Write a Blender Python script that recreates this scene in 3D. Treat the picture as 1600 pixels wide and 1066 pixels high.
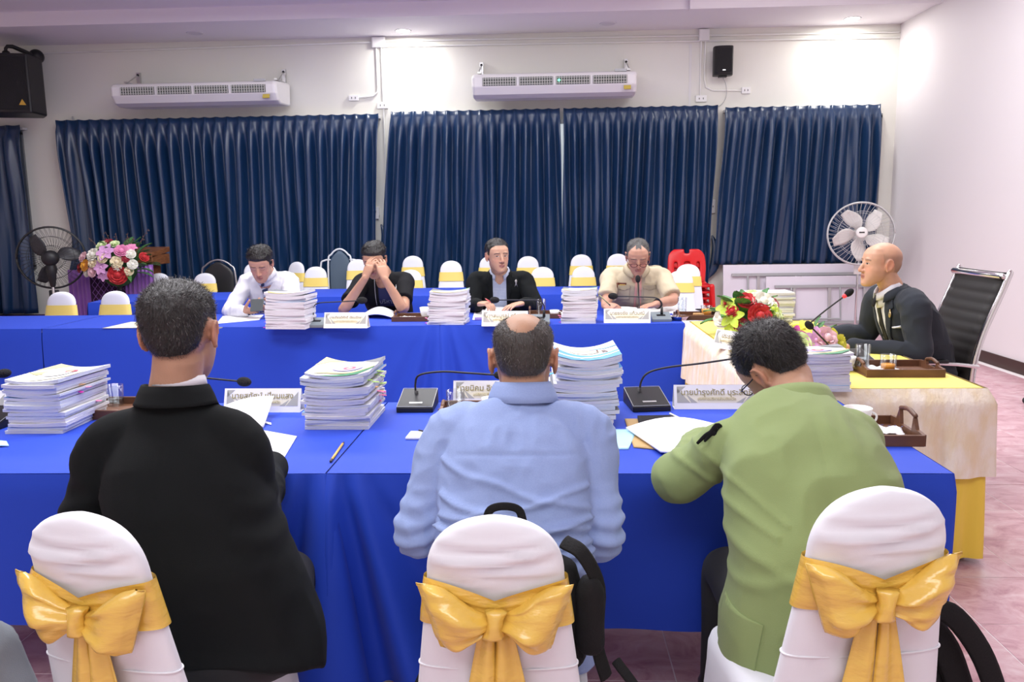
import bpy, bmesh, math, random
import numpy as np
from mathutils import Vector, Matrix, noise as mnoise
from mathutils.bvhtree import BVHTree
from mathutils.geometry import delaunay_2d_cdt

for _o in list(bpy.data.objects):
    bpy.data.objects.remove(_o, do_unlink=True)
SC = bpy.context.scene
COL = SC.collection
PI = math.pi
random.seed(7)
RNG = np.random.default_rng(7)

# ------------------------------------------------------------------ camera
FPX, CX, CY = 1250.0, 800.0, 533.0
CAMZ = 1.5
PITCH = math.atan(191 / FPX); YAW = math.atan(57 / FPX); ROLL = .0145
_f = Vector((-math.sin(YAW) * math.cos(PITCH), math.cos(YAW) * math.cos(PITCH), -math.sin(PITCH)))
_r0 = Vector((math.cos(YAW), math.sin(YAW), 0)); _u0 = _r0.cross(_f)
_r = _r0 * math.cos(ROLL) - _u0 * math.sin(ROLL); _u = _r0 * math.sin(ROLL) + _u0 * math.cos(ROLL)
CAMLOC = Vector((0, 0, CAMZ))
cam_data = bpy.data.cameras.new('camera'); cam = bpy.data.objects.new('camera', cam_data); COL.objects.link(cam)
cam_data.sensor_fit = 'HORIZONTAL'; cam_data.sensor_width = 36; cam_data.lens = FPX / 1600 * 36
cam_data.clip_start = .05; cam_data.clip_end = 100
M = Matrix((( _r.x, _u.x, -_f.x, 0), (_r.y, _u.y, -_f.y, 0), (_r.z, _u.z, -_f.z, 0), (0, 0, 0, 1)))
cam.matrix_world = Matrix.Translation(CAMLOC) @ M
SC.camera = cam

def _ray(px, py):
    return _f + _r * ((px - CX) / FPX) - _u * ((py - CY) / FPX)
def atz(px, py, z):
    d = _ray(px, py); return CAMLOC + d * ((z - CAMZ) / d.z)
def aty(px, py, y):
    d = _ray(px, py); return CAMLOC + d * (y / d.y)

# ------------------------------------------------------------------ world, lamps, exposure
SC.view_settings.view_transform = 'Standard'
SC.view_settings.look = 'None'
SC.view_settings.exposure = 0.12
SC.view_settings.gamma = 1.0
SC.view_settings.use_curve_mapping = False
W = bpy.data.worlds.new('world'); SC.world = W; W.use_nodes = True
W.node_tree.nodes['Background'].inputs[0].default_value = (.93, .96, 1, 1)
W.node_tree.nodes['Background'].inputs[1].default_value = .6

def area(name, loc, rot, sx, sy, power, color=(1, 1, 1)):
    L = bpy.data.lights.new(name, 'AREA'); L.shape = 'RECTANGLE'; L.size = sx; L.size_y = sy
    L.energy = power; L.color = color
    o = bpy.data.objects.new(name, L); o.location = loc; o.rotation_euler = rot; COL.objects.link(o)
    return o
area('ceiling_panel_light', (-2.2, 2.9, 3.9), (0, 0, 0), 2.4, 1.2, 130, (.98, .99, 1))
area('ceiling_panel_light', (.2, 4.3, 3.9), (0, 0, 0), 2.0, 1.2, 95, (.98, .99, 1))
area('ceiling_panel_light', (-2.0, 7.2, 3.9), (0, 0, 0), 4.5, 1.2, 170, (.98, .99, 1))
area('ceiling_panel_light', (2.6, 6.4, 4.2), (0, 0, 0), 1.6, 2.5, 110, (.98, .99, 1))
area('ceiling_panel_light', (-0.3, -.6, 3.7), (math.radians(8), 0, 0), 4.5, 1.6, 105, (.97, .98, 1))

# ------------------------------------------------------------------ materials
MATS = {}
def mat(name, col, rough=.6, metal=0, spec=.5, bump=None, var=None, sheen=0, trans=0, emit=0, coat=0, attr=None, sss=0, ior=1.45, aniso=None):
    """bump=(scale, strength, stretch xyz); var=(scale, second colour, stretch)"""
    if name in MATS: return MATS[name]
    m = bpy.data.materials.new(name); m.use_nodes = True
    nt = m.node_tree; b = nt.nodes['Principled BSDF']
    b.inputs['Base Color'].default_value = (*col, 1)
    b.inputs['Roughness'].default_value = rough; b.inputs['Metallic'].default_value = metal
    b.inputs['Specular IOR Level'].default_value = spec
    b.inputs['Sheen Weight'].default_value = sheen
    b.inputs['Transmission Weight'].default_value = trans
    b.inputs['IOR'].default_value = ior
    b.inputs['Coat Weight'].default_value = coat
    if sss:
        b.inputs['Subsurface Weight'].default_value = sss
        b.inputs['Subsurface Radius'].default_value = (.9, .35, .2)
        b.inputs['Subsurface Scale'].default_value = .01
    if emit:
        b.inputs['Emission Color'].default_value = (*col, 1); b.inputs['Emission Strength'].default_value = emit
    tc = nt.nodes.new('ShaderNodeTexCoord')
    def mapped(stretch):
        mp = nt.nodes.new('ShaderNodeMapping'); mp.inputs['Scale'].default_value = stretch
        nt.links.new(tc.outputs['Object'], mp.inputs['Vector']); return mp.outputs['Vector']
    if var:
        n = nt.nodes.new('ShaderNodeTexNoise'); n.inputs['Scale'].default_value = var[0]; n.inputs['Detail'].default_value = 5
        nt.links.new(mapped(var[2] if len(var) > 2 else (1, 1, 1)), n.inputs['Vector'])
        r = nt.nodes.new('ShaderNodeValToRGB'); r.color_ramp.elements[0].position = .38; r.color_ramp.elements[1].position = .62
        r.color_ramp.elements[0].color = (*col, 1); r.color_ramp.elements[1].color = (*var[1], 1)
        nt.links.new(n.outputs['Fac'], r.inputs['Fac']); nt.links.new(r.outputs['Color'], b.inputs['Base Color'])
    if attr:
        a = nt.nodes.new('ShaderNodeAttribute'); a.attribute_name = attr
        nt.links.new(a.outputs['Color'], b.inputs['Base Color'])
    if bump:
        n = nt.nodes.new('ShaderNodeTexNoise'); n.inputs['Scale'].default_value = bump[0]; n.inputs['Detail'].default_value = 4
        nt.links.new(mapped(bump[2] if len(bump) > 2 else (1, 1, 1)), n.inputs['Vector'])
        bp = nt.nodes.new('ShaderNodeBump'); bp.inputs['Strength'].default_value = bump[1]; bp.inputs['Distance'].default_value = .01
        nt.links.new(n.outputs['Fac'], bp.inputs['Height']); nt.links.new(bp.outputs['Normal'], b.inputs['Normal'])
    MATS[name] = m
    return m

# ------------------------------------------------------------------ helpers
def setp(o, label=None, cat=None, group=None, kind=None):
    if label: o['label'] = label
    if cat: o['category'] = cat
    if group: o['group'] = group
    if kind: o['kind'] = kind
    return o
def mesh_obj(name, me, m=None, parent=None, smooth=False):
    if m is not None and not me.materials: me.materials.append(m)
    if smooth: me.shade_smooth()
    o = bpy.data.objects.new(name, me); COL.objects.link(o)
    if parent is not None: o.parent = parent
    return o
def obj(name, bm, m=None, parent=None, smooth=False, label=None, bevel=0, mats=None):
    bmesh.ops.recalc_face_normals(bm, faces=bm.faces)
    me = bpy.data.meshes.new(name); bm.to_mesh(me); bm.free()
    if mats:
        for x in mats: me.materials.append(x)
    o = mesh_obj(name, me, m, parent, smooth)
    if label: o['label'] = label
    if bevel:
        md = o.modifiers.new('bevel', 'BEVEL'); md.width = bevel; md.segments = 2; md.limit_method = 'ANGLE'; md.angle_limit = .6
    return o
def thing(name, label, cat, loc=(0, 0, 0), rz=0, group=None, rot=None):
    o = bpy.data.objects.new(name, None); COL.objects.link(o); o.empty_display_size = .05
    o.location = loc; o.rotation_euler = rot if rot else (0, 0, rz)
    return setp(o, label, cat, group)
def copy_tree(o, parent=None):
    c = o.copy(); COL.objects.link(c); c.parent = parent
    for ch in o.children: copy_tree(ch, c)
    return c
def struct(name, bm, m, **k):
    o = obj(name, bm, m, **k); o['kind'] = 'structure'; return o

def V(*a): return Vector(a)
def box(bm, c, s, rot=None, mi=0):
    """box centred c, full size s"""
    g = bmesh.ops.create_cube(bm, size=1)
    mt = Matrix.Translation(Vector(c)) @ (rot.to_4x4() if rot is not None else Matrix()) @ Matrix.Diagonal((*s, 1))
    bmesh.ops.transform(bm, matrix=mt, verts=g['verts'])
    if mi:
        for f in {f for v in g['verts'] for f in v.link_faces}: f.material_index = mi
    return g['verts']
def bx(x0, x1, y0, y1, z0, z1):
    bm = bmesh.new(); box(bm, ((x0 + x1) / 2, (y0 + y1) / 2, (z0 + z1) / 2), (x1 - x0, y1 - y0, z1 - z0)); return bm
def loft(bm, rings, cap=True, closed=True, mi=0):
    vs = [[bm.verts.new(p) for p in r] for r in rings]
    n = len(rings[0]); fs = []
    for a, b in zip(vs, vs[1:]):
        for i in range(n if closed else n - 1):
            j = (i + 1) % n
            try: fs.append(bm.faces.new((a[i], a[j], b[j], b[i])))
            except ValueError: pass
    if cap and closed:
        fs.append(bm.faces.new(vs[0][::-1])); fs.append(bm.faces.new(vs[-1]))
    if mi:
        for f in fs: f.material_index = mi
    return vs
def ring(c, X, Y, a, b, n=20, p=2.0, t0=0):
    out = []
    for i in range(n):
        t = 2 * PI * i / n + t0; ct, st = math.cos(t), math.sin(t)
        k = (abs(ct) ** p + abs(st) ** p) ** (-1 / p)
        out.append(Vector(c) + X * (a * k * ct) + Y * (b * k * st))
    return out
def crom(P, n):
    """Catmull-Rom through rows of P, n samples per span"""
    P = np.asarray(P, float); Q = np.vstack([2 * P[0] - P[1], P, 2 * P[-1] - P[-2]]); out = []
    for i in range(1, len(Q) - 2):
        for k in range(n):
            t = k / n
            out.append(.5 * (2 * Q[i] + (Q[i + 1] - Q[i - 1]) * t + (2 * Q[i - 1] - 5 * Q[i] + 4 * Q[i + 1] - Q[i + 2]) * t * t + (3 * Q[i] - Q[i - 1] - 3 * Q[i + 1] + Q[i + 2]) * t ** 3))
    out.append(P[-1]); return np.array(out)
def tube(bm, pts, rad, n=10, sub=4, cap='round', flat=1.0, side=None, mi=0):
    """smooth tube; rad one value or one per point; flat scales the second axis"""
    pts = [tuple(p) for p in pts]
    if not hasattr(rad, '__len__'): rad = [rad] * len(pts)
    A = np.array([(*p, r) for p, r in zip(pts, rad)])
    A = crom(A, sub) if len(A) > 2 and sub > 1 else A
    C = [Vector(a[:3]) for a in A]; R = [max(a[3], 1e-4) for a in A]
    T = [((C[min(i + 1, len(C) - 1)] - C[max(i - 1, 0)]).normalized()) for i in range(len(C))]
    s = Vector(side) if side is not None else (Vector((0, 0, 1)) if abs(T[0].z) < .9 else Vector((1, 0, 0)))
    rings = []
    for i, (c, t, r) in enumerate(zip(C, T, R)):
        X = (s - t * s.dot(t)).normalized(); s = X; Y = t.cross(X)
        if cap == 'round' and i == 0:
            for k in (.35, .75): rings.append(ring(c - t * r * flat * math.sqrt(1 - k * k), X, Y, r * k, r * k * flat, n))
        rings.append(ring(c, X, Y, r, r * flat, n))
        if cap == 'round' and i == len(C) - 1:
            for k in (.75, .35): rings.append(ring(c + t * r * flat * math.sqrt(1 - k * k), X, Y, r * k, r * k * flat, n))
    return loft(bm, rings, mi=mi)
def ball(bm, c, r, rot=None, seg=16, rin=10, mi=0):
    g = bmesh.ops.create_uvsphere(bm, u_segments=seg, v_segments=rin, radius=1)
    if not hasattr(r, '__len__'): r = (r, r, r)
    mt = Matrix.Translation(Vector(c)) @ (rot.to_4x4() if rot is not None else Matrix()) @ Matrix.Diagonal((*r, 1))
    bmesh.ops.transform(bm, matrix=mt, verts=g['verts'])
    if mi:
        for f in {f for v in g['verts'] for f in v.link_faces}: f.material_index = mi
def lathe(bm, prof, c=(0, 0, 0), n=24, mi=0, cap=False):
    rings = [[Vector((c[0] + r * math.cos(2 * PI * i / n), c[1] + r * math.sin(2 * PI * i / n), c[2] + z)) for i in range(n)] for r, z in prof]
    return loft(bm, rings, cap=cap, mi=mi)
def prism(bm, pts, axis_vec, mi=0):
    """polygon pts extruded by axis_vec"""
    a = [bm.verts.new(p) for p in pts]; b = [bm.verts.new(Vector(p) + Vector(axis_vec)) for p in pts]
    fs = [bm.faces.new(a[::-1]), bm.faces.new(b)]
    for i in range(len(a)):
        j = (i + 1) % len(a); fs.append(bm.faces.new((a[i], a[j], b[j], b[i])))
    for f in fs: f.material_index = mi
    return a + b
def rotm(x=0, y=0, z=0):
    return Matrix.Rotation(z, 3, 'Z') @ Matrix.Rotation(y, 3, 'Y') @ Matrix.Rotation(x, 3, 'X')

def _h(i, j, k, s):
    n = (i * 374761393 + j * 668265263 + k * 2147483647 + s * 974634777) & 0xffffffff
    n = ((n ^ (n >> 13)) * 1274126177) & 0xffffffff
    return ((n ^ (n >> 16)) & 0xffff) / 32767.5 - 1
def vnoise(P, s=0):
    P = np.asarray(P, float); I = np.floor(P).astype(np.int64); F = P - I; F = F * F * (3 - 2 * F); o = 0
    for a in (0, 1):
        for b in (0, 1):
            for c in (0, 1):
                w = (F[:, 0] if a else 1 - F[:, 0]) * (F[:, 1] if b else 1 - F[:, 1]) * (F[:, 2] if c else 1 - F[:, 2])
                o = o + w * _h(I[:, 0] + a, I[:, 1] + b, I[:, 2] + c, s)
    return o
def sstep(x, a, b):
    t = np.clip((x - a) / (b - a), 0, 1); return t * t * (3 - 2 * t)
def coords(me):
    a = np.empty(len(me.vertices) * 3, np.float32); me.vertices.foreach_get('co', a); return a.reshape(-1, 3).astype(float)
def normals(me):
    a = np.empty(len(me.vertices) * 3, np.float32); me.vertex_normals.foreach_get('vector', a); return a.reshape(-1, 3).astype(float)
def setco(me, c):
    me.vertices.foreach_set('co', c.astype(np.float32).ravel()); me.update()
def fuse(bm, voxel, smooth=3, fac=.5):
    """union of overlapping closed shells as one continuous surface"""
    bmesh.ops.recalc_face_normals(bm, faces=bm.faces)
    me = bpy.data.meshes.new('t'); bm.to_mesh(me); bm.free()
    o = bpy.data.objects.new('t', me); COL.objects.link(o)
    r = o.modifiers.new('r', 'REMESH'); r.mode = 'VOXEL'; r.voxel_size = voxel; r.adaptivity = 0
    if smooth:
        s = o.modifiers.new('s', 'SMOOTH'); s.factor = fac; s.iterations = smooth
    bpy.context.view_layer.update()
    dg = bpy.context.evaluated_depsgraph_get()
    out = bpy.data.meshes.new_from_object(o.evaluated_get(dg))
    bpy.data.objects.remove(o, do_unlink=True); bpy.data.meshes.remove(me)
    out.shade_smooth(); out.materials.clear()
    return out
def bvh_of(me):
    return BVHTree.FromPolygons([v.co for v in me.vertices], [p.vertices for p in me.polygons])
def patch(name, bvh, org, right, up, fwd, poly, off, thick, m, parent, step=.012, label=None, smooth=True):
    """cloth piece with the outline poly (u,v in metres in the plane org/right/up) laid onto a surface seen along -fwd"""
    poly = [Vector(p) for p in poly]; pts = []; n = len(poly)
    for i in range(n):
        a, b = poly[i], poly[(i + 1) % n]; k = max(1, int((b - a).length / step))
        pts += [a.lerp(b, j / k) for j in range(k)]
    nb = len(pts)
    xs = [p.x for p in poly]; ys = [p.y for p in poly]
    def inside(q):
        c = False
        for i in range(n):
            a, b = poly[i], poly[i - 1]
            if (a.y > q[1]) != (b.y > q[1]) and q[0] < (b.x - a.x) * (q[1] - a.y) / (b.y - a.y) + a.x: c = not c
        return c
    y = min(ys) + step / 2
    while y < max(ys):
        x = min(xs) + step / 2
        while x < max(xs):
            if inside((x, y)): pts.append(Vector((x, y)))
            x += step
        y += step
    vo, _, fo, *_x = delaunay_2d_cdt(pts, [(i, (i + 1) % nb) for i in range(nb)], [list(range(nb))], 1, 1e-5)
    bm = bmesh.new(); vs = []
    org, right, up, fwd = map(Vector, (org, right, up, fwd))
    last = None
    for p in vo:
        q = org + right * p.x + up * p.y + fwd * .6
        h, nn, _i, _d = bvh.ray_cast(q, -fwd, 1.5)
        if h is None: h = last if last is not None else q - fwd * .6; nn = fwd
        else:
            if nn.dot(fwd) < 0: nn = -nn
            last = (h - fwd * fwd.dot(h - org)); last = last + fwd * fwd.dot(h - org)
        vs.append(bm.verts.new(h + nn * off))
    for f in fo:
        try: bm.faces.new([vs[i] for i in f])
        except ValueError: pass
    bmesh.ops.recalc_face_normals(bm, faces=bm.faces)
    if sum((f.normal.dot(fwd)) for f in bm.faces) < 0: bmesh.ops.reverse_faces(bm, faces=bm.faces)
    me = bpy.data.meshes.new(name); bm.to_mesh(me); bm.free()
    o = mesh_obj(name, me, m, parent, smooth)
    if thick:
        s = o.modifiers.new('solid', 'SOLIDIFY'); s.thickness = thick; s.offset = -1
    if label: o['label'] = label
    return o

# ------------------------------------------------------------------ room
XR, YB, XL = 4.4, 10.6, -8.6
CZ = 3.82
wall_m = mat('wall_paint', (.80, .79, .72), .65, bump=(60, .05), var=(.8, (.77, .77, .71)))
wallr_m = mat('wall_paint_lilac', (.80, .76, .77), .6, bump=(60, .05))
ceil_m = mat('ceiling_paint_light_tint', (.83, .79, .83), .7)  # magenta tint of the light is put into this lavender ceiling colour
white_pl = mat('white_plastic', (.85, .85, .84), .4)
# floor: tiles with recessed joints near the camera, the rest joined
TS = .39
tile_mats = []
for i in range(3):
    m = bpy.data.materials.new('pink_marble_tile'); m.use_nodes = True; nt = m.node_tree; b = nt.nodes['Principled BSDF']
    g = nt.nodes.new('ShaderNodeNewGeometry'); n = nt.nodes.new('ShaderNodeTexNoise'); n.inputs['Scale'].default_value = 5; n.inputs['Detail'].default_value = 8; n.inputs['Roughness'].default_value = .65; n.inputs['Distortion'].default_value = 1.2
    mp = nt.nodes.new('ShaderNodeMapping'); mp.inputs['Location'].default_value = (i * 3.7, i * 1.3, i * 5); mp.inputs['Rotation'].default_value = (0, 0, i * 1.1)
    mp.inputs['Scale'].default_value = (1, 1.6, 1)
    r = nt.nodes.new('ShaderNodeValToRGB'); e = r.color_ramp.elements; e[0].position = .3; e[1].position = .72
    e[0].color = (.40, .17, .21, 1); e[1].color = (.72, .56, .58, 1); x = e.new(.5); x.color = (.60, .36, .40, 1)
    nt.links.new(g.outputs['Position'], mp.inputs['Vector']); nt.links.new(mp.outputs['Vector'], n.inputs['Vector']); nt.links.new(n.outputs['Fac'], r.inputs['Fac']); nt.links.new(r.outputs['Color'], b.inputs['Base Color'])
    b.inputs['Roughness'].default_value = .28
    tile_mats.append(m)
grout_m = mat('tile_grout', (.86, .80, .80), .8)
floor = struct('floor', bx(XL, XR, -2.5, YB, -.12, -.0016), grout_m)
def tile_mesh(i):
    bm = bx(-TS / 2 + .0025, TS / 2 - .0025, -TS / 2 + .0025, TS / 2 - .0025, -.01, 0)
    bmesh.ops.recalc_face_normals(bm, faces=bm.faces)
    me = bpy.data.meshes.new('floor_tile'); bm.to_mesh(me); bm.free(); me.materials.append(tile_mats[i]); return me
tmeshes = [tile_mesh(i) for i in range(3)]
TX0, TY0 = 1.97 - 30 * TS, 3.215 - 14 * TS
rest = bmesh.new(); ntile = 0
for ix in range(0, 37):
    for iy in range(0, 33):
        cx, cy = TX0 + (ix + .5) * TS, TY0 + (iy + .5) * TS
        if cx < XL - .1 or cx > XR + .1 or cy > YB: continue
        near = (cx > 1.2 and 2.0 < cy < 8.2) or (-1.7 < cx <= 1.2 and 1.8 < cy < 3.3)
        if near and ntile < 290 and cx + TS / 2 < XR + .05:
            o = bpy.data.objects.new('floor_tile', tmeshes[random.randrange(3)]); COL.objects.link(o); o.location = (cx, cy, .0 + random.uniform(-.0006, .0006)); o.parent = floor; ntile += 1
        else:
            box(rest, (cx, cy, -.005), (TS - .005, TS - .005, .01))
setp(obj('floor_tile_field', rest, tile_mats[0], floor), kind='stuff')
struct('wall_back', bx(XL, XR + .2, YB, YB + .15, -.1, 4.6), wall_m)
struct('wall_right', bx(XR, XR + .15, -2.5, YB, -.1, 4.6), wallr_m)
struct('wall_front', bx(XL, XR + .15, -2.6, -2.45, -.1, 4.6), wall_m)
struct('wall_left', bx(XL - .15, XL, -2.5, YB, -.1, 4.6), wall_m)
base_m = mat('dark_wood_skirting', (.05, .022, .018), .45)
struct('baseboard_right', bx(XR - .015, XR, -1.5, YB, 0, .115), base_m)
struct('baseboard_back', bx(XL, XR - .015, YB - .015, YB, 0, .115), base_m)
# ceiling: soffit along the back wall, tray recess in front of it
cb = bmesh.new()
box(cb, ((XL + XR) / 2, 10.1, CZ + .5), (XR - XL, 1.0, 1.0))
struct('ceiling_soffit', cb, ceil_m)
struct('ceiling', bx(XL, 1.62, -2.5, 9.6, 3.98, 4.1), ceil_m)
struct('ceiling_upper', bx(1.62, XR, -2.5, 9.6, 4.45, 4.6), ceil_m)
struct('trim_1', bx(1.55, 1.62, -2.5, 9.6, 3.98, 4.5), ceil_m)
struct('trim_2', bx(1.62, XR, 9.52, 9.6, 3.80, 4.5), ceil_m)
struct('trim_3', bx(-3.3, -3.26, YB - .008, YB, 3.0, CZ), mat('trim_paint', (.72, .72, .66), .6)) if False else None
# downlights
rim_m = mat('downlight_rim', (.78, .74, .78), .5)
def downlight(x, y, z, lit, label):
    t = thing('recessed_downlight', label, 'ceiling light', (x, y, z))
    bm = bmesh.new(); lathe(bm, [(.085, -.004), (.1, -.006), (.105, 0), (.085, 0), (.085, -.004)]); obj('rim', bm, rim_m, t, True)
    bm = bmesh.new(); lathe(bm, [(.0005, -.004), (.084, -.004), (.084, -.001), (.0005, -.001)])
    obj('lens', bm, mat('lamp_glow', (1, .97, .92), emit=14) if lit else mat('lamp_off', (.66, .62, .68), .4), t)
    if lit:
        L = bpy.data.lights.new('downlight_lamp', 'AREA'); L.shape = 'DISK'; L.size = .16; L.energy = 15; L.color = (1, .98, .94)
        o = bpy.data.objects.new('downlight_lamp', L); o.location = (0, 0, -.02); o.parent = t; COL.objects.link(o)
p = aty(305, 50, 10.15)
downlight(p.x, 10.15, CZ, False, 'unlit round downlight in the ceiling above the left air conditioner')
p = aty(950, 35, 10.2)
downlight(p.x, 10.2, CZ, False, 'unlit round downlight in the ceiling above the right air conditioner')
p = aty(622, 36, 10.25)
downlight(p.x + .05, 10.3, CZ, True, 'lit round downlight in the ceiling at the pipe junction')
p = aty(1325, 30, 10.25)
downlight(p.x + .05, 10.25, CZ, True, 'lit round downlight in the ceiling by the right corner')

# platform on the left
carpet_m = mat('purple_carpet', (.09, .035, .13), .95, bump=(300, .3))
st = struct('floor_platform', bx(XL, -4.6, 9.0, YB, 0, .30), carpet_m)
obj('step_edge', bx(XL, -4.59, 8.98, 9.0, .22, .302), base_m, st)

# windows behind the curtains
frame_m = mat('window_frame', (.22, .23, .25), .4, metal=.6)
pane_m = mat('window_glass', (.75, .82, .85), .1, emit=.5)
def window(n, x0, x1, z0=.95, z1=2.72):
    bm = bmesh.new()
    for x in (x0, x1, (x0 + x1) / 2): box(bm, (x, YB - .02, (z0 + z1) / 2), (.05, .03, z1 - z0))
    for z in (z0, z1): box(bm, ((x0 + x1) / 2, YB - .02, z), (x1 - x0 + .05, .03, .05))
    f = struct('window_%d' % n, bm, frame_m)
    obj('pane', bx(x0 + .025, (x0 + x1) / 2 - .025, YB - .015, YB - .008, z0, z1), pane_m, f)
    obj('pane', bx((x0 + x1) / 2 + .025, x1 - .025, YB - .015, YB - .008, z0, z1), pane_m, f)
window(1, -6.1, -2.35); window(2, -1.9, 1.95); window(3, 2.3, 4.2); window(4, -8.5, -6.95)

# curtains
cur_m = bpy.data.materials.new('blue_satin_curtain'); cur_m.use_nodes = True
_b = cur_m.node_tree.nodes['Principled BSDF']; _b.inputs['Base Color'].default_value = (.0055, .030, .092, 1); _b.inputs['Roughness'].default_value = .36
_b.inputs['Specular IOR Level'].default_value = .7; _b.inputs['Sheen Weight'].default_value = .12; _b.inputs['Sheen Tint'].default_value = (.25, .5, .9, 1); _b.inputs['Sheen Roughness'].default_value = .35
def curtain(x0t, x1t, x0b, x1b, zt, zb, npl, label, seed):
    rg = random.Random(seed); nx = npl * 14; nz = 34
    ph = [rg.uniform(-1.3, 1.3) for _ in range(npl + 2)]; am = [rg.uniform(.35, 1.25) for _ in range(npl + 2)]
    bm = bmesh.new(); rows = []
    for k in range(nz + 1):
        v = (k / nz); z = zt + (zb - zt) * v; row = []
        head = .11 / (zt - zb)
        for i in range(nx + 1):
            u = i / nx; c = u * npl; ci = int(c); fr = c - ci
            a0, a1 = am[ci], am[ci + 1]; p0, p1 = ph[ci], ph[ci + 1]
            A = a0 + (a1 - a0) * fr; Pz = p0 + (p1 - p0) * fr
            if v < head:
                # pinch pleats: flat band with narrow tucks
                d = min(fr, 1 - fr); y = -.012 - .02 * math.exp(-(d / .1) ** 2)
            else:
                w = min(1, (v - head) / .12); g = 2 * PI * (c + Pz * .35 * v + .02 * math.sin(v * 5 + ci))
                s = math.cos(g); s = math.copysign(abs(s) ** .75, s)
                y = -.045 - (.014 + .050 * A * w) * s - .006 * A * w * math.cos(2 * g + ci)
                y -= .012 * math.sin(v * 7 + c * .9) * w
            x = (x0t + (x1t - x0t) * u) * (1 - v) + (x0b + (x1b - x0b) * u) * v + .012 * math.sin(2 * PI * c * 2 + 9 * v) * v
            row.append(bm.verts.new((x, YB - .12 + y, z + (.004 * math.cos(2 * PI * c) if k == 0 else 0))))
        rows.append(row)
    for a, b in zip(rows, rows[1:]):
        for i in range(nx): bm.faces.new((a[i], a[i + 1], b[i + 1], b[i]))
    o = obj('curtain', bm, cur_m, None, True); setp(o, label, 'curtain')
    s = o.modifiers.new('solid', 'SOLIDIFY'); s.thickness = .004
    obj('curtain_rail', bx(x0t, x1t, YB - .1, YB - .002, zt - .05, zt - .02), mat('rail', (.7, .7, .7), .4), o)
curtain(-8.5, -6.86, -8.5, -6.88, 2.80, .33, 9, 'dark blue curtain at the far left edge behind the black fan', 1)
curtain(-6.38, -2.14, -6.25, -2.28, 2.85, .32, 28, 'widest dark blue curtain, behind the flowers and the white shirted man', 2)
curtain(-1.98, .17, -2.2, .22, 2.87, .55, 15, 'dark blue curtain below the right air conditioner, left one of the pair', 3)
curtain(.215, 2.15, .2, 2.06, 2.87, .55, 14, 'dark blue curtain behind the man in the beige uniform, right one of the pair', 4)
curtain(2.24, 4.15, 2.12, 4.15, 2.84, .88, 13, 'dark blue curtain at the right corner above the leaning white boards', 5)
# tiebacks hanging at the curtain edges
def tieback(x, z, label):
    bm = bmesh.new()
    tube(bm, [(x, YB - .06, z), (x + .05, YB - .08, z - .16), (x + .03, YB - .09, z - .4), (x - .06, YB - .1, z - .55)], [.01, .05, .06, .02], flat=.35, side=(1, 0, 0))
    setp(obj('curtain_tieback', bm, cur_m, None, True), label, 'tieback')
tieback(-2.18, 1.45, 'blue cloth tieback hanging on the wall below the paper sign')
tieback(2.13, 1.25, 'blue cloth tieback hanging on the wall beside the red chairs')
tieback(-6.36, 1.4, 'blue cloth tieback hanging on the wall beside the black fan')
# ------------------------------------------------------------------ wall fixtures
black_pl = mat('black_plastic', (.014, .014, .016), .45, bump=(400, .1))
black_gl = mat('black_gloss', (.012, .012, .014), .35, spec=.25)
steel = mat('steel', (.55, .55, .55), .3, metal=.9)
chrome = mat('chrome', (.75, .75, .76), .12, metal=1)
grey_m = mat('grey_metal', (.42, .43, .44), .4, metal=.4)
cond_m = mat('white_conduit', (.84, .84, .80), .45)

def conduit(label, pts, r=.011):
    bm = bmesh.new(); tube(bm, [(x, YB - .014, z) for x, z in pts], r, n=8, sub=1)
    return setp(obj('conduit_pipe', bm, cond_m, None, True), label, 'pipe')
def jbox(x, z, w, h, label, d=.05):
    t = thing('junction_box', label, 'junction box', (x, YB, z))
    bm = bmesh.new(); box(bm, (0, -d / 2, 0), (w, d, h)); obj('casing', bm, white_pl, t, bevel=.006)
    bm = bmesh.new(); box(bm, (0, -d - .002, 0), (w * .86, .004, h * .86)); obj('lid', bm, white_pl, t, bevel=.002)
conduit('upper of the two long white pipes along the top of the back wall', [(-2.12, 3.765), (4.38, 3.72)])
conduit('lower of the two long white pipes along the top of the back wall', [(-2.12, 3.70), (4.38, 3.655)])
conduit('white pipe under the ceiling above the left air conditioner', [(XL, 3.70), (-2.24, 3.755)])
conduit('vertical white pipe ending in the small wall box between the two widest curtains', [(-2.10, 3.68), (-2.10, 3.2), (-2.10, .2)])
conduit('bent white pipe running down to the socket right of the left air conditioner', [(-2.165, 3.68), (-2.165, 3.2), (-2.17, 3.14), (-2.23, 3.09), (-2.42, 3.075)])
conduit('straight white pipe left of the small black wall speaker', [(1.95, 3.68), (1.95, 3.02)])
conduit('bent white pipe running below the small black wall speaker', [(2.0, 3.68), (2.0, 3.2), (2.02, 3.11), (2.1, 3.07), (2.46, 3.06)])
jbox(-2.13, 3.75, .17, .13, 'square white junction box on the pipes at the ceiling between the air conditioners')
jbox(1.98, 3.74, .13, .14, 'square white junction box on the pipes at the ceiling above the small speaker')
def outlet(x, z, w, h, label, name='wall_socket', cat='socket'):
    t = thing(name, label, cat, (x, YB, z))
    bm = bmesh.new(); box(bm, (0, -.018, 0), (w, .036, h)); obj('casing', bm, white_pl, t, bevel=.005)
    bm = bmesh.new()
    for s in (-1, 1): box(bm, (s * w * .18, -.0375, 0), (.008, .003, .022))
    setp(obj('slot', bm, black_pl, t), kind='stuff')
outlet(-2.48, 3.07, .13, .07, 'white wall socket at the end of the bent pipe right of the left air conditioner')
outlet(-2.11, 2.97, .14, .08, 'white wall box just above the gap between the two left curtains')
outlet(2.52, 3.06, .11, .08, 'white wall socket at the end of the bent pipe below the small speaker')
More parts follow.
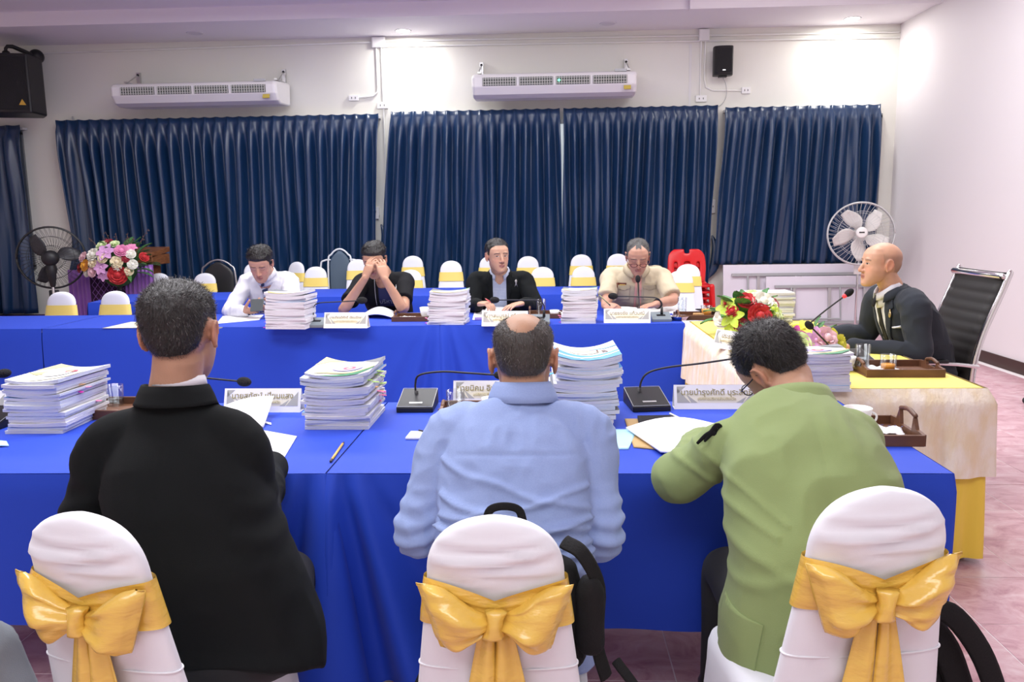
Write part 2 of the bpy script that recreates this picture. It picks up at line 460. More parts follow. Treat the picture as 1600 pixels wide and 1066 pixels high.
outlet(1.96, 2.97, .14, .08, 'white wall box just above the curtain, below the straight pipe')
outlet(2.12, 1.62, .1, .17, 'white switch box on the wall between the two right curtains', 'wall_switch', 'switch')
outlet(-2.26, 1.62, .11, .12, 'white switch box with a paper notice beside the wide curtain', 'wall_switch', 'switch')
t = thing('paper_notice', 'small white paper notice with a black symbol on the switch box', 'sign', (-2.26, YB - .04, 1.6))
bm = bmesh.new(); box(bm, (0, 0, 0), (.10, .003, .15)); obj('sheet', bm, mat('paper', (.9, .9, .9), .7), t)
bm = bmesh.new(); box(bm, (0, -.003, .02), (.03, .002, .03)); box(bm, (0, -.003, -.02), (.012, .002, .05)); setp(obj('symbol', bm, black_pl, t), kind='stuff')
bm = bmesh.new(); box(bm, (1.82, YB - .003, 3.25), (.03, .006, .78)); setp(obj('wall_joint_strip', bm, mat('strip', (.74, .74, .73), .5), None), 'thin pale tape strip on the wall left of the pipes to the small speaker', 'tape')

def air_con(x0, x1, zt, zb, led, label):
    w = x1 - x0; h = zt - zb
    t = thing('air_conditioner', label, 'air conditioner', ((x0 + x1) / 2, YB - .30, zb))
    prof = [(0.23, h * 1.16), (-.24, h * 1.0), (-.31, h * .93), (-.335, h * .8), (-.33, h * .42), (-.26, h * .12), (-.16, 0), (.2, .02)]
    bm = bmesh.new()
    n = 10; rings = []
    for k in (-1, -.985, -.96, .96, .985, 1):
        sc = 1 if abs(k) < .97 else (.97 if abs(k) < .99 else .86)
        rings.append([Vector((k * w / 2, y * (sc if y < 0 else 1), h / 2 + (z - h / 2) * sc)) for y, z in prof])
    loft(bm, rings); body = obj('casing', bm, mat('aircon_white', (.80, .78, .78), .4), t, bevel=.008)
    # front grille: four vents with slats
    gm = mat('vent_dark', (.10, .11, .10), .6); sm = mat('vent_slat', (.66, .66, .62), .5)
    for k in range(4):
        cx = -w * .44 + w * .11 + k * w * .222
        bm = bmesh.new(); box(bm, (cx, -.333, h * .62), (w * .205, .012, h * .34)); v = obj('vent', bm, gm, t)
        bm = bmesh.new()
        for j in range(14): box(bm, (cx - w * .0975 + j * w * .015, -.343, h * .62), (.007, .014, h * .33))
        for j in range(3): box(bm, (cx, -.346, h * (.5 + .12 * j)), (w * .2, .008, .005))
        setp(obj('slats', bm, sm, v), kind='stuff')
    bm = bmesh.new(); box(bm, (w * .44, -.334, h * .27), (.085, .01, .05), rotm(x=-.4)); obj('sticker', bm, mat('gold_sticker', (.55, .42, .08), .4), t)
    bm = bmesh.new(); box(bm, (w * .40, -.29, h * 1.0), (.14, .05, .03)); obj('receiver', bm, grey_m, t)
    if led:
        bm = bmesh.new(); ball(bm, (.03 * w, -.35, h * .62), .012); obj('power_light', bm, mat('green_led', (.1, 1, .5), emit=5), t)
    for s in (-1, 1):
        bm = bmesh.new(); box(bm, (s * w * .46, .27, h * 1.35), (.045, .03, h * .95)); box(bm, (s * w * .46, .1, h * 1.17), (.04, .36, .02))
        tube(bm, [(s * w * .46, .26, h * 1.7), (s * w * .47, -.02, h * 1.15)], .007, sub=1, n=6)
        b = obj('bracket', bm, steel, t)
        bm = bmesh.new(); ball(bm, (s * w * .46, .25, h * 1.7), .016, seg=8, rin=6); obj('bolt', bm, black_pl, b)
air_con(-5.37, -3.29, 3.22, 2.95, False, 'white ceiling air conditioner on the left, above the widest curtain')
air_con(-.90, 1.09, 3.24, 2.96, True, 'white ceiling air conditioner with a green light, above the paired curtains')

# small wall speaker
t = thing('wall_speaker', 'small black speaker on the wall at the upper right', 'speaker', (2.19, YB - .17, 3.22), rz=-.05)
bm = bmesh.new(); loft(bm, [ring((0, 0, z), V(1, 0, 0), V(0, 1, 0), .118, a, 24, 4) for z, a in ((0, .085), (.012, .1), (.33, .11), (.342, .1))]); obj('cabinet', bm, black_pl, t, True)
bm = bmesh.new(); box(bm, (0, -.108, .17), (.19, .012, .28)); obj('grille', bm, mat('speaker_grille', (.02, .02, .022), .7, bump=(500, 1)), t, bevel=.01)
bm = bmesh.new(); box(bm, (0, .12, .17), (.06, .1, .1)); box(bm, (0, 0, -.01), (.1, .06, .02)); obj('bracket', bm, black_pl, t)
bm = bmesh.new(); box(bm, (0, -.116, .05), (.035, .004, .012)); obj('badge', bm, steel, t)
bm = bmesh.new(); tube(bm, [(2.2, YB - .14, 3.21), (2.26, YB - .06, 3.12), (2.27, YB - .03, 2.98), (2.2, YB - .02, 2.88), (2.05, YB - .02, 2.85)], .004, n=6); setp(obj('speaker_cable', bm, grey_m, None, True), 'thin grey cable looping down from the small wall speaker', 'cable')

# large speaker top left
t = thing('pa_speaker', 'large black loudspeaker hung at the upper left corner', 'speaker', (-6.62, 10.0, 2.86), rz=math.radians(14))
bm = bmesh.new(); prism(bm, [(-.36, -.28, 0), (.30, -.28, 0), (.36, .05, 0), (.26, .26, 0), (-.32, .26, 0)], (0, 0, .70)); cab = obj('cabinet', bm, black_pl, t, bevel=.02)
bm = bmesh.new(); box(bm, (-.03, -.288, .35), (.60, .014, .62)); obj('grille', bm, mat('speaker_grille', (.02, .02, .022), .7), t, bevel=.006)
bm = bmesh.new()
vs = [(.0 + .075 * math.cos(a) * (1 - .25 * math.sin(a)) - .13, -.30, .42 + .15 * math.sin(a)) for a in np.linspace(0, 2 * PI, 33)]
tube(bm, vs, .007, n=6, sub=1, cap='none'); tube(bm, [(-.2, -.3, .4), (-.06, -.3, .4)], .005, n=6, sub=1); obj('emblem_ring', bm, steel, t, True)
bm = bmesh.new(); prism(bm, [(.17, -.299, .09), (.25, -.299, .09), (.21, -.299, .16)], (0, -.004, 0)); obj('triangle_badge', bm, mat('gold_badge', (.62, .38, .06), .4, metal=.3), t)
bm = bmesh.new(); tube(bm, [(-.02, 0, .70), (-.02, 0, .80), (.05, .02, .83), (.2, .35, .77)], [.02, .02, .025, .03], n=10, sub=2); ball(bm, (-.02, 0, .75), (.045, .045, .03)); ball(bm, (.2, .36, .78), (.09, .1, .09)); obj('bracket', bm, black_pl, t, True)
bm = bmesh.new(); tube(bm, [(-6.2, YB - .05, 2.9), (-6.16, YB - .05, 2.6)], .012, n=8, sub=1); setp(obj('hanging_rod', bm, grey_m, None), 'short grey rod hanging from the large black speaker', 'rod')

# ------------------------------------------------------------------ fans
def fan(loc, rz, tilt, R, body, cage, blade_m, nb, label, polez, backside=False):
    t = thing('stand_fan', label, 'fan', loc, rz)
    H = Matrix.Translation((0, 0, 0)) @ rotm(x=tilt).to_4x4()
    def part(name, bm, m, par=t, smooth=True, zc=polez):
        bmesh.ops.transform(bm, matrix=Matrix.Translation((0, 0, zc)) @ rotm(x=tilt).to_4x4(), verts=bm.verts)
        return obj(name, bm, m, par, smooth)
    # local: fan blows to -Y
    bm = bmesh.new()
    for y, rr in ((-.07, R), (.07, R), (0, R * 1.01)):
        tube(bm, [(rr * math.cos(a), y * .5, rr * math.sin(a)) for a in np.linspace(0, 2 * PI, 49)], .006 if y else .011, n=6, sub=1, cap='none')
    g = part('cage_rim', bm, cage)
    bm = bmesh.new()
    for sy, depth in ((-1, .10), (1, .09)):
        for k in range(44):
            a = 2 * PI * k / 44; pts = []
            for q in (0.18, .45, .75, .93, 1.0):
                rr = R * q; yy = sy * (.035 + depth * (1 - q ** 2.2)); aa = a + (.25 * (1 - q))
                pts.append((rr * math.cos(aa), yy, rr * math.sin(aa)))
            tube(bm, pts, .0016, n=4, sub=1, cap='none')
        for q in (.4, .7):
            tube(bm, [(R * q * math.cos(a), sy * (.035 + depth * (1 - q ** 2.2)), R * q * math.sin(a)) for a in np.linspace(0, 2 * PI, 37)], .002, n=4, sub=1, cap='none')
    setp(part('cage_wires', bm, cage), kind='stuff')
    bm = bmesh.new(); loft(bm, [ring((0, y, 0), V(1, 0, 0), V(0, 0, 1), a, a, 24) for y, a in ((-.145, R * .14), (-.14, R * .17), (-.12, R * .185), (-.11, R * .18))]); hubc = part('hub_cap', bm, body)
    bm = bmesh.new(); box(bm, (0, -.147, .0), (R * .16, .003, R * .04)); part('hub_marking', bm, black_pl, hubc)
    for k in range(nb):
        bm = bmesh.new(); a0 = 2 * PI * k / nb + .62; grid = []
        for i in range(9):
            q = i / 8; rr = R * (.16 + .72 * q); half = .26 + .30 * math.sin(PI * min(1, q * 1.15) ** .8) if q < .98 else .2; row = []
            for j in range(7):
                s = j / 6 * 2 - 1; aa = a0 + .35 * q + s * half * (1.0 - .25 * q)
                row.append(Vector((rr * math.cos(aa), -.01 + s * .035, rr * math.sin(aa))))
            grid.append(row)
        loft(bm, grid, closed=False); o = part('blade', bm, blade_m); s_ = o.modifiers.new('solid', 'SOLIDIFY'); s_.thickness = .003
    bm = bmesh.new(); loft(bm, [ring((0, y, 0), V(1, 0, 0), V(0, 0, 1), a, a, 20) for y, a in ((.05, .05), (.07, .085), (.2, .085), (.25, .06), (.26, .02))]); part('motor_housing', bm, body)
    bm = bmesh.new(); tube(bm, [(0, .16, polez - .05), (0, .17, polez - .16), (0, .14, polez - .3)], [.045, .05, .03], n=12, sub=3); obj('neck', bm, body, t, True)
    bm = bmesh.new(); tube(bm, [(0, .14, .05), (0, .14, polez - .25)], .015, sub=1, n=12); obj('pole', bm, chrome, t, True)
    bm = bmesh.new(); lathe(bm, [(.0, .07), (.05, .065), (.16, .045), (.2, .02), (.2, .0), (0, 0)], (0, .14, 0), 28); obj('base', bm, body, t, True)
    bm = bmesh.new(); box(bm, (0, .09, polez - .42), (.1, .05, .12)); obj('control_box', bm, body, t, bevel=.01)
fan((3.66, 9.6, 0), -.28, -.12, .36, mat('fan_white', (.80, .78, .76), .4), mat('fan_cage_grey', (.62, .62, .62), .35, metal=.3), mat('fan_blade_pale', (.72, .69, .66), .4), 5, 'pale grey stand fan behind the bald man', 1.27)
fan((-5.60, 8.85, .0), -2.68, .0, .34, black_pl, mat('fan_cage_black', (.02, .02, .02), .4), mat('fan_blade_smoke', (.05, .05, .055), .3), 3, 'black stand fan at the left, seen from behind', 1.14)

# ------------------------------------------------------------------ podium, flowers
wood_m = mat('podium_wood', (.23, .09, .035), .4, var=(12, (.14, .05, .02), (1, 1, 6)))
purple_m = mat('purple_satin', (.27, .10, .42), .35, sheen=.3)
lace_dark = mat('dark_purple_net', (.05, .015, .06), .8)
PX, PY = -4.98, 9.45
t = thing('lectern', 'wooden lectern draped in purple satin behind the flower arrangement', 'lectern', (PX, PY, .0))
bm = bmesh.new(); prism(bm, [(-.3, -.22, 1.02), (.35, -.22, 1.02), (.35, -.22, 1.14), (-.3, -.22, 1.14)], (0, .44, 0)); obj('top_box', bm, wood_m, t, bevel=.01)
bm = bmesh.new(); box(bm, (.02, 0, 1.165), (.66, .48, .06), rotm(x=.12)); obj('reading_top', bm, wood_m, t, bevel=.006)
bm = bmesh.new(); box(bm, (.0, 0, .52), (.5, .34, 1.0)); obj('column', bm, wood_m, t)
def drape(x0, x1, y, zt, zb, n, amp, m, name, par, flare=0):
    bm = bmesh.new(); rows = []
    for k in range(9):
        v = k / 8; row = []
        for i in range(n * 10 + 1):
            u = i / (n * 10)
            xx = (x0 + x1) / 2 + (x1 - x0) * (u - .5) * (1 + flare * v)
            row.append(bm.verts.new((xx, y - amp * (.35 + .65 * v) * math.sin(2 * PI * u * n + .6 * math.sin(u * 9)) - .02 * v, zt + (zb - zt) * v)))
        rows.append(row)
    for a, b in zip(rows, rows[1:]):
        for i in range(len(a) - 1): bm.faces.new((a[i], a[i + 1], b[i + 1], b[i]))
    o = obj(name, bm, m, par, True); s = o.modifiers.new('s', 'SOLIDIFY'); s.thickness = .003
    return o
drape(.02, .37, -.26, 1.03, .3, 7, .02, purple_m, 'satin_drape', t)
drape(-.66, -.40, -.26, .98, .3, 5, .02, purple_m, 'satin_drape', t)
drape(-.42, .04, -.23, .98, .3, 8, .012, lace_dark, 'net_panel', t)
bm = bmesh.new()
for i in range(6):
    x = -.38 + i * .068
    for j in range(7):
        z = .35 + j * .09; tube(bm, [(x, -.26, z), (x + .034, -.262, z + .045), (x, -.26, z + .09)], .004, n=4, sub=1); tube(bm, [(x + .068, -.26, z), (x + .034, -.262, z + .045), (x + .068, -.26, z + .09)], .004, n=4, sub=1)
setp(obj('lattice_trim', bm, purple_m, t), kind='stuff')

PET = {}
def petal_mat(c, tag):
    return mat('petal_' + tag, c, .55, sheen=.2, bump=(60, .15))
PC = {'red': (.50, .015, .02), 'crimson': (.30, .01, .03), 'pink': (.75, .25, .45), 'white': (.82, .80, .70), 'cream': (.80, .68, .45), 'yellow': (.75, .72, .06), 'lime': (.55, .72, .08), 'orange': (.85, .40, .03), 'orchid': (.72, .38, .68), 'violet': (.14, .05, .35), 'magenta': (.5, .04, .25), 'pale': (.70, .82, .45), 'blush': (.85, .55, .60)}
def carnation_mesh(tag):
    key = 'c' + tag
    if key in PET: return PET[key]
    rg = random.Random(hash(tag) % 99 if False else len(tag)); bm = bmesh.new()
    for layer in range(5):
        R_ = 1 - layer * .17; n = 11 - layer; el = .15 + layer * .32
        for k in range(n):
            a = 2 * PI * k / n + layer * .4 + rg.uniform(-.1, .1); row = []
            for q in (0, .5, 1):
                r_ = []
                for s in (-1, -.33, .33, 1):
                    aa = a + s * (.42 - .0 * q) * (.4 + .6 * q) * (1 + layer * .12)
                    rr = R_ * q * math.cos(el * .8) + .02; z = R_ * q * math.sin(el) * .85 + .08 * math.sin(s * 7 + k) * q
                    r_.append(Vector((rr * math.cos(aa), rr * math.sin(aa), z + .1 * (q == 1) * (abs(s) < .5))))
                row.append(r_)
            loft(bm, row, closed=False)
    ball(bm, (0, 0, .2), (.4, .4, .4), seg=10, rin=6)
    me = bpy.data.meshes.new('flower_head'); bm.to_mesh(me); bm.free(); me.shade_smooth(); me.materials.append(petal_mat(PC[tag], tag)); PET[key] = me; return me
def lily_mesh(tag, n=6):
    key = 'l' + tag + str(n)
    if key in PET: return PET[key]
    bm = bmesh.new()
    for k in range(n):
        a = 2 * PI * k / n; rows = []
        for q in (0, .3, .6, .85, 1.0):
            wd = .34 * math.sin(PI * min(.97, q * .8 + .12)); r_ = []
            for s in (-1, 0, 1):
                p = Vector((q, s * wd, .35 * q * (1.2 - q) + abs(s) * .08)); r_.append(rotm(z=a) @ p)
            rows.append(r_)
        loft(bm, rows, closed=False)
    ball(bm, (0, 0, .1), (.16, .16, .14), seg=8, rin=5)
    me = bpy.data.meshes.new('flower_head'); bm.to_mesh(me); bm.free(); me.shade_smooth(); me.materials.append(petal_mat(PC[tag], tag)); PET[key] = me; return me
leaf_m = mat('leaf_green', (.045, .16, .05), .5, var=(8, (.10, .25, .07)))
def leaf_mesh(kind):
    key = 'leaf' + kind
    if key in PET: return PET[key]
    bm = bmesh.new(); wd0 = .28 if kind == 'broad' else .1
    rows = []
    for q in np.linspace(0, 1, 8):
        w_ = wd0 * math.sin(PI * min(.985, q * .9 + .07)); rows.append([Vector((q, s * w_, .18 * math.sin(q * 2.4) - .06 * (1 - abs(s)))) for s in (-1, 0, 1)])
    loft(bm, rows, closed=False); me = bpy.data.meshes.new('leaf'); bm.to_mesh(me); bm.free(); me.shade_smooth(); me.materials.append(leaf_m); PET[key] = me; return me
def place(me, name, par, pos, d, sc, spin=0):
    o = bpy.data.objects.new(name, me); COL.objects.link(o); o.parent = par
    q = Vector(d).normalized().to_track_quat('Z', 'Y'); o.rotation_mode = 'QUATERNION'; o.rotation_quaternion = q @ Matrix.Rotation(spin, 3, 'Z').to_quaternion()
    o.location = pos; o.scale = (sc, sc, sc) if not hasattr(sc, '__len__') else sc
    return o
def place_leaf(kind, par, pos, d, sc):
    o = bpy.data.objects.new('leaf', leaf_mesh(kind)); COL.objects.link(o); o.parent = par; o.rotation_mode = 'QUATERNION'
    o.rotation_quaternion = Vector(d).normalized().to_track_quat('X', 'Z'); o.location = pos; o.scale = (sc, sc, sc); return o
def arrangement(label, loc, R, flowers, nleaf, sc_leaf, twigs=0, seed=3, kinds=('broad', 'slim'), stemz=0, fscale=1.3):
    rg = random.Random(seed); t = thing('flower_arrangement', label, 'flowers', loc)
    bm = bmesh.new(); ball(bm, (0, 0, R[2] * .42), (R[0] * .52, R[1] * .5, R[2] * .46), seg=14, rin=8); obj('foam_core', bm, mat('moss_core', (.03, .09, .03), .9, bump=(40, .8)), t, True)
    for kind, tag, x, z, s, f in flowers:
        # x,z over the visible face (-1..1), depth from the ellipsoid
        yy = -math.sqrt(max(0, 1 - min(1, x * x + z * z * .8))) * f
        pos = Vector((x * R[0], yy * R[1], R[2] * (.5 + .5 * z)))
        d = Vector((x * 1.0, yy * 1.0 - .35, z * .8 + .35))
        place(carnation_mesh(tag) if kind == 'c' else lily_mesh(tag, 5 if kind == 'd' else 6), 'flower', t, pos, d, s * fscale, rg.uniform(0, 6))
    for k in range(nleaf):
        a = rg.uniform(0, 2 * PI); el = rg.uniform(-.5, .9)
        d = Vector((math.cos(a) * math.cos(el), math.sin(a) * math.cos(el), math.sin(el)))
        place_leaf(kinds[k % 2], t, Vector((d.x * R[0] * .55, d.y * R[1] * .55, R[2] * .45 + d.z * R[2] * .35)), d, sc_leaf * rg.uniform(.7, 1.2))
    if twigs:
        bm = bmesh.new()
        for k in range(twigs):
            a = rg.uniform(-1, 1); p0 = Vector((a * R[0] * .6, 0, R[2] * .7)); p1 = p0 + Vector((a * .22 + rg.uniform(-.05, .05), rg.uniform(-.05, .05), rg.uniform(.12, .3)))
            tube(bm, [p0, (p0 + p1) / 2 + Vector((.01, 0, .02)), p1], .003, n=4, sub=2)
            for q in range(5):
                c = p0.lerp(p1, .5 + q * .11); ball(bm, c + Vector((rg.uniform(-.02, .02), 0, 0)), .008, seg=6, rin=4)
        setp(obj('twigs', bm, mat('twig', (.12, .07, .06), .8), t), kind='stuff')
    return t
rg = random.Random(5)
fl = [('c', 'red', .28, -.45, .085, 1), ('c', 'red', -.85, -.15, .045, 1), ('c', 'crimson', -.1, .95, .05, .7), ('c', 'red', .85, .3, .045, .8),
      ('l', 'orchid', .0, .55, .085, 1), ('c', 'pink', .38, .6, .06, 1), ('l', 'orchid', -.12, -.1, .07, 1), ('l', 'pink', .55, .75, .05, .8), ('l', 'orchid', -.1, -.45, .06, 1), ('c', 'orange', -.6, -.02, .055, 1),
      ('c', 'white', -.35, .45, .06, 1), ('c', 'cream', -.05, .3, .05, 1), ('c', 'cream', .3, .12, .055, 1), ('c', 'blush', -.68, .35, .05, 1), ('c', 'pale', -.2, .85, .05, .9), ('c', 'white', .65, .0, .045, 1),
      ('c', 'cream', -.35, .1, .045, 1), ('c', 'white', .6, .45, .045, 1), ('c', 'blush', -.4, -.3, .05, 1), ('c', 'white', .3, -.08, .04, 1), ('c', 'crimson', .5, .25, .035, 1), ('c', 'white', -.6, -.35, .04, 1), ('c', 'cream', .55, -.3, .04, 1), ('c', 'pale', .1, .9, .045, .7)]
fs = arrangement('large mixed flower arrangement on a stand in front of the lectern', (-4.98, 9.1, .80), (.43, .26, .50), fl, 26, .24, 12, 5)
bm = bmesh.new(); tube(bm, [(0, 0, -.75), (0, 0, .15)], .03, sub=1); lathe(bm, [(.0, -.80), (.2, -.80), (.18, -.76), (.02, -.72)]); lathe(bm, [(.05, .02), (.14, .12), (.15, .2)]); obj('stand', bm, black_pl, fs, True)
for o_ in fs.children:
    pass
fs.location.z = .80

# ------------------------------------------------------------------ folding tables leaning at the back right
board_m = mat('white_laminate', (.74, .70, .78), .4)
def leaning(x0, x1, y, z1, label, lean):
    t = thing('folding_table', label, 'folded table', (0, y, 0), rot=(lean, 0, 0))
    obj('tabletop', bx(x0, x1, 0, .025, .0, z1), board_m, t, bevel=.004)
    bm = bmesh.new(); box(bm, ((x0 + x1) / 2, -.03, z1 - .13), (x1 - x0 - .2, .03, .035)); obj('rail', bm, grey_m, t)
    bm = bmesh.new(); box(bm, ((x0 + x1) / 2, -.03, .16), (x1 - x0 - .2, .03, .035)); obj('rail', bm, grey_m, t)
    for k in range(3):
        x = x0 + (x1 - x0) * (.22 + .28 * k)
        bm = bmesh.new(); box(bm, (x, -.025, z1 / 2), (.035, .025, z1 - .3)); obj('crossbar', bm, steel, t)
    bm = bmesh.new(); tube(bm, [(x0 + .3, -.05, z1 - .16), (x0 + .3, -.06, .2), (x0 + .9, -.06, .2), (x0 + .9, -.05, z1 - .16)], .014, sub=1, n=8); obj('folded_leg', bm, grey_m, t)
leaning(2.24, 4.22, 10.24, .885, 'white folding table leaning on its edge against the curtained wall', -.12)
leaning(2.75, 4.3, 10.12, .74, 'second white folding table leaning in front of the first', -.13)

# ------------------------------------------------------------------ red plastic chairs
red_m = mat('red_plastic', (.62, .012, .014), .3)
def red_chair(z0, label, x, y, rz):
    t = thing('plastic_chair', label, 'chair', (x, y, z0), rz, 'stacked red plastic chairs')
    bm = bmesh.new(); rows = []
    for k in range(9):   # back, local: back plane at y=+.2, facing -y
        v = k / 8; hw = .2 + .03 * math.sin(PI * v) - (.05 if k == 8 else 0); rows.append([Vector((s * hw, .2 + .09 * v - .05 * (1 - s * s) * .5 + .02, .44 + .40 * v)) for s in np.linspace(-1, 1, 13)])
    vs = [[bm.verts.new(p) for p in r] for r in rows]
    for i in range(8):
        for j in range(12):
            if (i in (2, 3, 4) and j in (2, 5, 6, 9)) or (i == 7 and j in (5, 6)): continue
            bm.faces.new((vs[i][j], vs[i][j + 1], vs[i + 1][j + 1], vs[i + 1][j]))
    o = obj('backrest', bm, red_m, t, True); s = o.modifiers.new('s', 'SOLIDIFY'); s.thickness = .016; b = o.modifiers.new('b', 'SUBSURF'); b.levels = b.render_levels = 1
    bm = bmesh.new(); loft(bm, [ring((0, 0, z), V(1, 0, 0), V(0, 1, 0), .21, .2, 24, 5) for z in (.42, .445)]); obj('seat', bm, red_m, t, bevel=.006)
    for sx in (-1, 1):
        for sy in (-1, 1):
            bm = bmesh.new(); tube(bm, [(sx * .19, sy * .18, .43), (sx * .22, sy * .21, 0)], [.03, .02], n=8, sub=1); obj('leg', bm, red_m, t)
for k, lb in enumerate(['red plastic chair, lowest of the nested red stack', 'red plastic chair, second from the floor in the nested red stack', 'red plastic chair nested in the middle of the red stack', 'red plastic chair, second from the top of the red stack', 'red plastic chair, topmost of the nested red stack']):
    red_chair(k * .07, lb, 1.66, 9.35 - k * .012, .05)

# ------------------------------------------------------------------ banquet chairs
cover_m = mat('white_chair_cover', (.76, .77, .83), .75, sheen=.2, bump=(500, .04))
gold_m = mat('gold_satin', (.76, .49, .085), .27, spec=1.0, coat=.2, bump=(11, .7, (1, 1, 3)))
band_far_m = mat('yellow_satin_band', (.82, .63, .16), .4, sheen=.1)
def back_section(z, H, w0=.133, w1=.180):
    top = H; dome = .125
    if z > top - dome:
        q = (z - (top - dome)) / dome; hw = w0 * max(0.0, 1 - q ** 2.4) ** (1 / 2.2)
    else: hw = w0 + (w1 - w0) * (top - dome - z) / (top - dome - .45)
    hd = .030 * (1 if z < top - .04 else max(.2, math.sqrt(max(0, 1 - ((z - top + .04) / .045) ** 2))))
    yc = -.075 * (z - .45) / .45
    return max(hw, .012), hd, yc
def chair_meshes(H, detail):
    n = 56 if detail else 24; zs = list(np.linspace(.42, H - .125, 26 if detail else 6)) + [H - .125 + .125 * q for q in ((.08, .16, .25, .34, .43, .52, .6, .68, .75, .81, .86, .9, .935, .96, .98, .992, .999) if detail else (.2, .4, .6, .75, .87, .94, .98, .998))]
    bm = bmesh.new(); rings = []
    for z in zs:
        hw, hd, yc = back_section(z, H)
        r = ring((0, yc, z), V(1, 0, 0), V(0, 1, 0), hw, hd, n, 2.6)
        if detail:
            for v in r:
                if v.y < yc:   # rear face: soft drag folds
                    xx = v.x / .15
                    for (zc, sl, amp, wd) in ((H - .080, .012, .015, .008), (H - .105, -.014, .011, .008), (H - .048, .004, .008, .007), (H - .13, -.03, .007, .010), (H - .33, .10, .006, .02), (H - .40, -.12, .006, .022)):
                        v.y -= amp * math.exp(-((z - zc - sl * xx - .02 * xx * xx) / wd) ** 2) * max(0, 1 - abs(v.x / .135) ** 3)
                    v.y -= .003 * math.sin(11 * xx + z * 9) * max(0, .75 - z) * 3
        rings.append(r)
    loft(bm, rings); bmesh.ops.recalc_face_normals(bm, faces=bm.faces)
    mb = bpy.data.meshes.new('back_cover'); bm.to_mesh(mb); bm.free(); mb.shade_smooth(); mb.materials.append(cover_m)
    # seat and skirt, gathered folds growing to the floor
    bm = bmesh.new(); rings = []; n2 = 120 if detail else 32
    for z in (.01, .1, .2, .3, .40, .445, .465, .475, .478):
        g = max(0, (.42 - z) / .42); rr = []
        sh = 1 if z < .46 else (.97 if z < .47 else (.9 if z < .477 else .8))
        for i, v in enumerate(ring((0, .185, z), V(1, 0, 0), V(0, 1, 0), (.19 + .035 * g) * sh, (.215 + .03 * g) * sh, n2, 5)):
            a = 2 * PI * i / n2; k = (.012 * math.sin(a * 15 + 1.3 * math.sin(3 * a)) + .006 * math.sin(a * 27)) * g
            d = Vector((v.x, v.y - .185, 0)).normalized(); rr.append(v + d * k)
        rings.append(rr)
    loft(bm, rings); bmesh.ops.recalc_face_normals(bm, faces=bm.faces)
    ms = bpy.data.meshes.new('seat_cover'); bm.to_mesh(ms); bm.free(); ms.shade_smooth(); ms.materials.append(cover_m)
    # band
    bm = bmesh.new(); rings = []; rows = 9 if detail else 3
    zb0, zb1 = H - .225, H - .125
    for k in range(rows):
        z = zb0 + (zb1 - zb0) * k / (rows - 1); hw, hd, yc = back_section(z, H)
        r = ring((0, yc, z), V(1, 0, 0), V(0, 1, 0), hw + .007, hd + .008, n, 2.6)
        for v in r:
            ce = 1 - min(1, abs(v.x) / .13)
            if detail and v.y < yc: v.z -= .035 * ce ** 1.5 * (k / (rows - 1)) ; v.y -= .004 * math.sin(k * 2.4 + v.x * 18)
        rings.append(r)
    loft(bm, rings, cap=False); mband = bpy.data.meshes.new('sash_band'); bmesh.ops.recalc_face_normals(bm, faces=bm.faces); bm.to_mesh(mband); bm.free(); mband.shade_smooth()
    mband.materials.append(gold_m if detail else band_far_m)
    return mb, ms, mband
CH_D = chair_meshes(.945, True); CH_F = chair_meshes(.945, False)
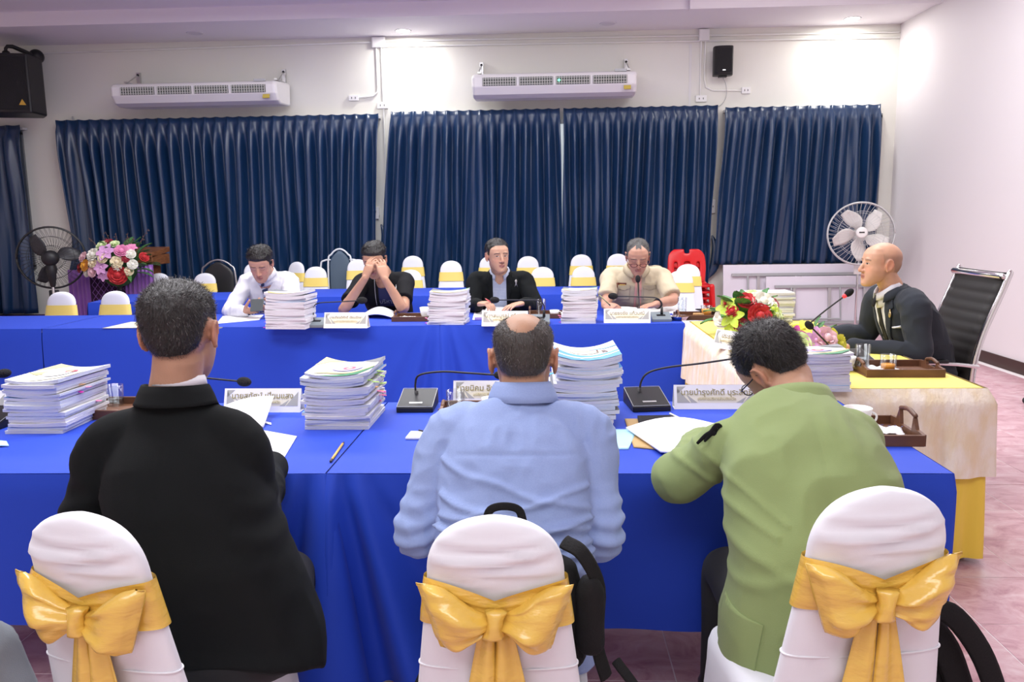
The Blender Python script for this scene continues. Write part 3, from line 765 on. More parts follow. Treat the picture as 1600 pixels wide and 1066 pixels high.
def bow_parts(par, H, seed, skew=0):
    rg = random.Random(seed); zc = H - .205; _, hd, yc = back_section(zc, H); y0 = yc - hd - .016
    for s in (-1, 1):
        bm = bmesh.new(); rings = []; drop = rg.uniform(-.006, .006)
        for i in range(19):
            u = i / 18; hh = .019 + .046 * sstep(np.array(u), 0, .75); th = .008 + .022 * math.sin(PI * min(1, u * .93)) + .002
            if u > .93: th *= .45
            cx = s * (.010 + u * .118); cz = zc + (.020 * u - .004) + drop * u - skew * s * u * .01
            r = []
            for k in range(44):
                a = 2 * PI * k / 44; ct, st = math.cos(a), math.sin(a); st2 = math.copysign(abs(st) ** .8, st)
                fold = 1 + .42 * math.sin(3.2 * st * 1.4 + s + seed) * (1 - u) ** .6 + .22 * math.sin(9 * st + seed * 2 + u * 3) * (1 - .6 * u)
                slant = s * (.022 * st2 * u)
                r.append(Vector((cx - slant * (-1), y0 - (th * abs(ct) ** .9 * math.copysign(1, ct) * fold) - .010 * math.sin(PI * u), cz + hh * st2)))
            rings.append(r)
        loft(bm, rings); P0 = np.array([v.co[:] for v in bm.verts]); nz = .0045 * (1 - 2.4 * np.abs(vnoise(P0 * np.array([13, 20, 34]) + seed * 7.3 + s, 3))) + .0022 * vnoise(P0 * np.array([30, 40, 60]), seed)
        for v, q in zip(bm.verts, nz): v.co.y += q * (1 if v.co.y < y0 - .004 else -.3); v.co.z += q * .4
        obj('bow_loop', bm, gold_m, par, True)
        # tail
        bm = bmesh.new(); rows = []; L = rg.uniform(.42, .48)
        for i in range(16):
            v = i / 15; hw = .014 + .024 * min(1, v * 2.2) + .006 * v; cxx = s * (.014 + .034 * v ** .8) + skew * .01 * v; row = []
            for k in range(9):
                q = k / 4 - 1; row.append(Vector((cxx + hw * q, y0 + .004 - .008 * math.cos(q * 3 + s + v * 2) - .01 * math.sin(v * 3) + .03 * v, zc - .012 - L * v + .012 * q * s * (v > .95))))
            rows.append(row)
        loft(bm, rows, closed=False); o = obj('bow_tail', bm, gold_m, par, True); m_ = o.modifiers.new('s', 'SOLIDIFY'); m_.thickness = .003
    bm = bmesh.new(); rings = []
    for i in range(13):
        v = i / 12 * 2 - 1; r = []
        for k in range(24):
            a = 2 * PI * k / 24; w_ = (.0145 + .007 * v * v) * (1 + .10 * math.sin(6 * a + 2 * v + seed)); r.append(Vector((w_ * math.cos(a) + .003 * v, y0 - .014 + (.020 - .004 * v * v) * math.sin(a), zc + .002 + .027 * v)))
        rings.append(r)
    loft(bm, rings); obj('bow_knot', bm, gold_m, par, True)
def banquet(x, y, rz, label, group, detail=False, H=1.0, seed=1, band=True, scx=1.0, skew=0):
    t = thing('banquet_chair', label, 'chair', (x, y, 0), rz, group); t.scale = (scx, 1, H)
    src = CH_D if detail else CH_F
    for nm, me in zip(('back_cover', 'seat_cover', 'sash_band'), src):
        if nm == 'sash_band' and not band: continue
        o = bpy.data.objects.new(nm, me); COL.objects.link(o); o.parent = t
    if detail:
        bow_parts(t, .945, seed, skew)
        bm = bmesh.new(); _, hd, yc = back_section(.62, .945); hw, _, _ = back_section(.62, .945)
        r = ring((0, yc, .62), V(1, 0, 0), V(0, 1, 0), hw + .001, hd + .0012, 60, 2.6); tube(bm, r + [r[0]], .0022, n=6, sub=1, cap='none'); obj('cover_seam', bm, cover_m, t, True)
    return t
banquet(-.880, 1.50, -.22, 'white covered chair with gold bow behind the man in the black suit', 'covered chairs nearest the camera', True, 1.012, 3, skew=.6)
banquet(-.105, 1.52, 0, 'white covered chair with gold bow behind the man in the blue shirt', 'covered chairs nearest the camera', True, 1.0, 8)
banquet(.605, 1.52, .12, 'white covered chair with gold bow behind the man in the green jacket', 'covered chairs nearest the camera', True, 1.06, 5, skew=-.3)
FARG = 'empty white covered chairs behind the tables'
for x, y, rz, H, lb in [
    (-4.42, 7.0, PI, .955, 'leftmost empty white covered chair, behind the far left end of the middle table'),
    (-3.93, 7.02, PI, .955, 'empty white covered chair second from the left edge at the middle table'),
    (-5.08, 9.32, PI, .97, 'white covered chair directly below the flower arrangement'),
    (-4.65, 9.32, PI, .97, 'white covered chair in front of the purple lectern'),
    (-4.08, 9.30, PI, .965, 'white covered chair in front of the black banquet chair'),
    (-3.60, 9.75, PI + .5, 1.06, 'white covered chair behind the white shirted man, on his right side'),
    (-3.14, 9.75, PI - .5, 1.07, 'white covered chair behind the white shirted man, on his left side'),
    (-2.74, 9.30, PI, 1.03, 'white covered chair in front of the two blue grey hoop framed chairs'),
    (-2.33, 9.80, PI + .3, 1.09, 'white covered chair just left of the man covering his face'),
    (-1.69, 9.95, PI, 1.12, 'rear white covered chair right of the man covering his face'),
    (-1.62, 9.35, PI, .975, 'front white covered chair right of the man covering his face'),
    (-1.16, 9.55, PI, 1.07, 'white covered chair alone, left of the man in the open black jacket'),
    (-.72, 9.95, PI, 1.10, 'white covered chair mostly hidden behind the man in the open black jacket'),
    (-.24, 9.85, PI, 1.10, 'rear white covered chair right of the man in the open black jacket'),
    (-.06, 9.35, PI, .99, 'front white covered chair right of the man in the open black jacket'),
    (.42, 9.95, PI, 1.11, 'rear white covered chair left of the beige uniformed man'),
    (.42, 9.35, PI, .99, 'front white covered chair left of the beige uniformed man'),
    (.86, 9.80, PI, 1.12, 'white covered chair mostly hidden behind the beige uniformed man'),
    (1.38, 8.4, PI - .15, .99, 'white covered chair beside the beige uniformed man, nearer of the two by the red stack'),
    (1.52, 8.75, PI - .15, 1.04, 'white covered chair in front of the red stack, farther of the two')]:
    banquet(x, y, rz, lb, FARG, False, H)

# black banquet chair and two grey hoop chairs
def hoop_chair(x, y, rz, H, fabric, frame, label, wide=.19, wings=False):
    t = thing('banquet_chair', label, 'chair', (x, y, 0), rz)
    bm = bmesh.new(); loft(bm, [ring((0, -.02 - .05 * (z - .5), z), V(1, 0, 0), V(0, 1, 0), wide * max(.15, (1 - max(0, (z - H + .2) / .2) ** 2.4)) , .022, 24, 3) for z in np.linspace(.5, H - .01, 14)]); obj('backrest', bm, fabric, t, True)
    pts = [(-wide - .02, -.03, .02), (-wide - .02, -.03, H - .2), (-wide * .8, -.04, H - .05), (0, -.045, H + .015), (wide * .8, -.04, H - .05), (wide + .02, -.03, H - .2), (wide + .02, -.03, .02)]
    bm = bmesh.new(); tube(bm, pts, .012, n=8, sub=5); obj('hoop_frame', bm, frame, t, True)
    bm = bmesh.new(); loft(bm, [ring((0, .2, z), V(1, 0, 0), V(0, 1, 0), .2, .2, 24, 4) for z in (.42, .48)]); obj('seat', bm, fabric, t, bevel=.01)
    for s in (-1, 1):
        bm = bmesh.new(); tube(bm, [(s * .18, .36, .43), (s * .19, .38, .02)], .012, n=8, sub=1); obj('leg', bm, frame, t)
    if wings:
        for s in (-1, 1):
            bm = bmesh.new(); tube(bm, [(s * (wide + .0), -.05, H - .12), (s * (wide + .07), -.05, H - .13), (s * (wide + .12), -.05, H - .2), (s * (wide + .12), -.05, .5)], .012, n=8, sub=4); obj('side_hoop', bm, frame, t, True)
vinyl = mat('black_vinyl', (.02, .02, .022), .35)
hoop_chair(-4.02, 9.6, PI, 1.04, vinyl, steel, 'uncovered black vinyl chair with a steel hoop frame behind the white covers')
hoop_chair(-2.62, 10.0, PI, 1.14, mat('blue_grey_fabric', (.09, .13, .18), .7), mat('white_metal', (.75, .78, .8), .3), 'blue grey padded chair with white hoop frames in the back row', .13, True)
# ------------------------------------------------------------------ tables and cloths
blue_m = mat('royal_blue_cloth', (.017, .060, .50), .6, spec=.25, sheen=.04, bump=(500, .05))
yel_m = mat('yellow_cloth', (.85, .62, .07), .6, sheen=.15)
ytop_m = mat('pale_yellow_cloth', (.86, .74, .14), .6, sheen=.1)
lace_m = mat('cream_lace', (.78, .66, .46), .8, var=(16, (.84, .77, .66), (1, 1, .5)), bump=(60, .4, (1, 1, .5)))
leg_m = mat('table_leg_steel', (.6, .6, .6), .25, metal=.9)
def frame_table(x0, x1, y0, y1, label, z=.742, group=None, rot=None):
    t = thing('folding_table', label, 'table', ((x0 + x1) / 2, (y0 + y1) / 2, 0), rz=rot or 0, group=group)
    w, d = x1 - x0, y1 - y0
    bm = bmesh.new(); box(bm, (0, 0, z - .012), (w - .03, d - .03, .024)); obj('tabletop', bm, board_m, t)
    for sx in (-1, 1):
        for sy in (-1, 1):
            bm = bmesh.new(); box(bm, (sx * (w / 2 - .12), sy * (d / 2 - .12), (z - .02) / 2 + .015), (.032, .032, z - .06)); l = obj('leg', bm, leg_m, t)
            bm = bmesh.new(); box(bm, (sx * (w / 2 - .12), sy * (d / 2 - .12), .012), (.038, .038, .024)); obj('foot_cap', bm, white_pl, l)
    return t
def cloth(x0, x1, y0, y1, z, drops, m, label, seed, gather=None, top_m=None, amp=.018, freq=9, flare=.03, rot=0, only_skirt=False, name='tablecloth', v0=.02, base=0, crease=False):
    """drops: dict side->hem height (side missing = no drape). gather: corners with deep folds"""
    cx, cy = (x0 + x1) / 2, (y0 + y1) / 2; w, d = x1 - x0, y1 - y0; rg = random.Random(seed)
    bm = bmesh.new(); r = .02
    if not only_skirt:
        nx, ny = max(4, int(w / .06)), max(4, int(d / .06)); g = []
        for j in range(ny + 1):
            row = []
            for i in range(nx + 1):
                x, y = -w / 2 + w * i / nx, -d / 2 + d * j / ny
                row.append(bm.verts.new((x, y, .0015 * mnoise.noise(Vector((x * 3, y * 3, seed)))+ .001)))
            g.append(row)
        for j in range(ny):
            for i in range(nx): bm.faces.new((g[j][i], g[j][i + 1], g[j + 1][i + 1], g[j + 1][i]))
    segs = {'f': ((-w / 2, -d / 2), (w / 2, -d / 2), (0, -1)), 'r': ((w / 2, -d / 2), (w / 2, d / 2), (1, 0)), 'b': ((w / 2, d / 2), (-w / 2, d / 2), (0, 1)), 'l': ((-w / 2, d / 2), (-w / 2, -d / 2), (-1, 0))}
    order = 'frbl'; chains = []; cur = None
    for sname in order * 2:
        if sname in drops:
            if cur is None: cur = [sname]
            elif len(cur) < 4: cur.append(sname)
        else:
            if cur: chains.append(cur)
            cur = None
    if cur and not chains: chains = [[s for s in cur[:4]]]
    seen = set(); uniq = []
    for c in sorted(chains, key=len, reverse=True):
        if not all(s in seen for s in c): uniq.append(c); seen |= set(c)
    gather = gather or {}
    for ch in uniq:
        P = []; s_acc = 0
        for si, sname in enumerate(ch):
            a, b, n = segs[sname]; L = math.hypot(b[0] - a[0], b[1] - a[1]); k = max(8, int(L / .011))
            for i in range(k + 1):
                u = i / k
                if si and i == 0: continue
                nn = Vector(n)
                if si < len(ch) - 1 and L * (1 - u) < .06:   # round the corner
                    n2 = Vector(segs[ch[si + 1]][2]); tt = 1 - L * (1 - u) / .06; nn = (nn * (1 - tt * .5) + n2 * tt * .5).normalized()
                if si > 0 and L * u < .06:
                    n0 = Vector(segs[ch[si - 1]][2]); tt = 1 - L * u / .06; nn = (nn * (1 - tt * .5) + n0 * tt * .5).normalized()
                P.append((a[0] + (b[0] - a[0]) * u, a[1] + (b[1] - a[1]) * u, nn, s_acc + L * u, sname, L * u, L * (1 - u), drops[sname]))
            s_acc += L
        rows = []; NV = 18; ph = rg.uniform(0, 6)
        for k in range(NV + 1):
            v = k / NV; row = []
            for (x, y, nn, s, sn, dl, dr, hem) in P:
                H = z - hem; dep = r * (1 - math.cos(min(1, v * 8) * PI / 2)); off = r * math.sin(min(1, v * 8) * PI / 2) * .6 + flare * v + base * min(1, v * 6)
                A = amp * sstep(np.array(v), v0, .95) * (1 + .6 * math.sin(s * 1.7 + ph))
                wv = math.sin(s * freq + 1.1 * math.sin(s * 2.1 + ph)) + .5 * math.sin(s * freq * 1.9 + ph * 2)
                if crease:
                    fr_ = (s * freq / (2 * PI) + .18 * math.sin(s * 5 + ph)) % 1; wv = .55 - 2.2 * math.exp(-((fr_ - .5) / .19) ** 2) + .3 * math.sin(s * 11)
                off += A * wv; tx = 0; drop = 0
                for key, dist in ((sn + '0', dl), (sn + '1', dr)):
                    if key in gather:
                        G = gather[key]; e = math.exp(-(dist / (.10 + .30 * v)) ** 2)
                        off += G * e * (.55 * math.sin(dist / (.035 + .09 * v) * 3.1 + .6) + .6) * v ** .8; drop += .06 * e * G / .06 * v
                off = max(off, .003)
                zz = z - H * v - (0 if k else 0) - drop
                row.append(bm.verts.new((x + nn.x * off, y + nn.y * off, (zz - z) if v > 0 else .001)))
            rows.append(row)
        closed = len(ch) == 4
        for a, b in zip(rows, rows[1:]):
            for i in range(len(a) - 1): bm.faces.new((a[i], b[i], b[i + 1], a[i + 1]))
    bmesh.ops.remove_doubles(bm, verts=bm.verts, dist=.0005)
    bmesh.ops.recalc_face_normals(bm, faces=bm.faces)
    me = bpy.data.meshes.new(name); bm.to_mesh(me); bm.free(); me.shade_smooth()
    me.materials.append(m)
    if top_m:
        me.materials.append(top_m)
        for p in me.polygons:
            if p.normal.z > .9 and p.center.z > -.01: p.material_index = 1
    o = bpy.data.objects.new(name, me); COL.objects.link(o); o.location = (cx, cy, z); o.rotation_euler = (0, 0, rot)
    setp(o, label, 'tablecloth')
    return o
TZ = .75
NG, NB_, MG = 'blue covered tables of the front row', 'blue', 'tables under the blue cloths'
# front row (nearest the camera)
NY0, NY1 = 2.29, 3.23; SX = -.67
frame_table(SX + .01, 1.165, NY0, NY1, 'steel legged folding table under the near blue cloth, right of the seam')
frame_table(SX - 1.86, SX - .01, NY0, NY1, 'steel legged folding table under the near blue cloth, left of the seam')
cloth(SX + .003, 1.172, NY0, NY1, TZ, {'f': .28, 'r': .30, 'b': .28, 'l': .35}, blue_m, 'blue tablecloth on the near table between the seam and the yellow table', 2, {'f0': .2}, freq=7, flare=.012)
cloth(SX - 1.87, SX - .003, NY0, NY1, TZ, {'f': .28, 'l': .28, 'b': .28, 'r': .35}, blue_m, 'blue tablecloth on the near table at the left, behind the man in the black suit', 3, {'f1': .2}, freq=7)
# middle row
MY0, MY1 = 5.66, 6.5; SM = -.775
frame_table(SM + .01, .95, MY0, MY1, 'folding table under the middle blue cloth, right of the seam')
frame_table(SM - 2.9, SM - .01, MY0, MY1, 'folding table under the long blue cloth before the white shirted man')
frame_table(-5.6, SM - 2.95, MY0, MY1, 'folding table under the blue cloth at the left end of the middle row')
cloth(SM + .003, .965, MY0, MY1, TZ, {'f': .1, 'r': .1, 'b': .1, 'l': .1}, blue_m, 'blue tablecloth on the middle row between the seam and the yellow table', 5, {'f0': .09}, freq=6, amp=.008)
cloth(SM - 2.93, SM - .003, MY0, MY1, TZ, {'f': .1, 'b': .1, 'r': .1}, blue_m, 'long blue tablecloth on the middle row left of the seam', 6, {'f1': .09}, freq=6, amp=.008)
cloth(-5.6, SM - 2.935, MY0, MY1, TZ, {'f': .1, 'l': .1, 'b': .1}, blue_m, 'blue tablecloth on the middle row at the left edge of the picture', 7, freq=6, amp=.008)
# rear row
frame_table(-2.65, -.75, 7.93, 8.85, 'folding table under the rear blue cloth, middle one')
frame_table(-.74, 1.0, 7.93, 8.85, 'folding table under the rear blue cloth, right one behind the beige uniformed man')
cloth(-2.66, -.745, 7.92, 8.86, TZ, {'f': .1, 'b': .1}, blue_m, 'blue tablecloth of the rear row behind the man covering his face', 8, freq=6, amp=.008)
cloth(-.74, 1.02, 7.92, 8.86, TZ, {'f': .1, 'r': .1, 'b': .1}, blue_m, 'blue tablecloth of the rear row behind the beige uniformed man', 9, freq=6, amp=.008)
frame_table(-4.5, -2.7, 7.65, 8.5, 'folding table under the rear blue cloth at the left by the lectern', rot=.13)
cloth(-4.52, -2.62, 7.66, 8.55, TZ + .002, {'f': .1, 'l': .1, 'r': .1, 'b': .1}, blue_m, 'blue tablecloth of the rear row at the left below the lectern', 10, freq=6, amp=.008, rot=.13)
# head table
HX0, HX1, HY0, HY1, HZ = 1.0, 1.82, 3.37, 5.60, .77
frame_table(HX0, HX1, HY0, (HY0 + HY1) / 2, 'folding table under the yellow cloth, nearer half of the head table', z=.76)
frame_table(HX0, HX1, (HY0 + HY1) / 2, HY1, 'folding table under the yellow cloth, farther half of the head table', z=.76)
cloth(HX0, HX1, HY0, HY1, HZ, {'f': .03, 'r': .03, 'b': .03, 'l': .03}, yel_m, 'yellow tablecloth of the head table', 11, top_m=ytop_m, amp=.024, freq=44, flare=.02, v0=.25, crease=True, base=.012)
cloth(HX0 - .012, HX1 + .012, HY0 - .012, HY1 + .012, HZ + .001, {'f': .40, 'r': .40, 'b': .40, 'l': .40}, lace_m, 'cream lace valance hung around the yellow head table', 12, amp=.024, freq=34, flare=.02, base=.028, crease=True, only_skirt=True, name='lace_valance')
for _o in bpy.data.objects:
    if _o.name == 'lace_valance':
        _p = [q for q in bpy.data.objects if q.get('label', '').startswith('yellow tablecloth')][0]; _o.parent = _p; _o.location = (0, 0, .001)
        for _k in ('category',): del _o[_k]

# ------------------------------------------------------------------ report stacks
page_m = mat('page_edges', (.80, .80, .86), .7, bump=(40, .6, (.4, .4, 30)))
page2_m = mat('page_edges_cool', (.74, .78, .86), .7, bump=(40, .6, (.4, .4, 30)))
cov_w = mat('cover_white', (.86, .86, .86), .35); cov_b = mat('cover_blue', (.16, .42, .78), .35); cov_g = mat('cover_grey', (.22, .23, .25), .4)
cov_gold = mat('cover_gold', (.55, .47, .24), .4); cov_green = mat('cover_green', (.05, .25, .12), .4); cov_pink = mat('print_pink', (.70, .10, .16), .5); cov_lil = mat('print_lilac', (.45, .40, .80), .5); cov_cream = mat('print_cream', (.85, .80, .62), .5); skin_print = mat('print_skin', (.72, .45, .35), .6)
BK = {}
ORD = 'lowest second third fourth fifth sixth seventh eighth ninth tenth eleventh twelfth thirteenth fourteenth fifteenth sixteenth seventeenth eighteenth'.split()
def booklet(w, d, t, sag, cov, pages, v):
    key = (round(w, 3), round(d, 3), round(t, 4), round(sag, 4), cov.name, pages.name, v)
    if key in BK: return BK[key]
    bm = bmesh.new(); nx, ny = 10, 5; rg = random.Random(v)
    a1, a2 = rg.uniform(.6, 1.3), rg.uniform(-.3, .3); G = {}
    for i in range(nx + 1):
        for j in range(ny + 1):
            x, y = -w / 2 + w * i / nx, -d / 2 + d * j / ny; q = 2 * x / w
            z = sag * (q * q * a1 + a2 * .2 * q ** 3) * (.8 + .2 * j / ny)
            G[i, j, 0] = bm.verts.new((x, y, z)); G[i, j, 1] = bm.verts.new((x + rg.uniform(-.0006, .0006), y, z + t * (1 + .12 * math.sin(q * 2 + v))))
    for i in range(nx):
        for j in range(ny):
            for k in (0, 1):
                f = bm.faces.new((G[i, j, k], G[i + 1, j, k], G[i + 1, j + 1, k], G[i, j + 1, k])); f.material_index = 1 if k else 1
    for i in range(nx):
        for j in (0, ny): bm.faces.new((G[i, j, 0], G[i + 1, j, 0], G[i + 1, j, 1], G[i, j, 1]))
    for j in range(ny):
        for i in (0, nx): bm.faces.new((G[i, j, 0], G[i, j + 1, 0], G[i, j + 1, 1], G[i, j, 1]))
    bmesh.ops.recalc_face_normals(bm, faces=bm.faces)
    me = bpy.data.meshes.new('report_booklet'); bm.to_mesh(me); bm.free(); me.materials.append(pages); me.materials.append(cov); BK[key] = (me, a1, a2); return BK[key]
def evenodd(q, poly):
    c = False
    for i in range(len(poly)):
        a, b = poly[i], poly[i - 1]
        if (a[1] > q[1]) != (b[1] > q[1]) and q[0] < (b[0] - a[0]) * (q[1] - a[1]) / (b[1] - a[1]) + a[0]: c = not c
    return c
def print_shape(parent, w, d, t, sag, a1, shapes):
    """flat print on a cover: shapes = (material, [(u,v)...]) with u,v in -1..1"""
    for k, (m, poly) in enumerate(shapes):
        bm = bmesh.new(); pts = []
        n = len(poly)
        for i in range(n):
            a, b = Vector(poly[i]), Vector(poly[(i + 1) % n])
            for j in range(4): pts.append(a.lerp(b, j / 4))
        g = [Vector((u, v)) for u in np.linspace(-.95, .95, 12) for v in np.linspace(-.95, .95, 6)]
        vo, _, fo, *_x = delaunay_2d_cdt(pts + g, [(i, (i + 1) % len(pts)) for i in range(len(pts))], [], 0, 1e-5)
        fo = [f for f in fo if evenodd(sum((vo[i] for i in f), Vector((0, 0))) / len(f), poly)]
        vs = [bm.verts.new((p.x * w / 2, p.y * d / 2, sag * p.x * p.x * a1 * (.8 + .2 * (p.y + 1) / 2) + t * (1 + .12 * math.sin(p.x * 2)) + .0012 + .0005 * k)) for p in vo]
        for f in fo: bm.faces.new([vs[i] for i in f])
        bmesh.ops.delete(bm, geom=[v for v in bm.verts if not v.link_faces], context='VERTS')
        o = obj('cover_print', bm, m, parent, True)
def ell(cx, cy, rx, ry, n=20, a0=0, a1=2 * PI):
    return [(cx + rx * math.cos(a0 + (a1 - a0) * i / n), cy + ry * math.sin(a0 + (a1 - a0) * i / n)) for i in range(n)]
PRINT_KING = [(cov_gold, [(-1, 1), (-.3, 1), (-.75, .6), (-1, -.1)]), (cov_g, [(.3, 1), (1, 1), (1, .2)]), (cov_green, [(-.7, -1), (.6, -1), (1, -.55), (1, -.35), (.2, -.75)]), (cov_gold, [(-.95, -.95), (-.4, -.7), (.4, -.72), (1, -.4), (1, -.25), (.3, -.55), (-.45, -.52)]),
              (cov_lil, ell(.05, -.1, .5, .28)), (cov_pink, ell(.1, -.02, .2, .2, 16)), (skin_print, ell(.1, -.05, .1, .12, 12))]
PRINT_GOLD = [(cov_gold, [(-1, 1), (-.5, 1), (-1, .1)]), (cov_gold, [(-1, -.2), (-.3, .5), (.1, .55), (-.6, -.3)]), (cov_cream, [(-.4, -1), (1, -.6), (1, .1)]), (cov_w, ell(-.1, .0, .45, .35)), (cov_pink, ell(.15, .3, .22, .16)), (skin_print, ell(.15, .25, .12, .1))]
PRINT_BLUE = [(cov_b, [(-1, .2), (-.5, -.15), (.1, -.35), (1, -.25), (1, -1), (-1, -1)]), (cov_w, [(-1, -.35), (-.2, -.6), (1, -.45), (1, -.55), (-.2, -.75), (-1, -.5)]), (cov_cream, ell(0, .25, .55, .4)), (skin_print, ell(-.05, .3, .35, .22)), (cov_b, [(.15, .35), (1, .2), (1, .28), (.15, .45)])]
def stack(fl, fr, z, depth, n, H, group, where, prints, sag=.012, twist=.05, seed=1, blueish=.4, tabs=(), back_rot=0, twotone=False):
    """fl, fr: the two front corners of its foot on the table"""
    a, b = Vector(fl), Vector(fr); w = (b - a).length; rz = math.atan2(b.y - a.y, b.x - a.x); rg = random.Random(seed)
    mid = (a + b) / 2; dirb = Vector((-math.sin(rz), math.cos(rz), 0)); zc = z + .001; t0 = (H) / n
    ordn = {0: 'lowest'}
    for k in range(n):
        top = k == n - 1; tt = t0 * rg.choice((.82, .95, 1.0, 1.2)) if not top else t0
        if k == n - 1: tt = max(.006, t0)
        s = sag * k / n
        cov = cov_w if (rg.random() < .62 or top) else rg.choice([cov_b if blueish > .5 else cov_g, cov_g, cov_b, cov_w])
        v = rg.randrange(3)
        me, a1, a2 = booklet(w, depth, tt - .0008, round(sag * round(k / n * 4) / 4, 4), cov, page_m if rg.random() > blueish else page2_m, v)
        o = bpy.data.objects.new('report_booklet', me); COL.objects.link(o)
        jx = rg.uniform(-1, 1) * .009 + (.012 * k / n if back_rot else 0); ang = rz + rg.uniform(-twist, twist) + back_rot * k / n
        c = mid + dirb * (depth / 2 + rg.uniform(-.006, .006)) + Vector((math.cos(rz), math.sin(rz), 0)) * jx
        o.location = (c.x, c.y, zc); o.rotation_euler = (0, 0, ang)
        lb = ('topmost printed report, ' if top else ORD[k] + ' report from the bottom, ') + 'stack ' + where
        setp(o, lb, 'booklet', group)
        if top and prints:
            print_shape(o, w, depth, tt - .0008, round(sag * round(k / n * 4) / 4, 4), a1, prints)
        for (tk, side, yy, m) in tabs:
            if tk == k:
                bm = bmesh.new(); L = rg.uniform(.012, .028); x0 = side * w / 2
                box(bm, (x0 + side * L / 2 - side * .004, yy * depth, tt * .5 + s), (L + .008, .016, .0012), rotm(y=rg.uniform(-.3, .3), z=rg.uniform(-.4, .4))); obj('page_tab', bm, m, o)
        zc += tt
    return zc
pinkt = mat('tab_pink', (.95, .25, .45), .6); limet = mat('tab_lime', (.55, .9, .15), .6); oran = mat('tab_orange', (.95, .5, .15), .6); mag = mat('tab_magenta', (.9, .05, .5), .6); bluet = mat('tab_blue', (.1, .5, .85), .6)
PI_ = PI
A0, A1 = atz(12, 679, TZ), atz(96, 679, TZ)
stack(A0, A0 + Vector((.212, .01, 0)), TZ, .30, 15, .195, 'reports in the stack at the left edge of the near table', 'at the left edge of the near table', PRINT_GOLD, sag=.010, twist=.03, seed=4, blueish=.65, tabs=[(9, 1, -.1, mag), (10, 1, .0, pinkt), (11, 1, -.05, oran), (5, 1, .2, pinkt)], back_rot=-.16)
B0, B1 = atz(477, 673, TZ), atz(578, 671, TZ)
stack(B0, B1, TZ, .30, 17, .20, 'reports in the stack between the black suited man and the table microphone', 'between name card and microphone base, near table', PRINT_KING, sag=.018, twist=.07, seed=9, blueish=.35,
      tabs=[(6, 1, .1, pinkt), (7, 1, .2, oran), (8, 1, .0, pinkt), (9, 1, .3, limet), (5, 1, .3, pinkt), (12, 1, -.2, limet), (13, 1, .05, limet), (14, 1, .1, limet), (12, 1, .2, limet), (10, 1, -.1, oran), (6, 1, .3, mag), (4, 1, .2, pinkt), (13, 1, -.3, limet)], back_rot=-.12)
C1 = atz(963, 668, TZ)
stack(C1 + Vector((-.235, .0, 0)), C1, TZ, .30, 18, .235, 'reports in the stack right of the man in the blue shirt', 'right of the blue shirted man', PRINT_BLUE, sag=.022, twist=.04, seed=12, blueish=.45, tabs=[(5, -1, -.2, bluet), (12, -1, -.3, bluet)], back_rot=.06)
D0, D1 = atz(1232, 614, HZ), atz(1328, 613, HZ)
stack(D1 + Vector((-.255, 0, 0)), D1, HZ + .002, .21, 12, .155, 'reports in the stack at the near end of the yellow table', 'at the near end of the yellow table', PRINT_KING, sag=.008, twist=.04, seed=15, blueish=.12)
for (x0, x1, y, lbl, sd, n, H, br) in [(415, 478, 516, 'beside the white shirted man on the middle table', 21, 13, .255, -.1), (669, 727, 509, 'left of the man in the open black jacket', 22, 14, .245, .06), (877, 931, 507, 'left of the beige uniformed man', 23, 13, .245, .03)]:
    a, b = atz(x0, y - 1, TZ), atz(x1, y - 1, TZ)
    stack(a, b, TZ, .21, n, H, 'reports in the stack ' + lbl, lbl, [(cov_g, [(-1, 1), (-.2, 1), (-1, -.3)]), (cov_gold, [(-1, -.4), (1, -.8), (1, -1), (-.8, -1)]), (cov_green, [(.2, .9), (1, .8), (1, .3)])], sag=.016, twist=.07, seed=sd, blueish=.15, tabs=[(1, -1, -.1, pinkt), (2, -1, -.3, pinkt), (0, -1, -.4, mag)], back_rot=br)
a, b = atz(1165, 505, HZ), atz(1240, 504, HZ)
stack(a, b, HZ, .22, 14, .21, 'reports in the stack behind the red and yellow bouquet', 'behind the red and yellow bouquet', [(cov_g, [(-1, .2), (.2, -.2), (-.8, -1)])], sag=.004, twist=.05, seed=31, blueish=.2)

# ------------------------------------------------------------------ name cards
card_m = mat('card_white', (.88, .88, .87), .45); card_c = mat('card_print_cream', (.82, .78, .60), .5); card_g = mat('card_print_grey', (.42, .42, .38), .5); card_t = mat('card_lettering', (.32, .27, .10), .6)
card_l = mat('card_print_line', (.55, .48, .25), .6)
def thai(text, size, par, loc, rot, m, name='lettering', bold=.0006):
    cu = bpy.data.curves.new('t', 'FONT'); cu.body = text; cu.size = size; cu.align_x = 'CENTER'; cu.align_y = 'CENTER'; cu.extrude = .0003; cu.offset = bold * .4; cu.resolution_u = 3
    o = bpy.data.objects.new('t', cu); COL.objects.link(o); bpy.context.view_layer.update()
    me = bpy.data.meshes.new_from_object(o.evaluated_get(bpy.context.evaluated_depsgraph_get())); bpy.data.objects.remove(o, do_unlink=True)
    me.materials.clear(); me.materials.append(m)
    q = bpy.data.objects.new(name, me); COL.objects.link(q); q.parent = par; q.location = loc; q.rotation_euler = rot
    return q
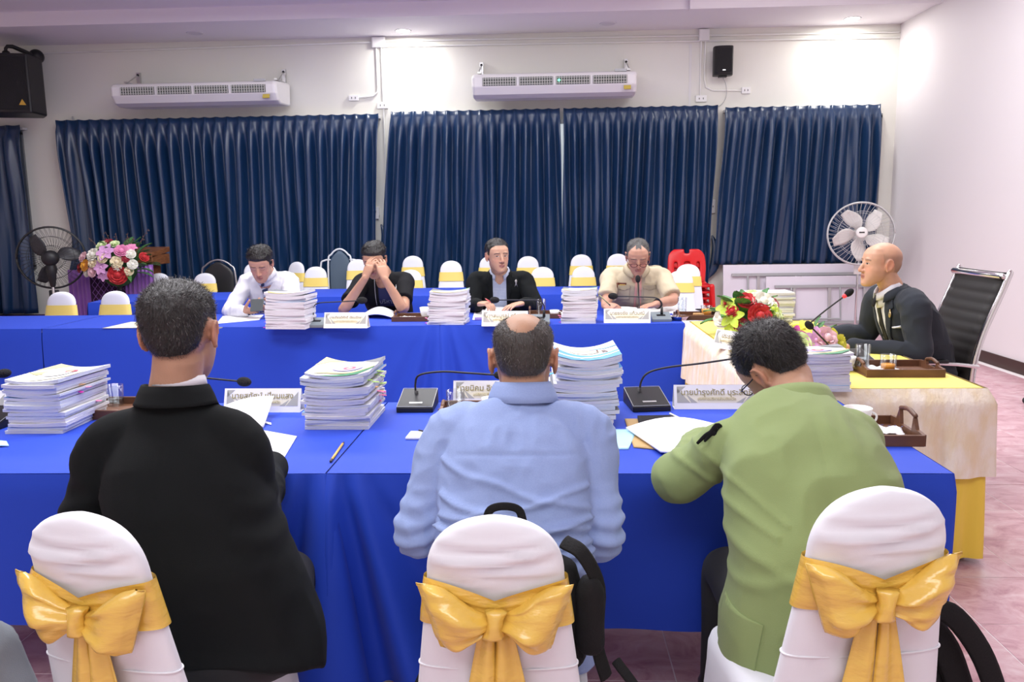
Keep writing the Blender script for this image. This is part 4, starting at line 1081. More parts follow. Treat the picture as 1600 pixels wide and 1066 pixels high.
def name_card(loc, w, h, text, label, rz=0, sub=True, size=None):
    t = thing('name_card', label, 'name card', loc, rz, 'tent name cards'); dp = h * .36; tl = math.atan2(dp, h)
    bm = bmesh.new()
    prism(bm, [(-w / 2, -dp, 0), (-w / 2, -dp + .002, 0), (-w / 2, .001, h), (-w / 2, -.001, h)], (w, 0, 0))
    prism(bm, [(-w / 2, dp, 0), (-w / 2, dp - .002, 0), (-w / 2, -.001, h), (-w / 2, .001, h)], (w, 0, 0))
    prism(bm, [(-w / 2, -dp, 0), (-w / 2, dp, 0), (-w / 2, dp, .0015), (-w / 2, -dp, .0015)], (w, 0, 0)); obj('card', bm, card_m, t)
    L = math.hypot(dp, h); U = Vector((0, dp / L, h / L)); N = Vector((0, -h / L, dp / L)); O = Vector((0, -dp, 0))
    def P(u, v, k): return O + Vector((u * w / 2, 0, 0)) + U * (v * L) + N * (.0006 + .0006 * k)
    def quad(m, pts, k, nm='print'):
        bm = bmesh.new(); bm.faces.new([bm.verts.new(P(u, v, k)) for u, v in pts]); obj(nm, bm, m, t)
    u0, v0, v1 = .93, .27, .93
    quad(card_c, [(-u0, v0), (u0, v0), (u0, v1), (-u0, v1)], 0)
    quad(card_g, [(-u0, v0), (-.62, v0), (-.8, .6), (-u0, .9)], 1); quad(card_g, [(-.6, v0), (-.45, v0), (-.72, .62)], 1)
    quad(card_g, [(-u0, v1), (-.72, v1), (-u0, .62)], 1)
    quad(card_g, [(u0, v0), (.62, v0), (.74, .5), (u0, .86)], 1); quad(card_g, [(.6, v0), (.45, v0), (.7, .52)], 1)
    quad(card_l, [(-.42, .47), (.42, .47), (.42, .48), (-.42, .48)], 2)
    rot = (math.atan2(U.z, U.y), 0, 0)
    thai(text, size or (h * .34 if len(text) < 27 else h * .215), t, P(0, .68, 3), rot, card_t)
    if sub: thai('องค์การบริหารส่วนจังหวัด', h * .16, t, P(0, .41, 3), rot, card_l, 'small_lettering')
    return t
def card_at(px, py, pxw, z, h, text, label, **k):
    a, b = atz(px, py, z), atz(px + pxw, py, z); w = (b - a).length
    return name_card(((a.x + b.x) / 2, (a.y + b.y) / 2 + h * .36, z), w, h, text, label, math.atan2(b.y - a.y, b.x - a.x), **k)
card_at(349, 645, 120, TZ, .092, 'นายสุทัศน์ เปี่ยมแสง', 'white tent name card right of the black suited man, partly behind a raised page')
card_at(708, 633, 122, TZ, .095, 'นายนิคม อินทรสุวรรณ', 'white tent name card behind the juice glass and the blue shirted man')
card_at(1054, 640, 134, TZ, .092, 'นายบำรุงศักดิ์ บุระสิทธิ์', 'white tent name card between the black microphone base and the green jacketed man')
card_at(-108, 648, 116, TZ, .092, 'นายสมชาย', 'white tent name card at the left edge behind the report stack')
card_at(506, 513, 68, TZ, .108, 'นายเกียรติศักดิ์ เจียมรักษา', 'white tent name card before the man covering his face')
card_at(753, 510, 72, TZ, .105, 'นายสมบูรณ์ ศรีวงษ์', 'white tent name card before the man in the open black jacket')
card_at(944, 505, 73, TZ, .10, 'นายธงชัย แก้วมณี', 'white tent name card before the beige uniformed man')
_q = atz(1146, 546, HZ); name_card((_q.x, _q.y, HZ), .26, .10, 'ประธานสภา', 'cream name card turned sideways beside the red and yellow bouquet', rz=-PI / 2 + .55)

_t16 = [q for q in bpy.data.objects if q.get('label', '').startswith('topmost') and 'right of the blue shirted' in q['label']][0]
thai('16', .055, _t16, (.055, -.02, .026), (0, 0, 0), mat('brown_digits', (.10, .03, .02), .5), 'cover_lettering')

# ------------------------------------------------------------------ microphones
foam_m = mat('foam_windscreen', (.012, .012, .014), .95, bump=(300, .8)); ring_red = mat('red_ring', (.8, .05, .06), .4, emit=.6); micb_grey = mat('microphone_grey', (.16, .19, .21), .45)
def mic(label, base, rz, path, head_dir, base_m, w=.14, d=.16, grey=False, red=False, head_r=.017, emblem=True):
    t = thing('table_microphone', label, 'microphone', (base[0], base[1], base[2]), rz)
    bm = bmesh.new(); prism(bm, [(-w / 2, -d / 2, 0), (-w / 2, d / 2, 0), (-w / 2, d / 2, .062), (-w / 2, -d / 2, .022)], (w, 0, 0)); b = obj('base', bm, base_m, t, bevel=.004)
    sl = math.atan2(.04, d)
    def top(x, y, k=0): return Vector((x, y, .042 + y * .04 / d + k))
    if not grey:
        bm = bmesh.new(); box(bm, top(0, 0, .0008), (w * .97, d * .97, .0012), rotm(x=sl)); obj('glass_plate', bm, black_gl, t)
        bm = bmesh.new()
        for sx in (-1, 1): box(bm, top(sx * w * .485, 0, .002), (.0015, d * .97, .001), rotm(x=sl))
        for sy in (-1, 1): box(bm, top(0, sy * d * .485, .002), (w * .97, .0015, .001), rotm(x=sl))
        setp(obj('edge_line', bm, grey_m, t), kind='stuff')
        bm = bmesh.new(); box(bm, top(.0, -d * .28, .002), (w * .36, .012, .001), rotm(x=sl)); obj('label_plate', bm, steel, t)
    else:
        bm = bmesh.new(); box(bm, top(.0, .0, .001), (w * .45, d * .22, .002), rotm(x=sl)); obj('display', bm, black_gl, t)
        bm = bmesh.new(); box(bm, (0, d / 2 + .001, .035), (w * .5, .003, .026)); obj('rear_panel', bm, black_pl, t)
    R = Matrix.Rotation(-rz, 3, 'Z'); P = [R @ (Vector(p) - Vector(base)) for p in path]
    bm = bmesh.new(); tube(bm, [P[0] - Vector((0, 0, .03)), P[0] + Vector((0, 0, .03))], [.011, .0075], n=10, sub=1, cap='none'); obj('stem_socket', bm, black_pl, t, True)
    bm = bmesh.new(); tube(bm, P, .0042, n=8, sub=6, cap='none'); g = obj('gooseneck', bm, black_pl, t, True)
    d_ = (P[-1] - P[-2]).normalized(); c = P[-1]
    bm = bmesh.new(); q = d_.to_track_quat('Z', 'Y').to_matrix(); ball(bm, c + d_ * head_r, (head_r, head_r, head_r * 1.5), q, 18, 12); obj('windscreen', bm, foam_m, t, True)
    if red:
        bm = bmesh.new(); tube(bm, [c - d_ * head_r * .6, c - d_ * .001], head_r * .62, n=14, sub=1); obj('light_ring', bm, ring_red, t, True)
    return t
def w3(px, py, Y_): return aty(px, py, Y_)
# near row
b = atz(648, 645, TZ); b.y += .08
mic('black table microphone left of the blue shirted man, its neck bent behind his head', b, 0, [w3(651, 622, b.y + .04), w3(649, 600, b.y + .05), w3(656, 586, b.y + .05), w3(690, 581, b.y + .04), w3(730, 583, b.y + .0), w3(775, 586, b.y - .03)], None, black_pl, w=.145, d=.17)
b = atz(1018, 643, TZ); b.y += .08; b.x -= .01
mic('black table microphone left of the green jacketed man', b, .12, [w3(999, 618, b.y + .04), w3(1002, 596, b.y + .05), w3(1014, 582, b.y + .05), w3(1045, 574, b.y + .04), w3(1095, 568, b.y), w3(1150, 560, b.y - .04)], None, black_pl, w=.15, d=.18)
b = atz(262, 640, TZ); b.y += .05
mic('black table microphone hidden behind the black suited man, only its foam tip beside his chin', b, 0, [w3(262, 622, b.y + .04), w3(255, 600, b.y), w3(270, 588, b.y), w3(310, 590, b.y), w3(374, 596, b.y)], None, black_pl, w=.15, d=.17, head_r=.020)
b = atz(-12, 672, TZ); b.y += .06; b.x -= .03
mic('dark table microphone cut off by the left edge of the picture', b, 0, [w3(-40, 650, b.y + .04), w3(-42, 610, b.y + .08), w3(-30, 590, b.y + .1), w3(-2, 585, b.y + .12)], None, black_pl, w=.12, d=.16, head_r=.018)
# middle row (seen from behind, facing the men)
for (bx_, by_, pts, lb, hr) in [
    (490, 513, [(489, 495), (489, 482), (497, 474), (525, 472), (560, 470)], 'grey based microphone with its foam tip before the man covering his face', .026),
    (844, 508, [(850, 490), (850, 478), (842, 470), (815, 469), (778, 469)], 'grey based microphone reaching towards the man in the open black jacket', .024),
    (1035, 504, [(1034, 486), (1033, 474), (1026, 466), (1000, 464), (963, 463)], 'grey based microphone reaching across the beige uniformed man', .024)]:
    b = atz(bx_, by_, TZ); b.y += .08
    P = [w3(x, y, b.y + .02) for x, y in pts]
    mic(lb, b, 0, P, None, micb_grey, w=.14, d=.13, grey=True, head_r=hr)
b = atz(997, 495, TZ)
mic('upright microphone directly before the chest of the beige uniformed man', b, 0, [b + Vector((0, 0, .04)), w3(999, 480, b.y + .05), w3(998, 460, b.y + .1), w3(997, 440, b.y + .12)], None, micb_grey, w=.10, d=.1, grey=True, head_r=.02)
# head table
b = Vector((1.40, 4.35, HZ))
mic('microphone with a glowing red ring pointed at the bald man', b, .4, [b + Vector((0, 0, .05)), w3(1243, 524, 4.37), w3(1262, 508, 4.38), w3(1290, 485, 4.38), w3(1322, 461, 4.38)], None, black_pl, w=.13, d=.15, red=True, head_r=.019)
b = Vector((1.52, 3.95, HZ))
mic('microphone lying low over the pink bouquet on the yellow table', b, .2, [b + Vector((0, 0, .04)), w3(1306, 550, 3.92), w3(1300, 545, 3.9), w3(1284, 528, 3.88), w3(1268, 512, 3.86)], None, black_pl, w=.12, d=.13, head_r=.018)

# ------------------------------------------------------------------ trays, glasses, cups
tray_m = mat('dark_wood_tray', (.15, .065, .032), .45, var=(9, (.10, .04, .02), (.5, 6, 1)))
glass_m = bpy.data.materials.new('clear_glass'); glass_m.use_nodes = True; nt = glass_m.node_tree; nt.nodes.clear()
_o = nt.nodes.new('ShaderNodeOutputMaterial'); _mx = nt.nodes.new('ShaderNodeMixShader'); _t = nt.nodes.new('ShaderNodeBsdfTransparent'); _g = nt.nodes.new('ShaderNodeBsdfGlossy'); _lw = nt.nodes.new('ShaderNodeLayerWeight'); _mm = nt.nodes.new('ShaderNodeMath'); _mm.operation = 'MULTIPLY'; _mm.inputs[1].default_value = .30
_t.inputs[0].default_value = (.93, .95, .96, 1); _g.inputs['Roughness'].default_value = .05; _lw.inputs['Blend'].default_value = .35; nt.links.new(_lw.outputs['Facing'], _mm.inputs[0]); nt.links.new(_mm.outputs[0], _mx.inputs[0]); nt.links.new(_t.outputs[0], _mx.inputs[1]); nt.links.new(_g.outputs[0], _mx.inputs[2]); nt.links.new(_mx.outputs[0], _o.inputs[0])
juice_m = mat('orange_juice', (.95, .38, .05), .25, sss=.1); water_m = glass_m
china_m = mat('white_china', (.86, .86, .84), .15, coat=.3); tissue_m = mat('tissue', (.90, .90, .92), .9)
def tray(cx, cy, z, w, d, rz, label, hh=.075):
    t = thing('serving_tray', label, 'tray', (cx, cy, z), rz); k = .012
    obj('bottom', bx(-w / 2, w / 2, -d / 2, d / 2, 0, .008), tray_m, t)
    for s in (-1, 1):
        obj('long_side', bx(-w / 2, w / 2, s * d / 2 - k / 2, s * d / 2 + k / 2, 0, .038), tray_m, t, bevel=.002)
        bm = bmesh.new(); pts = [(s * (w / 2 - k / 2), -d / 2, 0), (s * (w / 2 - k / 2), d / 2, 0), (s * (w / 2 - k / 2), d / 2, .038), (s * (w / 2 - k / 2), d * .3, .042), (s * (w / 2 - k / 2), d * .21, hh), (s * (w / 2 - k / 2), d * .17, .03), (s * (w / 2 - k / 2), -d * .17, .03), (s * (w / 2 - k / 2), -d * .21, hh), (s * (w / 2 - k / 2), -d * .3, .042), (s * (w / 2 - k / 2), -d / 2, .038)]
        prism(bm, pts, (k, 0, 0)); e = obj('short_side', bm, tray_m, t)
        bm = bmesh.new(); tube(bm, [(s * (w / 2 - k / 2) + k / 2, -d * .22, hh - .002), (s * (w / 2 - k / 2) + k / 2, 0, hh + .008), (s * (w / 2 - k / 2) + k / 2, d * .22, hh - .002)], .008, n=8, sub=4); obj('handle_bar', bm, tray_m, e, True)
    return t
def glass(x, y, z, r, h, fill, fm, label):
    t = thing('drinking_glass', label, 'glass', (x, y, z))
    bm = bmesh.new(); lathe(bm, [(.0005, 0), (r * .86, 0), (r * .9, .004), (r, h), (r - .0018, h), (r * .9 - .002, .012), (.0005, .010)], n=32); obj('tumbler', bm, glass_m, t, True)
    if fill:
        bm = bmesh.new(); lathe(bm, [(.0005, .0125), (r * .9 - .004, .0125), (r * .9 - .004 + (r * .1) * fill, h * fill), (.0005, h * fill)], n=32); obj('drink', bm, fm, t, True)
    return t
def cup(x, y, z, r, h, label):
    t = thing('cup', label, 'cup', (x, y, z))
    bm = bmesh.new(); lathe(bm, [(.0005, 0), (r * .55, 0), (r * .6, .006), (r * .85, h * .45), (r, h), (r - .003, h), (r * .8, h * .45), (r * .5, .01), (.0005, .009)], n=36); obj('bowl', bm, china_m, t, True)
    bm = bmesh.new(); tube(bm, [(r * .8, 0, h * .3), (r * 1.25, 0, h * .35), (r * 1.35, 0, h * .62), (r * .95, 0, h * .8)], .004, n=8, sub=4); obj('handle', bm, china_m, t, True)
    return t
def tissue(x, y, z, w, d, rz, label, seed, marks=False, crumple=.006, name='paper_napkin', cat='napkin'):
    bm = bmesh.new(); nx, ny = 14, 12; g = []
    for j in range(ny + 1):
        row = []
        for i in range(nx + 1):
            u, v = i / nx * 2 - 1, j / ny * 2 - 1; zz = crumple * (1 + mnoise.noise(Vector((u * 1.8, v * 1.8, seed))) * 1.6 + .4 * mnoise.noise(Vector((u * 6, v * 6, seed + 4)))); row.append(bm.verts.new((u * w / 2, v * d / 2, max(.001, zz))))
        g.append(row)
    for j in range(ny):
        for i in range(nx): bm.faces.new((g[j][i], g[j][i + 1], g[j + 1][i + 1], g[j + 1][i]))
    o = obj(name, bm, tissue_m, None, True); s = o.modifiers.new('s', 'SOLIDIFY'); s.thickness = .003
    o.location = (x, y, z + .001); o.rotation_euler = (0, 0, rz); setp(o, label, cat); return o
# tray behind the blue shirted man
ta = atz(690, 652, TZ)
tray(ta.x + .17, ta.y + .050, TZ, .36, .14, 0, 'wooden tray with a juice glass, left of the blue shirted man', hh=.042)
g = atz(712, 652, TZ + .01)
glass(g.x, g.y + .01, TZ + .012, .036, .10, .32, juice_m, 'tall glass with a little orange juice left of the blue shirted man')
p = atz(708, 655, TZ + .01); tissue(p.x + .01, p.y + .01, TZ + .009, .10, .08, .2, 'white napkin under the juice glass left of the blue shirted man', 3, crumple=.004)
p = atz(768, 646, TZ); cup(p.x, p.y + .01, TZ + .01, .04, .05, 'white cup on the tray, half hidden by the blue shirted shoulder')
# tray right of the green man
tray(1.04, 2.71, TZ, .36, .27, -.03, 'dark wooden tray with a tea cup, right of the green jacketed man', hh=.085)
cup(1.075, 2.765, TZ + .009, .048, .075, 'white tea cup on the tray beside the green jacketed man')
p = atz(1385, 672, TZ + .02); t_ = tissue(p.x - .015, p.y + .0, TZ + .012, .13, .10, -.3, 'printed white napkin beside the tea cup on the right tray', 8, crumple=.010)
bm = bmesh.new()
for k in range(5): box(bm, (-.02 + .02 * k, -.01 + .008 * (k % 2), .026), (.009, .004, .001), rotm(z=.4 * k))
setp(obj('napkin_print', bm, mat('navy_print', (.05, .06, .2), .6), t_), kind='stuff')
# tray on the yellow table
tray(1.60, 3.72, HZ, .34, .25, -.02, 'wooden tray with two glasses on the yellow table', hh=.055)
p = atz(1347, 577, HZ + .01); glass(p.x, p.y, HZ + .012, .034, .115, .5, water_m, 'tall water glass on the tray of the yellow table'); GW = p
p = atz(1387, 581, HZ + .01); glass(p.x, p.y, HZ + .012, .037, .078, .45, juice_m, 'short glass of orange juice on the tray of the yellow table')
tissue(1.555, 3.73, HZ + .010, .12, .12, .2, 'white napkin under the water glass on the yellow table tray', 11, crumple=.009)
cup(1.385, 3.76, HZ + .001, .055, .07, 'large white cup left of the water glass on the yellow table')
# middle row trays
tray(-1.02, 6.02, TZ, .30, .24, 0, 'wooden tray with a white cup right of the man covering his face', hh=.06)
cup(-.93, 6.02, TZ + .009, .045, .085, 'white cup on the tray right of the man covering his face')
tissue(-1.05, 5.98, TZ + .009, .12, .1, .4, 'crumpled white napkin on the tray right of the man covering his face', 5, crumple=.012)
tray(.02, 6.12, TZ, .34, .24, 0, 'wooden tray behind the grey microphone base, right of the black jacketed man', hh=.07)
glass(-.05, 6.1, TZ + .01, .038, .13, .0, water_m, 'empty tall glass on the tray right of the black jacketed man')
cup(.05, 6.05, TZ + .01, .038, .05, 'small white cup on the tray right of the black jacketed man')
tray(1.17, 5.95, TZ, .44, .24, -.0, 'wooden tray with orange juice at the end of the middle table', hh=.05)
glass(1.17, 5.93, TZ + .012, .042, .085, .7, juice_m, 'glass of orange juice at the end of the middle table')
glass(1.02, 6.1, TZ + .012, .036, .13, .3, water_m, 'tall water glass behind the orange juice at the end of the middle table')
steel_d = thing('steel_dish', 'small shiny steel dish beside the grey microphone base of the uniformed man', 'dish', (.96, 5.84, TZ + .04))
bm = bmesh.new(); lathe(bm, [(.0005, 0), (.05, .002), (.075, .03), (.077, .032), (.07, .03), (.045, .006), (.0005, .005)], n=28); obj('dish', bm, chrome, steel_d, True)
steel_d.location.z = TZ + .001
sn = thing('snack', 'small brown cake on the tray beside the orange juice of the middle table', 'cake', (1.10, 5.88, TZ + .012))
bm = bmesh.new(); prism(bm, [(-.04, -.03, 0), (.04, -.03, 0), (.02, .03, 0), (-.035, .02, 0)], (0, 0, .035)); obj('cake', bm, mat('cake', (.45, .25, .10), .8, bump=(80, .6)), sn, bevel=.005)
t = thing('tablet', 'black tablet lying on the tray end beside the bouquet', 'tablet', (1.25, 6.1, TZ + .05), .2)
obj('body', bx(-.11, .11, -.07, .07, -.004, .004), black_gl, t, bevel=.002); t.location.z = TZ + .045

# ------------------------------------------------------------------ papers, pens, phones
paper_m = mat('white_paper', (.86, .86, .88), .6)
def sheet(name, label, corners, thick=.002, curl=0, m=None, cat='paper', n=10, zoff=0, lift=None):
    """corners world: near-left, near-right, far-right, far-left; curl lifts the middle"""
    A, B, C_, D_ = [Vector(c) for c in corners]; bm = bmesh.new(); g = []
    for j in range(n + 1):
        v = j / n; row = []
        for i in range(n + 1):
            u = i / n; p = (A * (1 - u) + B * u) * (1 - v) + (D_ * (1 - u) + C_ * u) * v
            p = p + Vector((0, 0, curl * math.sin(PI * u) + (lift(u, v) if lift else 0)))
            row.append(bm.verts.new(p))
        g.append(row)
    for j in range(n):
        for i in range(n): bm.faces.new((g[j][i], g[j][i + 1], g[j + 1][i + 1], g[j + 1][i]))
    o = obj(name, bm, m or paper_m, None, True); s = o.modifiers.new('s', 'SOLIDIFY'); s.thickness = thick; s.offset = 0
    return setp(o, label, cat)
def zc(pts, z): return [atz(x, y, z) for x, y in pts]
z = TZ + .004
text_m = mat('faint_print', (.60, .60, .66), .7)
def print_lines(o, corners, n, m=text_m, w=.8):
    A, B, C_, D_ = [Vector(c) for c in corners]; bm = bmesh.new()
    for k in range(n):
        v = .12 + .76 * k / (n - 1); rg = (1 - w) / 2; e = 1 - rg * (1 + (k % 3) * .4)
        q = []
        for (u, vv) in ((rg, v), (e, v), (e, v + .018), (rg, v + .018)): q.append((A * (1 - u) + B * u) * (1 - vv) + (D_ * (1 - u) + C_ * u) * vv + Vector((0, 0, .0016)))
        bm.faces.new([bm.verts.new(p) for p in q])
    setp(obj('printed_lines', bm, m, o), kind='stuff')
c = zc([(404, 721), (440, 722), (464, 682), (384, 668)], z); o = sheet('paper_sheet', 'printed sheet lying right of the black suited man, its corner over the blue cloth', c, .002); print_lines(o, c, 12)
c = [atz(392, 670, z), atz(400, 668, z), atz(428, 618, z + .03), atz(360, 632, z + .06)]
sheet('paper_sheet', 'raised curling page between the black suited man and his name card', [atz(366, 674, z), atz(412, 668, z), atz(428, 619, z + .07), atz(350, 634, z + .045)], .001, .012)
sheet('paper_strip', 'narrow white paper strip beside the curling page', zc([(402, 658), (424, 664), (424, 661), (402, 655)], z), .001, 0, cat='paper')
# pencil
def pencil(a, b, r, m1, m2, label, name='pencil', cat='pencil'):
    a, b = Vector(a), Vector(b); t = thing(name, label, cat, a); d = b - a
    bm = bmesh.new(); tube(bm, [(0, 0, 0), d * .86], r, n=8, sub=1, cap='none'); obj('shaft', bm, m1, t, True)
    bm = bmesh.new(); tube(bm, [d * .86, d], [r, r * .2], n=8, sub=1); obj('tip', bm, m2, t, True)
    bm = bmesh.new(); tube(bm, [-d * .06, d * .02], r * 1.05, n=8, sub=1); obj('end_cap', bm, m2, t, True)
pencil(atz(518, 719, TZ + .006), atz(538, 690, TZ + .006), .0042, mat('pencil_gold', (.72, .47, .10), .35), mat('pencil_dark', (.06, .04, .03), .4), 'gold pencil lying on the seam of the near blue tables')
t = thing('smartphone', 'white smartphone left of the blue shirted man', 'phone', atz(652, 684, TZ + .001), -.05)
obj('body', bx(-.036, .05, -.03, .055, .0, .009), white_pl, t, bevel=.003); obj('screen_bezel', bx(-.033, .047, -.027, .052, .009, .0096), mat('pale_screen', (.78, .80, .86), .1), t); bm = bmesh.new(); tube(bm, [(-.005, .054, .012), (.01, .045, .012), (.03, .03, .012), (.06, .02, .012)], .003, n=6, sub=3); obj('strap', bm, black_pl, t, True)
c = zc([(990, 699), (1034, 703), (1018, 655), (976, 655)], z); sheet('envelope', 'brown document envelope under the open papers of the green jacketed man', c, .004, 0, mat('brown_envelope', (.52, .34, .14), .6), 'envelope')
c = zc([(999, 668), (1058, 664), (1052, 650), (996, 651)], z + .008); t = sheet('smartphone', 'black phone lying on the brown envelope', c, .008, 0, black_gl, 'phone')
c = [atz(1034, 703, z + .012), atz(1130, 700, z + .012), atz(1122, 655, z + .012), atz(976, 670, z + .03)]
sheet('open_booklet', 'open white booklet in front of the green jacketed man', [atz(1032, 706, z + .01), atz(1100, 712, z + .01), atz(1128, 662, z + .012), atz(978, 669, z + .012)], .006, 0, None, 'booklet', lift=lambda u, v: .03 * v * math.sin(PI * min(1, u * 1.1)))
pencil(atz(1048, 647, TZ + .012), atz(1064, 655, TZ + .03), .004, white_pl, white_pl, 'white pen resting on the papers behind the black phone', 'pen', 'pen')
c = zc([(958, 702), (982, 702), (996, 672), (940, 672)], z); sheet('folder', 'pale blue folder right of the blue shirted man', c, .006, 0, mat('pale_blue_folder', (.45, .75, .9), .4), 'folder')
# left edge things
p = atz(175, 640, TZ); glass(p.x + .0, p.y + .03, TZ + .012, .036, .085, .35, water_m, 'small glass with blue tinted water right of the leftmost stack')
tray(p.x + .08, p.y - .05, TZ, .34, .24, 0, 'wooden tray mostly hidden behind the black suited man', hh=.05)
c = zc([(-20, 700), (14, 697), (10, 690), (-20, 692)], z); sheet('folded_tissue', 'small pale blue folded tissue at the left edge of the near table', c, .004, .004, mat('pale_blue_tissue', (.45, .72, .82), .8), 'tissue')
# middle row papers
sheet('paper_sheet', 'cream printed sheet alone on the left part of the middle table', zc([(160, 513), (235, 512), (240, 504), (205, 503)], z), .002, 0, mat('cream_paper', (.80, .78, .62), .6))
sheet('paper_sheet', 'papers under the hands of the white shirted man', zc([(338, 506), (405, 500), (412, 492), (348, 494)], z), .003, 0)
sheet('open_booklet', 'open white booklet before the man covering his face', [atz(560, 497, z), atz(620, 499, z), atz(615, 487, z + .02), atz(575, 486, z + .01)], .008, .035, None, 'booklet')
sheet('paper_sheet', 'upright folded white page before the black jacketed man', [atz(757, 486, z + .01), atz(795, 486, z + .01), atz(790, 474, z + .02), atz(774, 458, z + .05)], .002, 0)
sheet('paper_sheet', 'flat sheet under the card of the black jacketed man', zc([(738, 500), (790, 500), (780, 484), (742, 484)], z), .002)
sheet('open_booklet', 'open white booklet before the beige uniformed man', [atz(958, 491, z), atz(1016, 492, z), atz(1012, 484, z + .02), atz(955, 480, z + .035)], .005, .01, None, 'booklet')
sheet('paper_sheet', 'loose sheets right of the beige uniformed man', zc([(1018, 492), (1068, 488), (1062, 477), (1012, 479)], z), .006)
t = thing('smartphone', 'violet backed phone left of the card of the black jacketed man', 'phone', atz(748, 499, TZ + .001), .1)
obj('body', bx(-.03, .03, -.07, .05, .0, .009), mat('violet_case', (.22, .15, .45), .3), t, bevel=.003)
sheet('open_booklet', 'printed open booklet with a lilac picture in front of the pink bouquet', [atz(1242, 572, HZ + .165), atz(1322, 570, HZ + .165), atz(1300, 548, HZ + .17), atz(1236, 552, HZ + .17)], .004, .004, paper_m, 'booklet') if False else None

# ------------------------------------------------------------------ bouquets on the head table
fl = [('c', 'red', .18, .1, .058, 1), ('c', 'red', -.15, .75, .045, .9), ('c', 'crimson', .75, .6, .035, .8), ('c', 'crimson', -.35, -.35, .035, 1), ('c', 'red', -.6, .3, .03, 1),
      ('d', 'lime', -.62, .05, .06, 1), ('d', 'lime', -.72, .45, .055, .9), ('d', 'lime', -.55, -.3, .05, 1), ('c', 'white', -.85, -.1, .045, 1), ('c', 'white', .35, .7, .055, .9), ('c', 'white', .55, .55, .045, .9), ('c', 'pale', .7, .1, .045, 1), ('c', 'lime', .6, .35, .04, 1), ('c', 'white', .6, -.35, .045, 1), ('c', 'pale', .1, .95, .04, .8), ('c', 'red', -.75, .6, .022, 1)]
arrangement('red, lime and white artificial bouquet at the far end of the yellow table', (1.22, 4.95, HZ), (.19, .17, .25), fl, 26, .15, 0, 8, ('broad', 'broad'))
fl = [('d', 'yellow', .62, .15, .055, 1), ('c', 'yellow', .75, .0, .035, 1), ('d', 'orchid', .15, .3, .055, 1), ('l', 'orchid', .2, -.2, .06, 1), ('d', 'magenta', -.3, .6, .04, .9), ('d', 'violet', .45, .0, .04, 1), ('c', 'pale', -.3, .0, .055, 1), ('c', 'pale', -.15, -.35, .05, 1), ('d', 'yellow', -.05, .85, .045, .7), ('d', 'magenta', -.5, .3, .04, 1), ('d', 'orchid', -.75, .1, .05, 1), ('l', 'magenta', .1, .05, .035, 1), ('c', 'blush', .4, .4, .045, 1), ('d', 'orchid', .85, -.5, .05, .9), ('c', 'pale', -.6, -.3, .045, 1), ('l', 'orchid', .6, -.6, .06, 1), ('c', 'white', -.9, -.2, .04, 1), ('d', 'orchid', -1.0, .25, .04, .9)]
arrangement('low pink, violet and yellow bouquet in the middle of the yellow table', (1.30, 4.12, HZ), (.21, .13, .17), fl, 14, .09, 0, 12, ('broad', 'slim'))
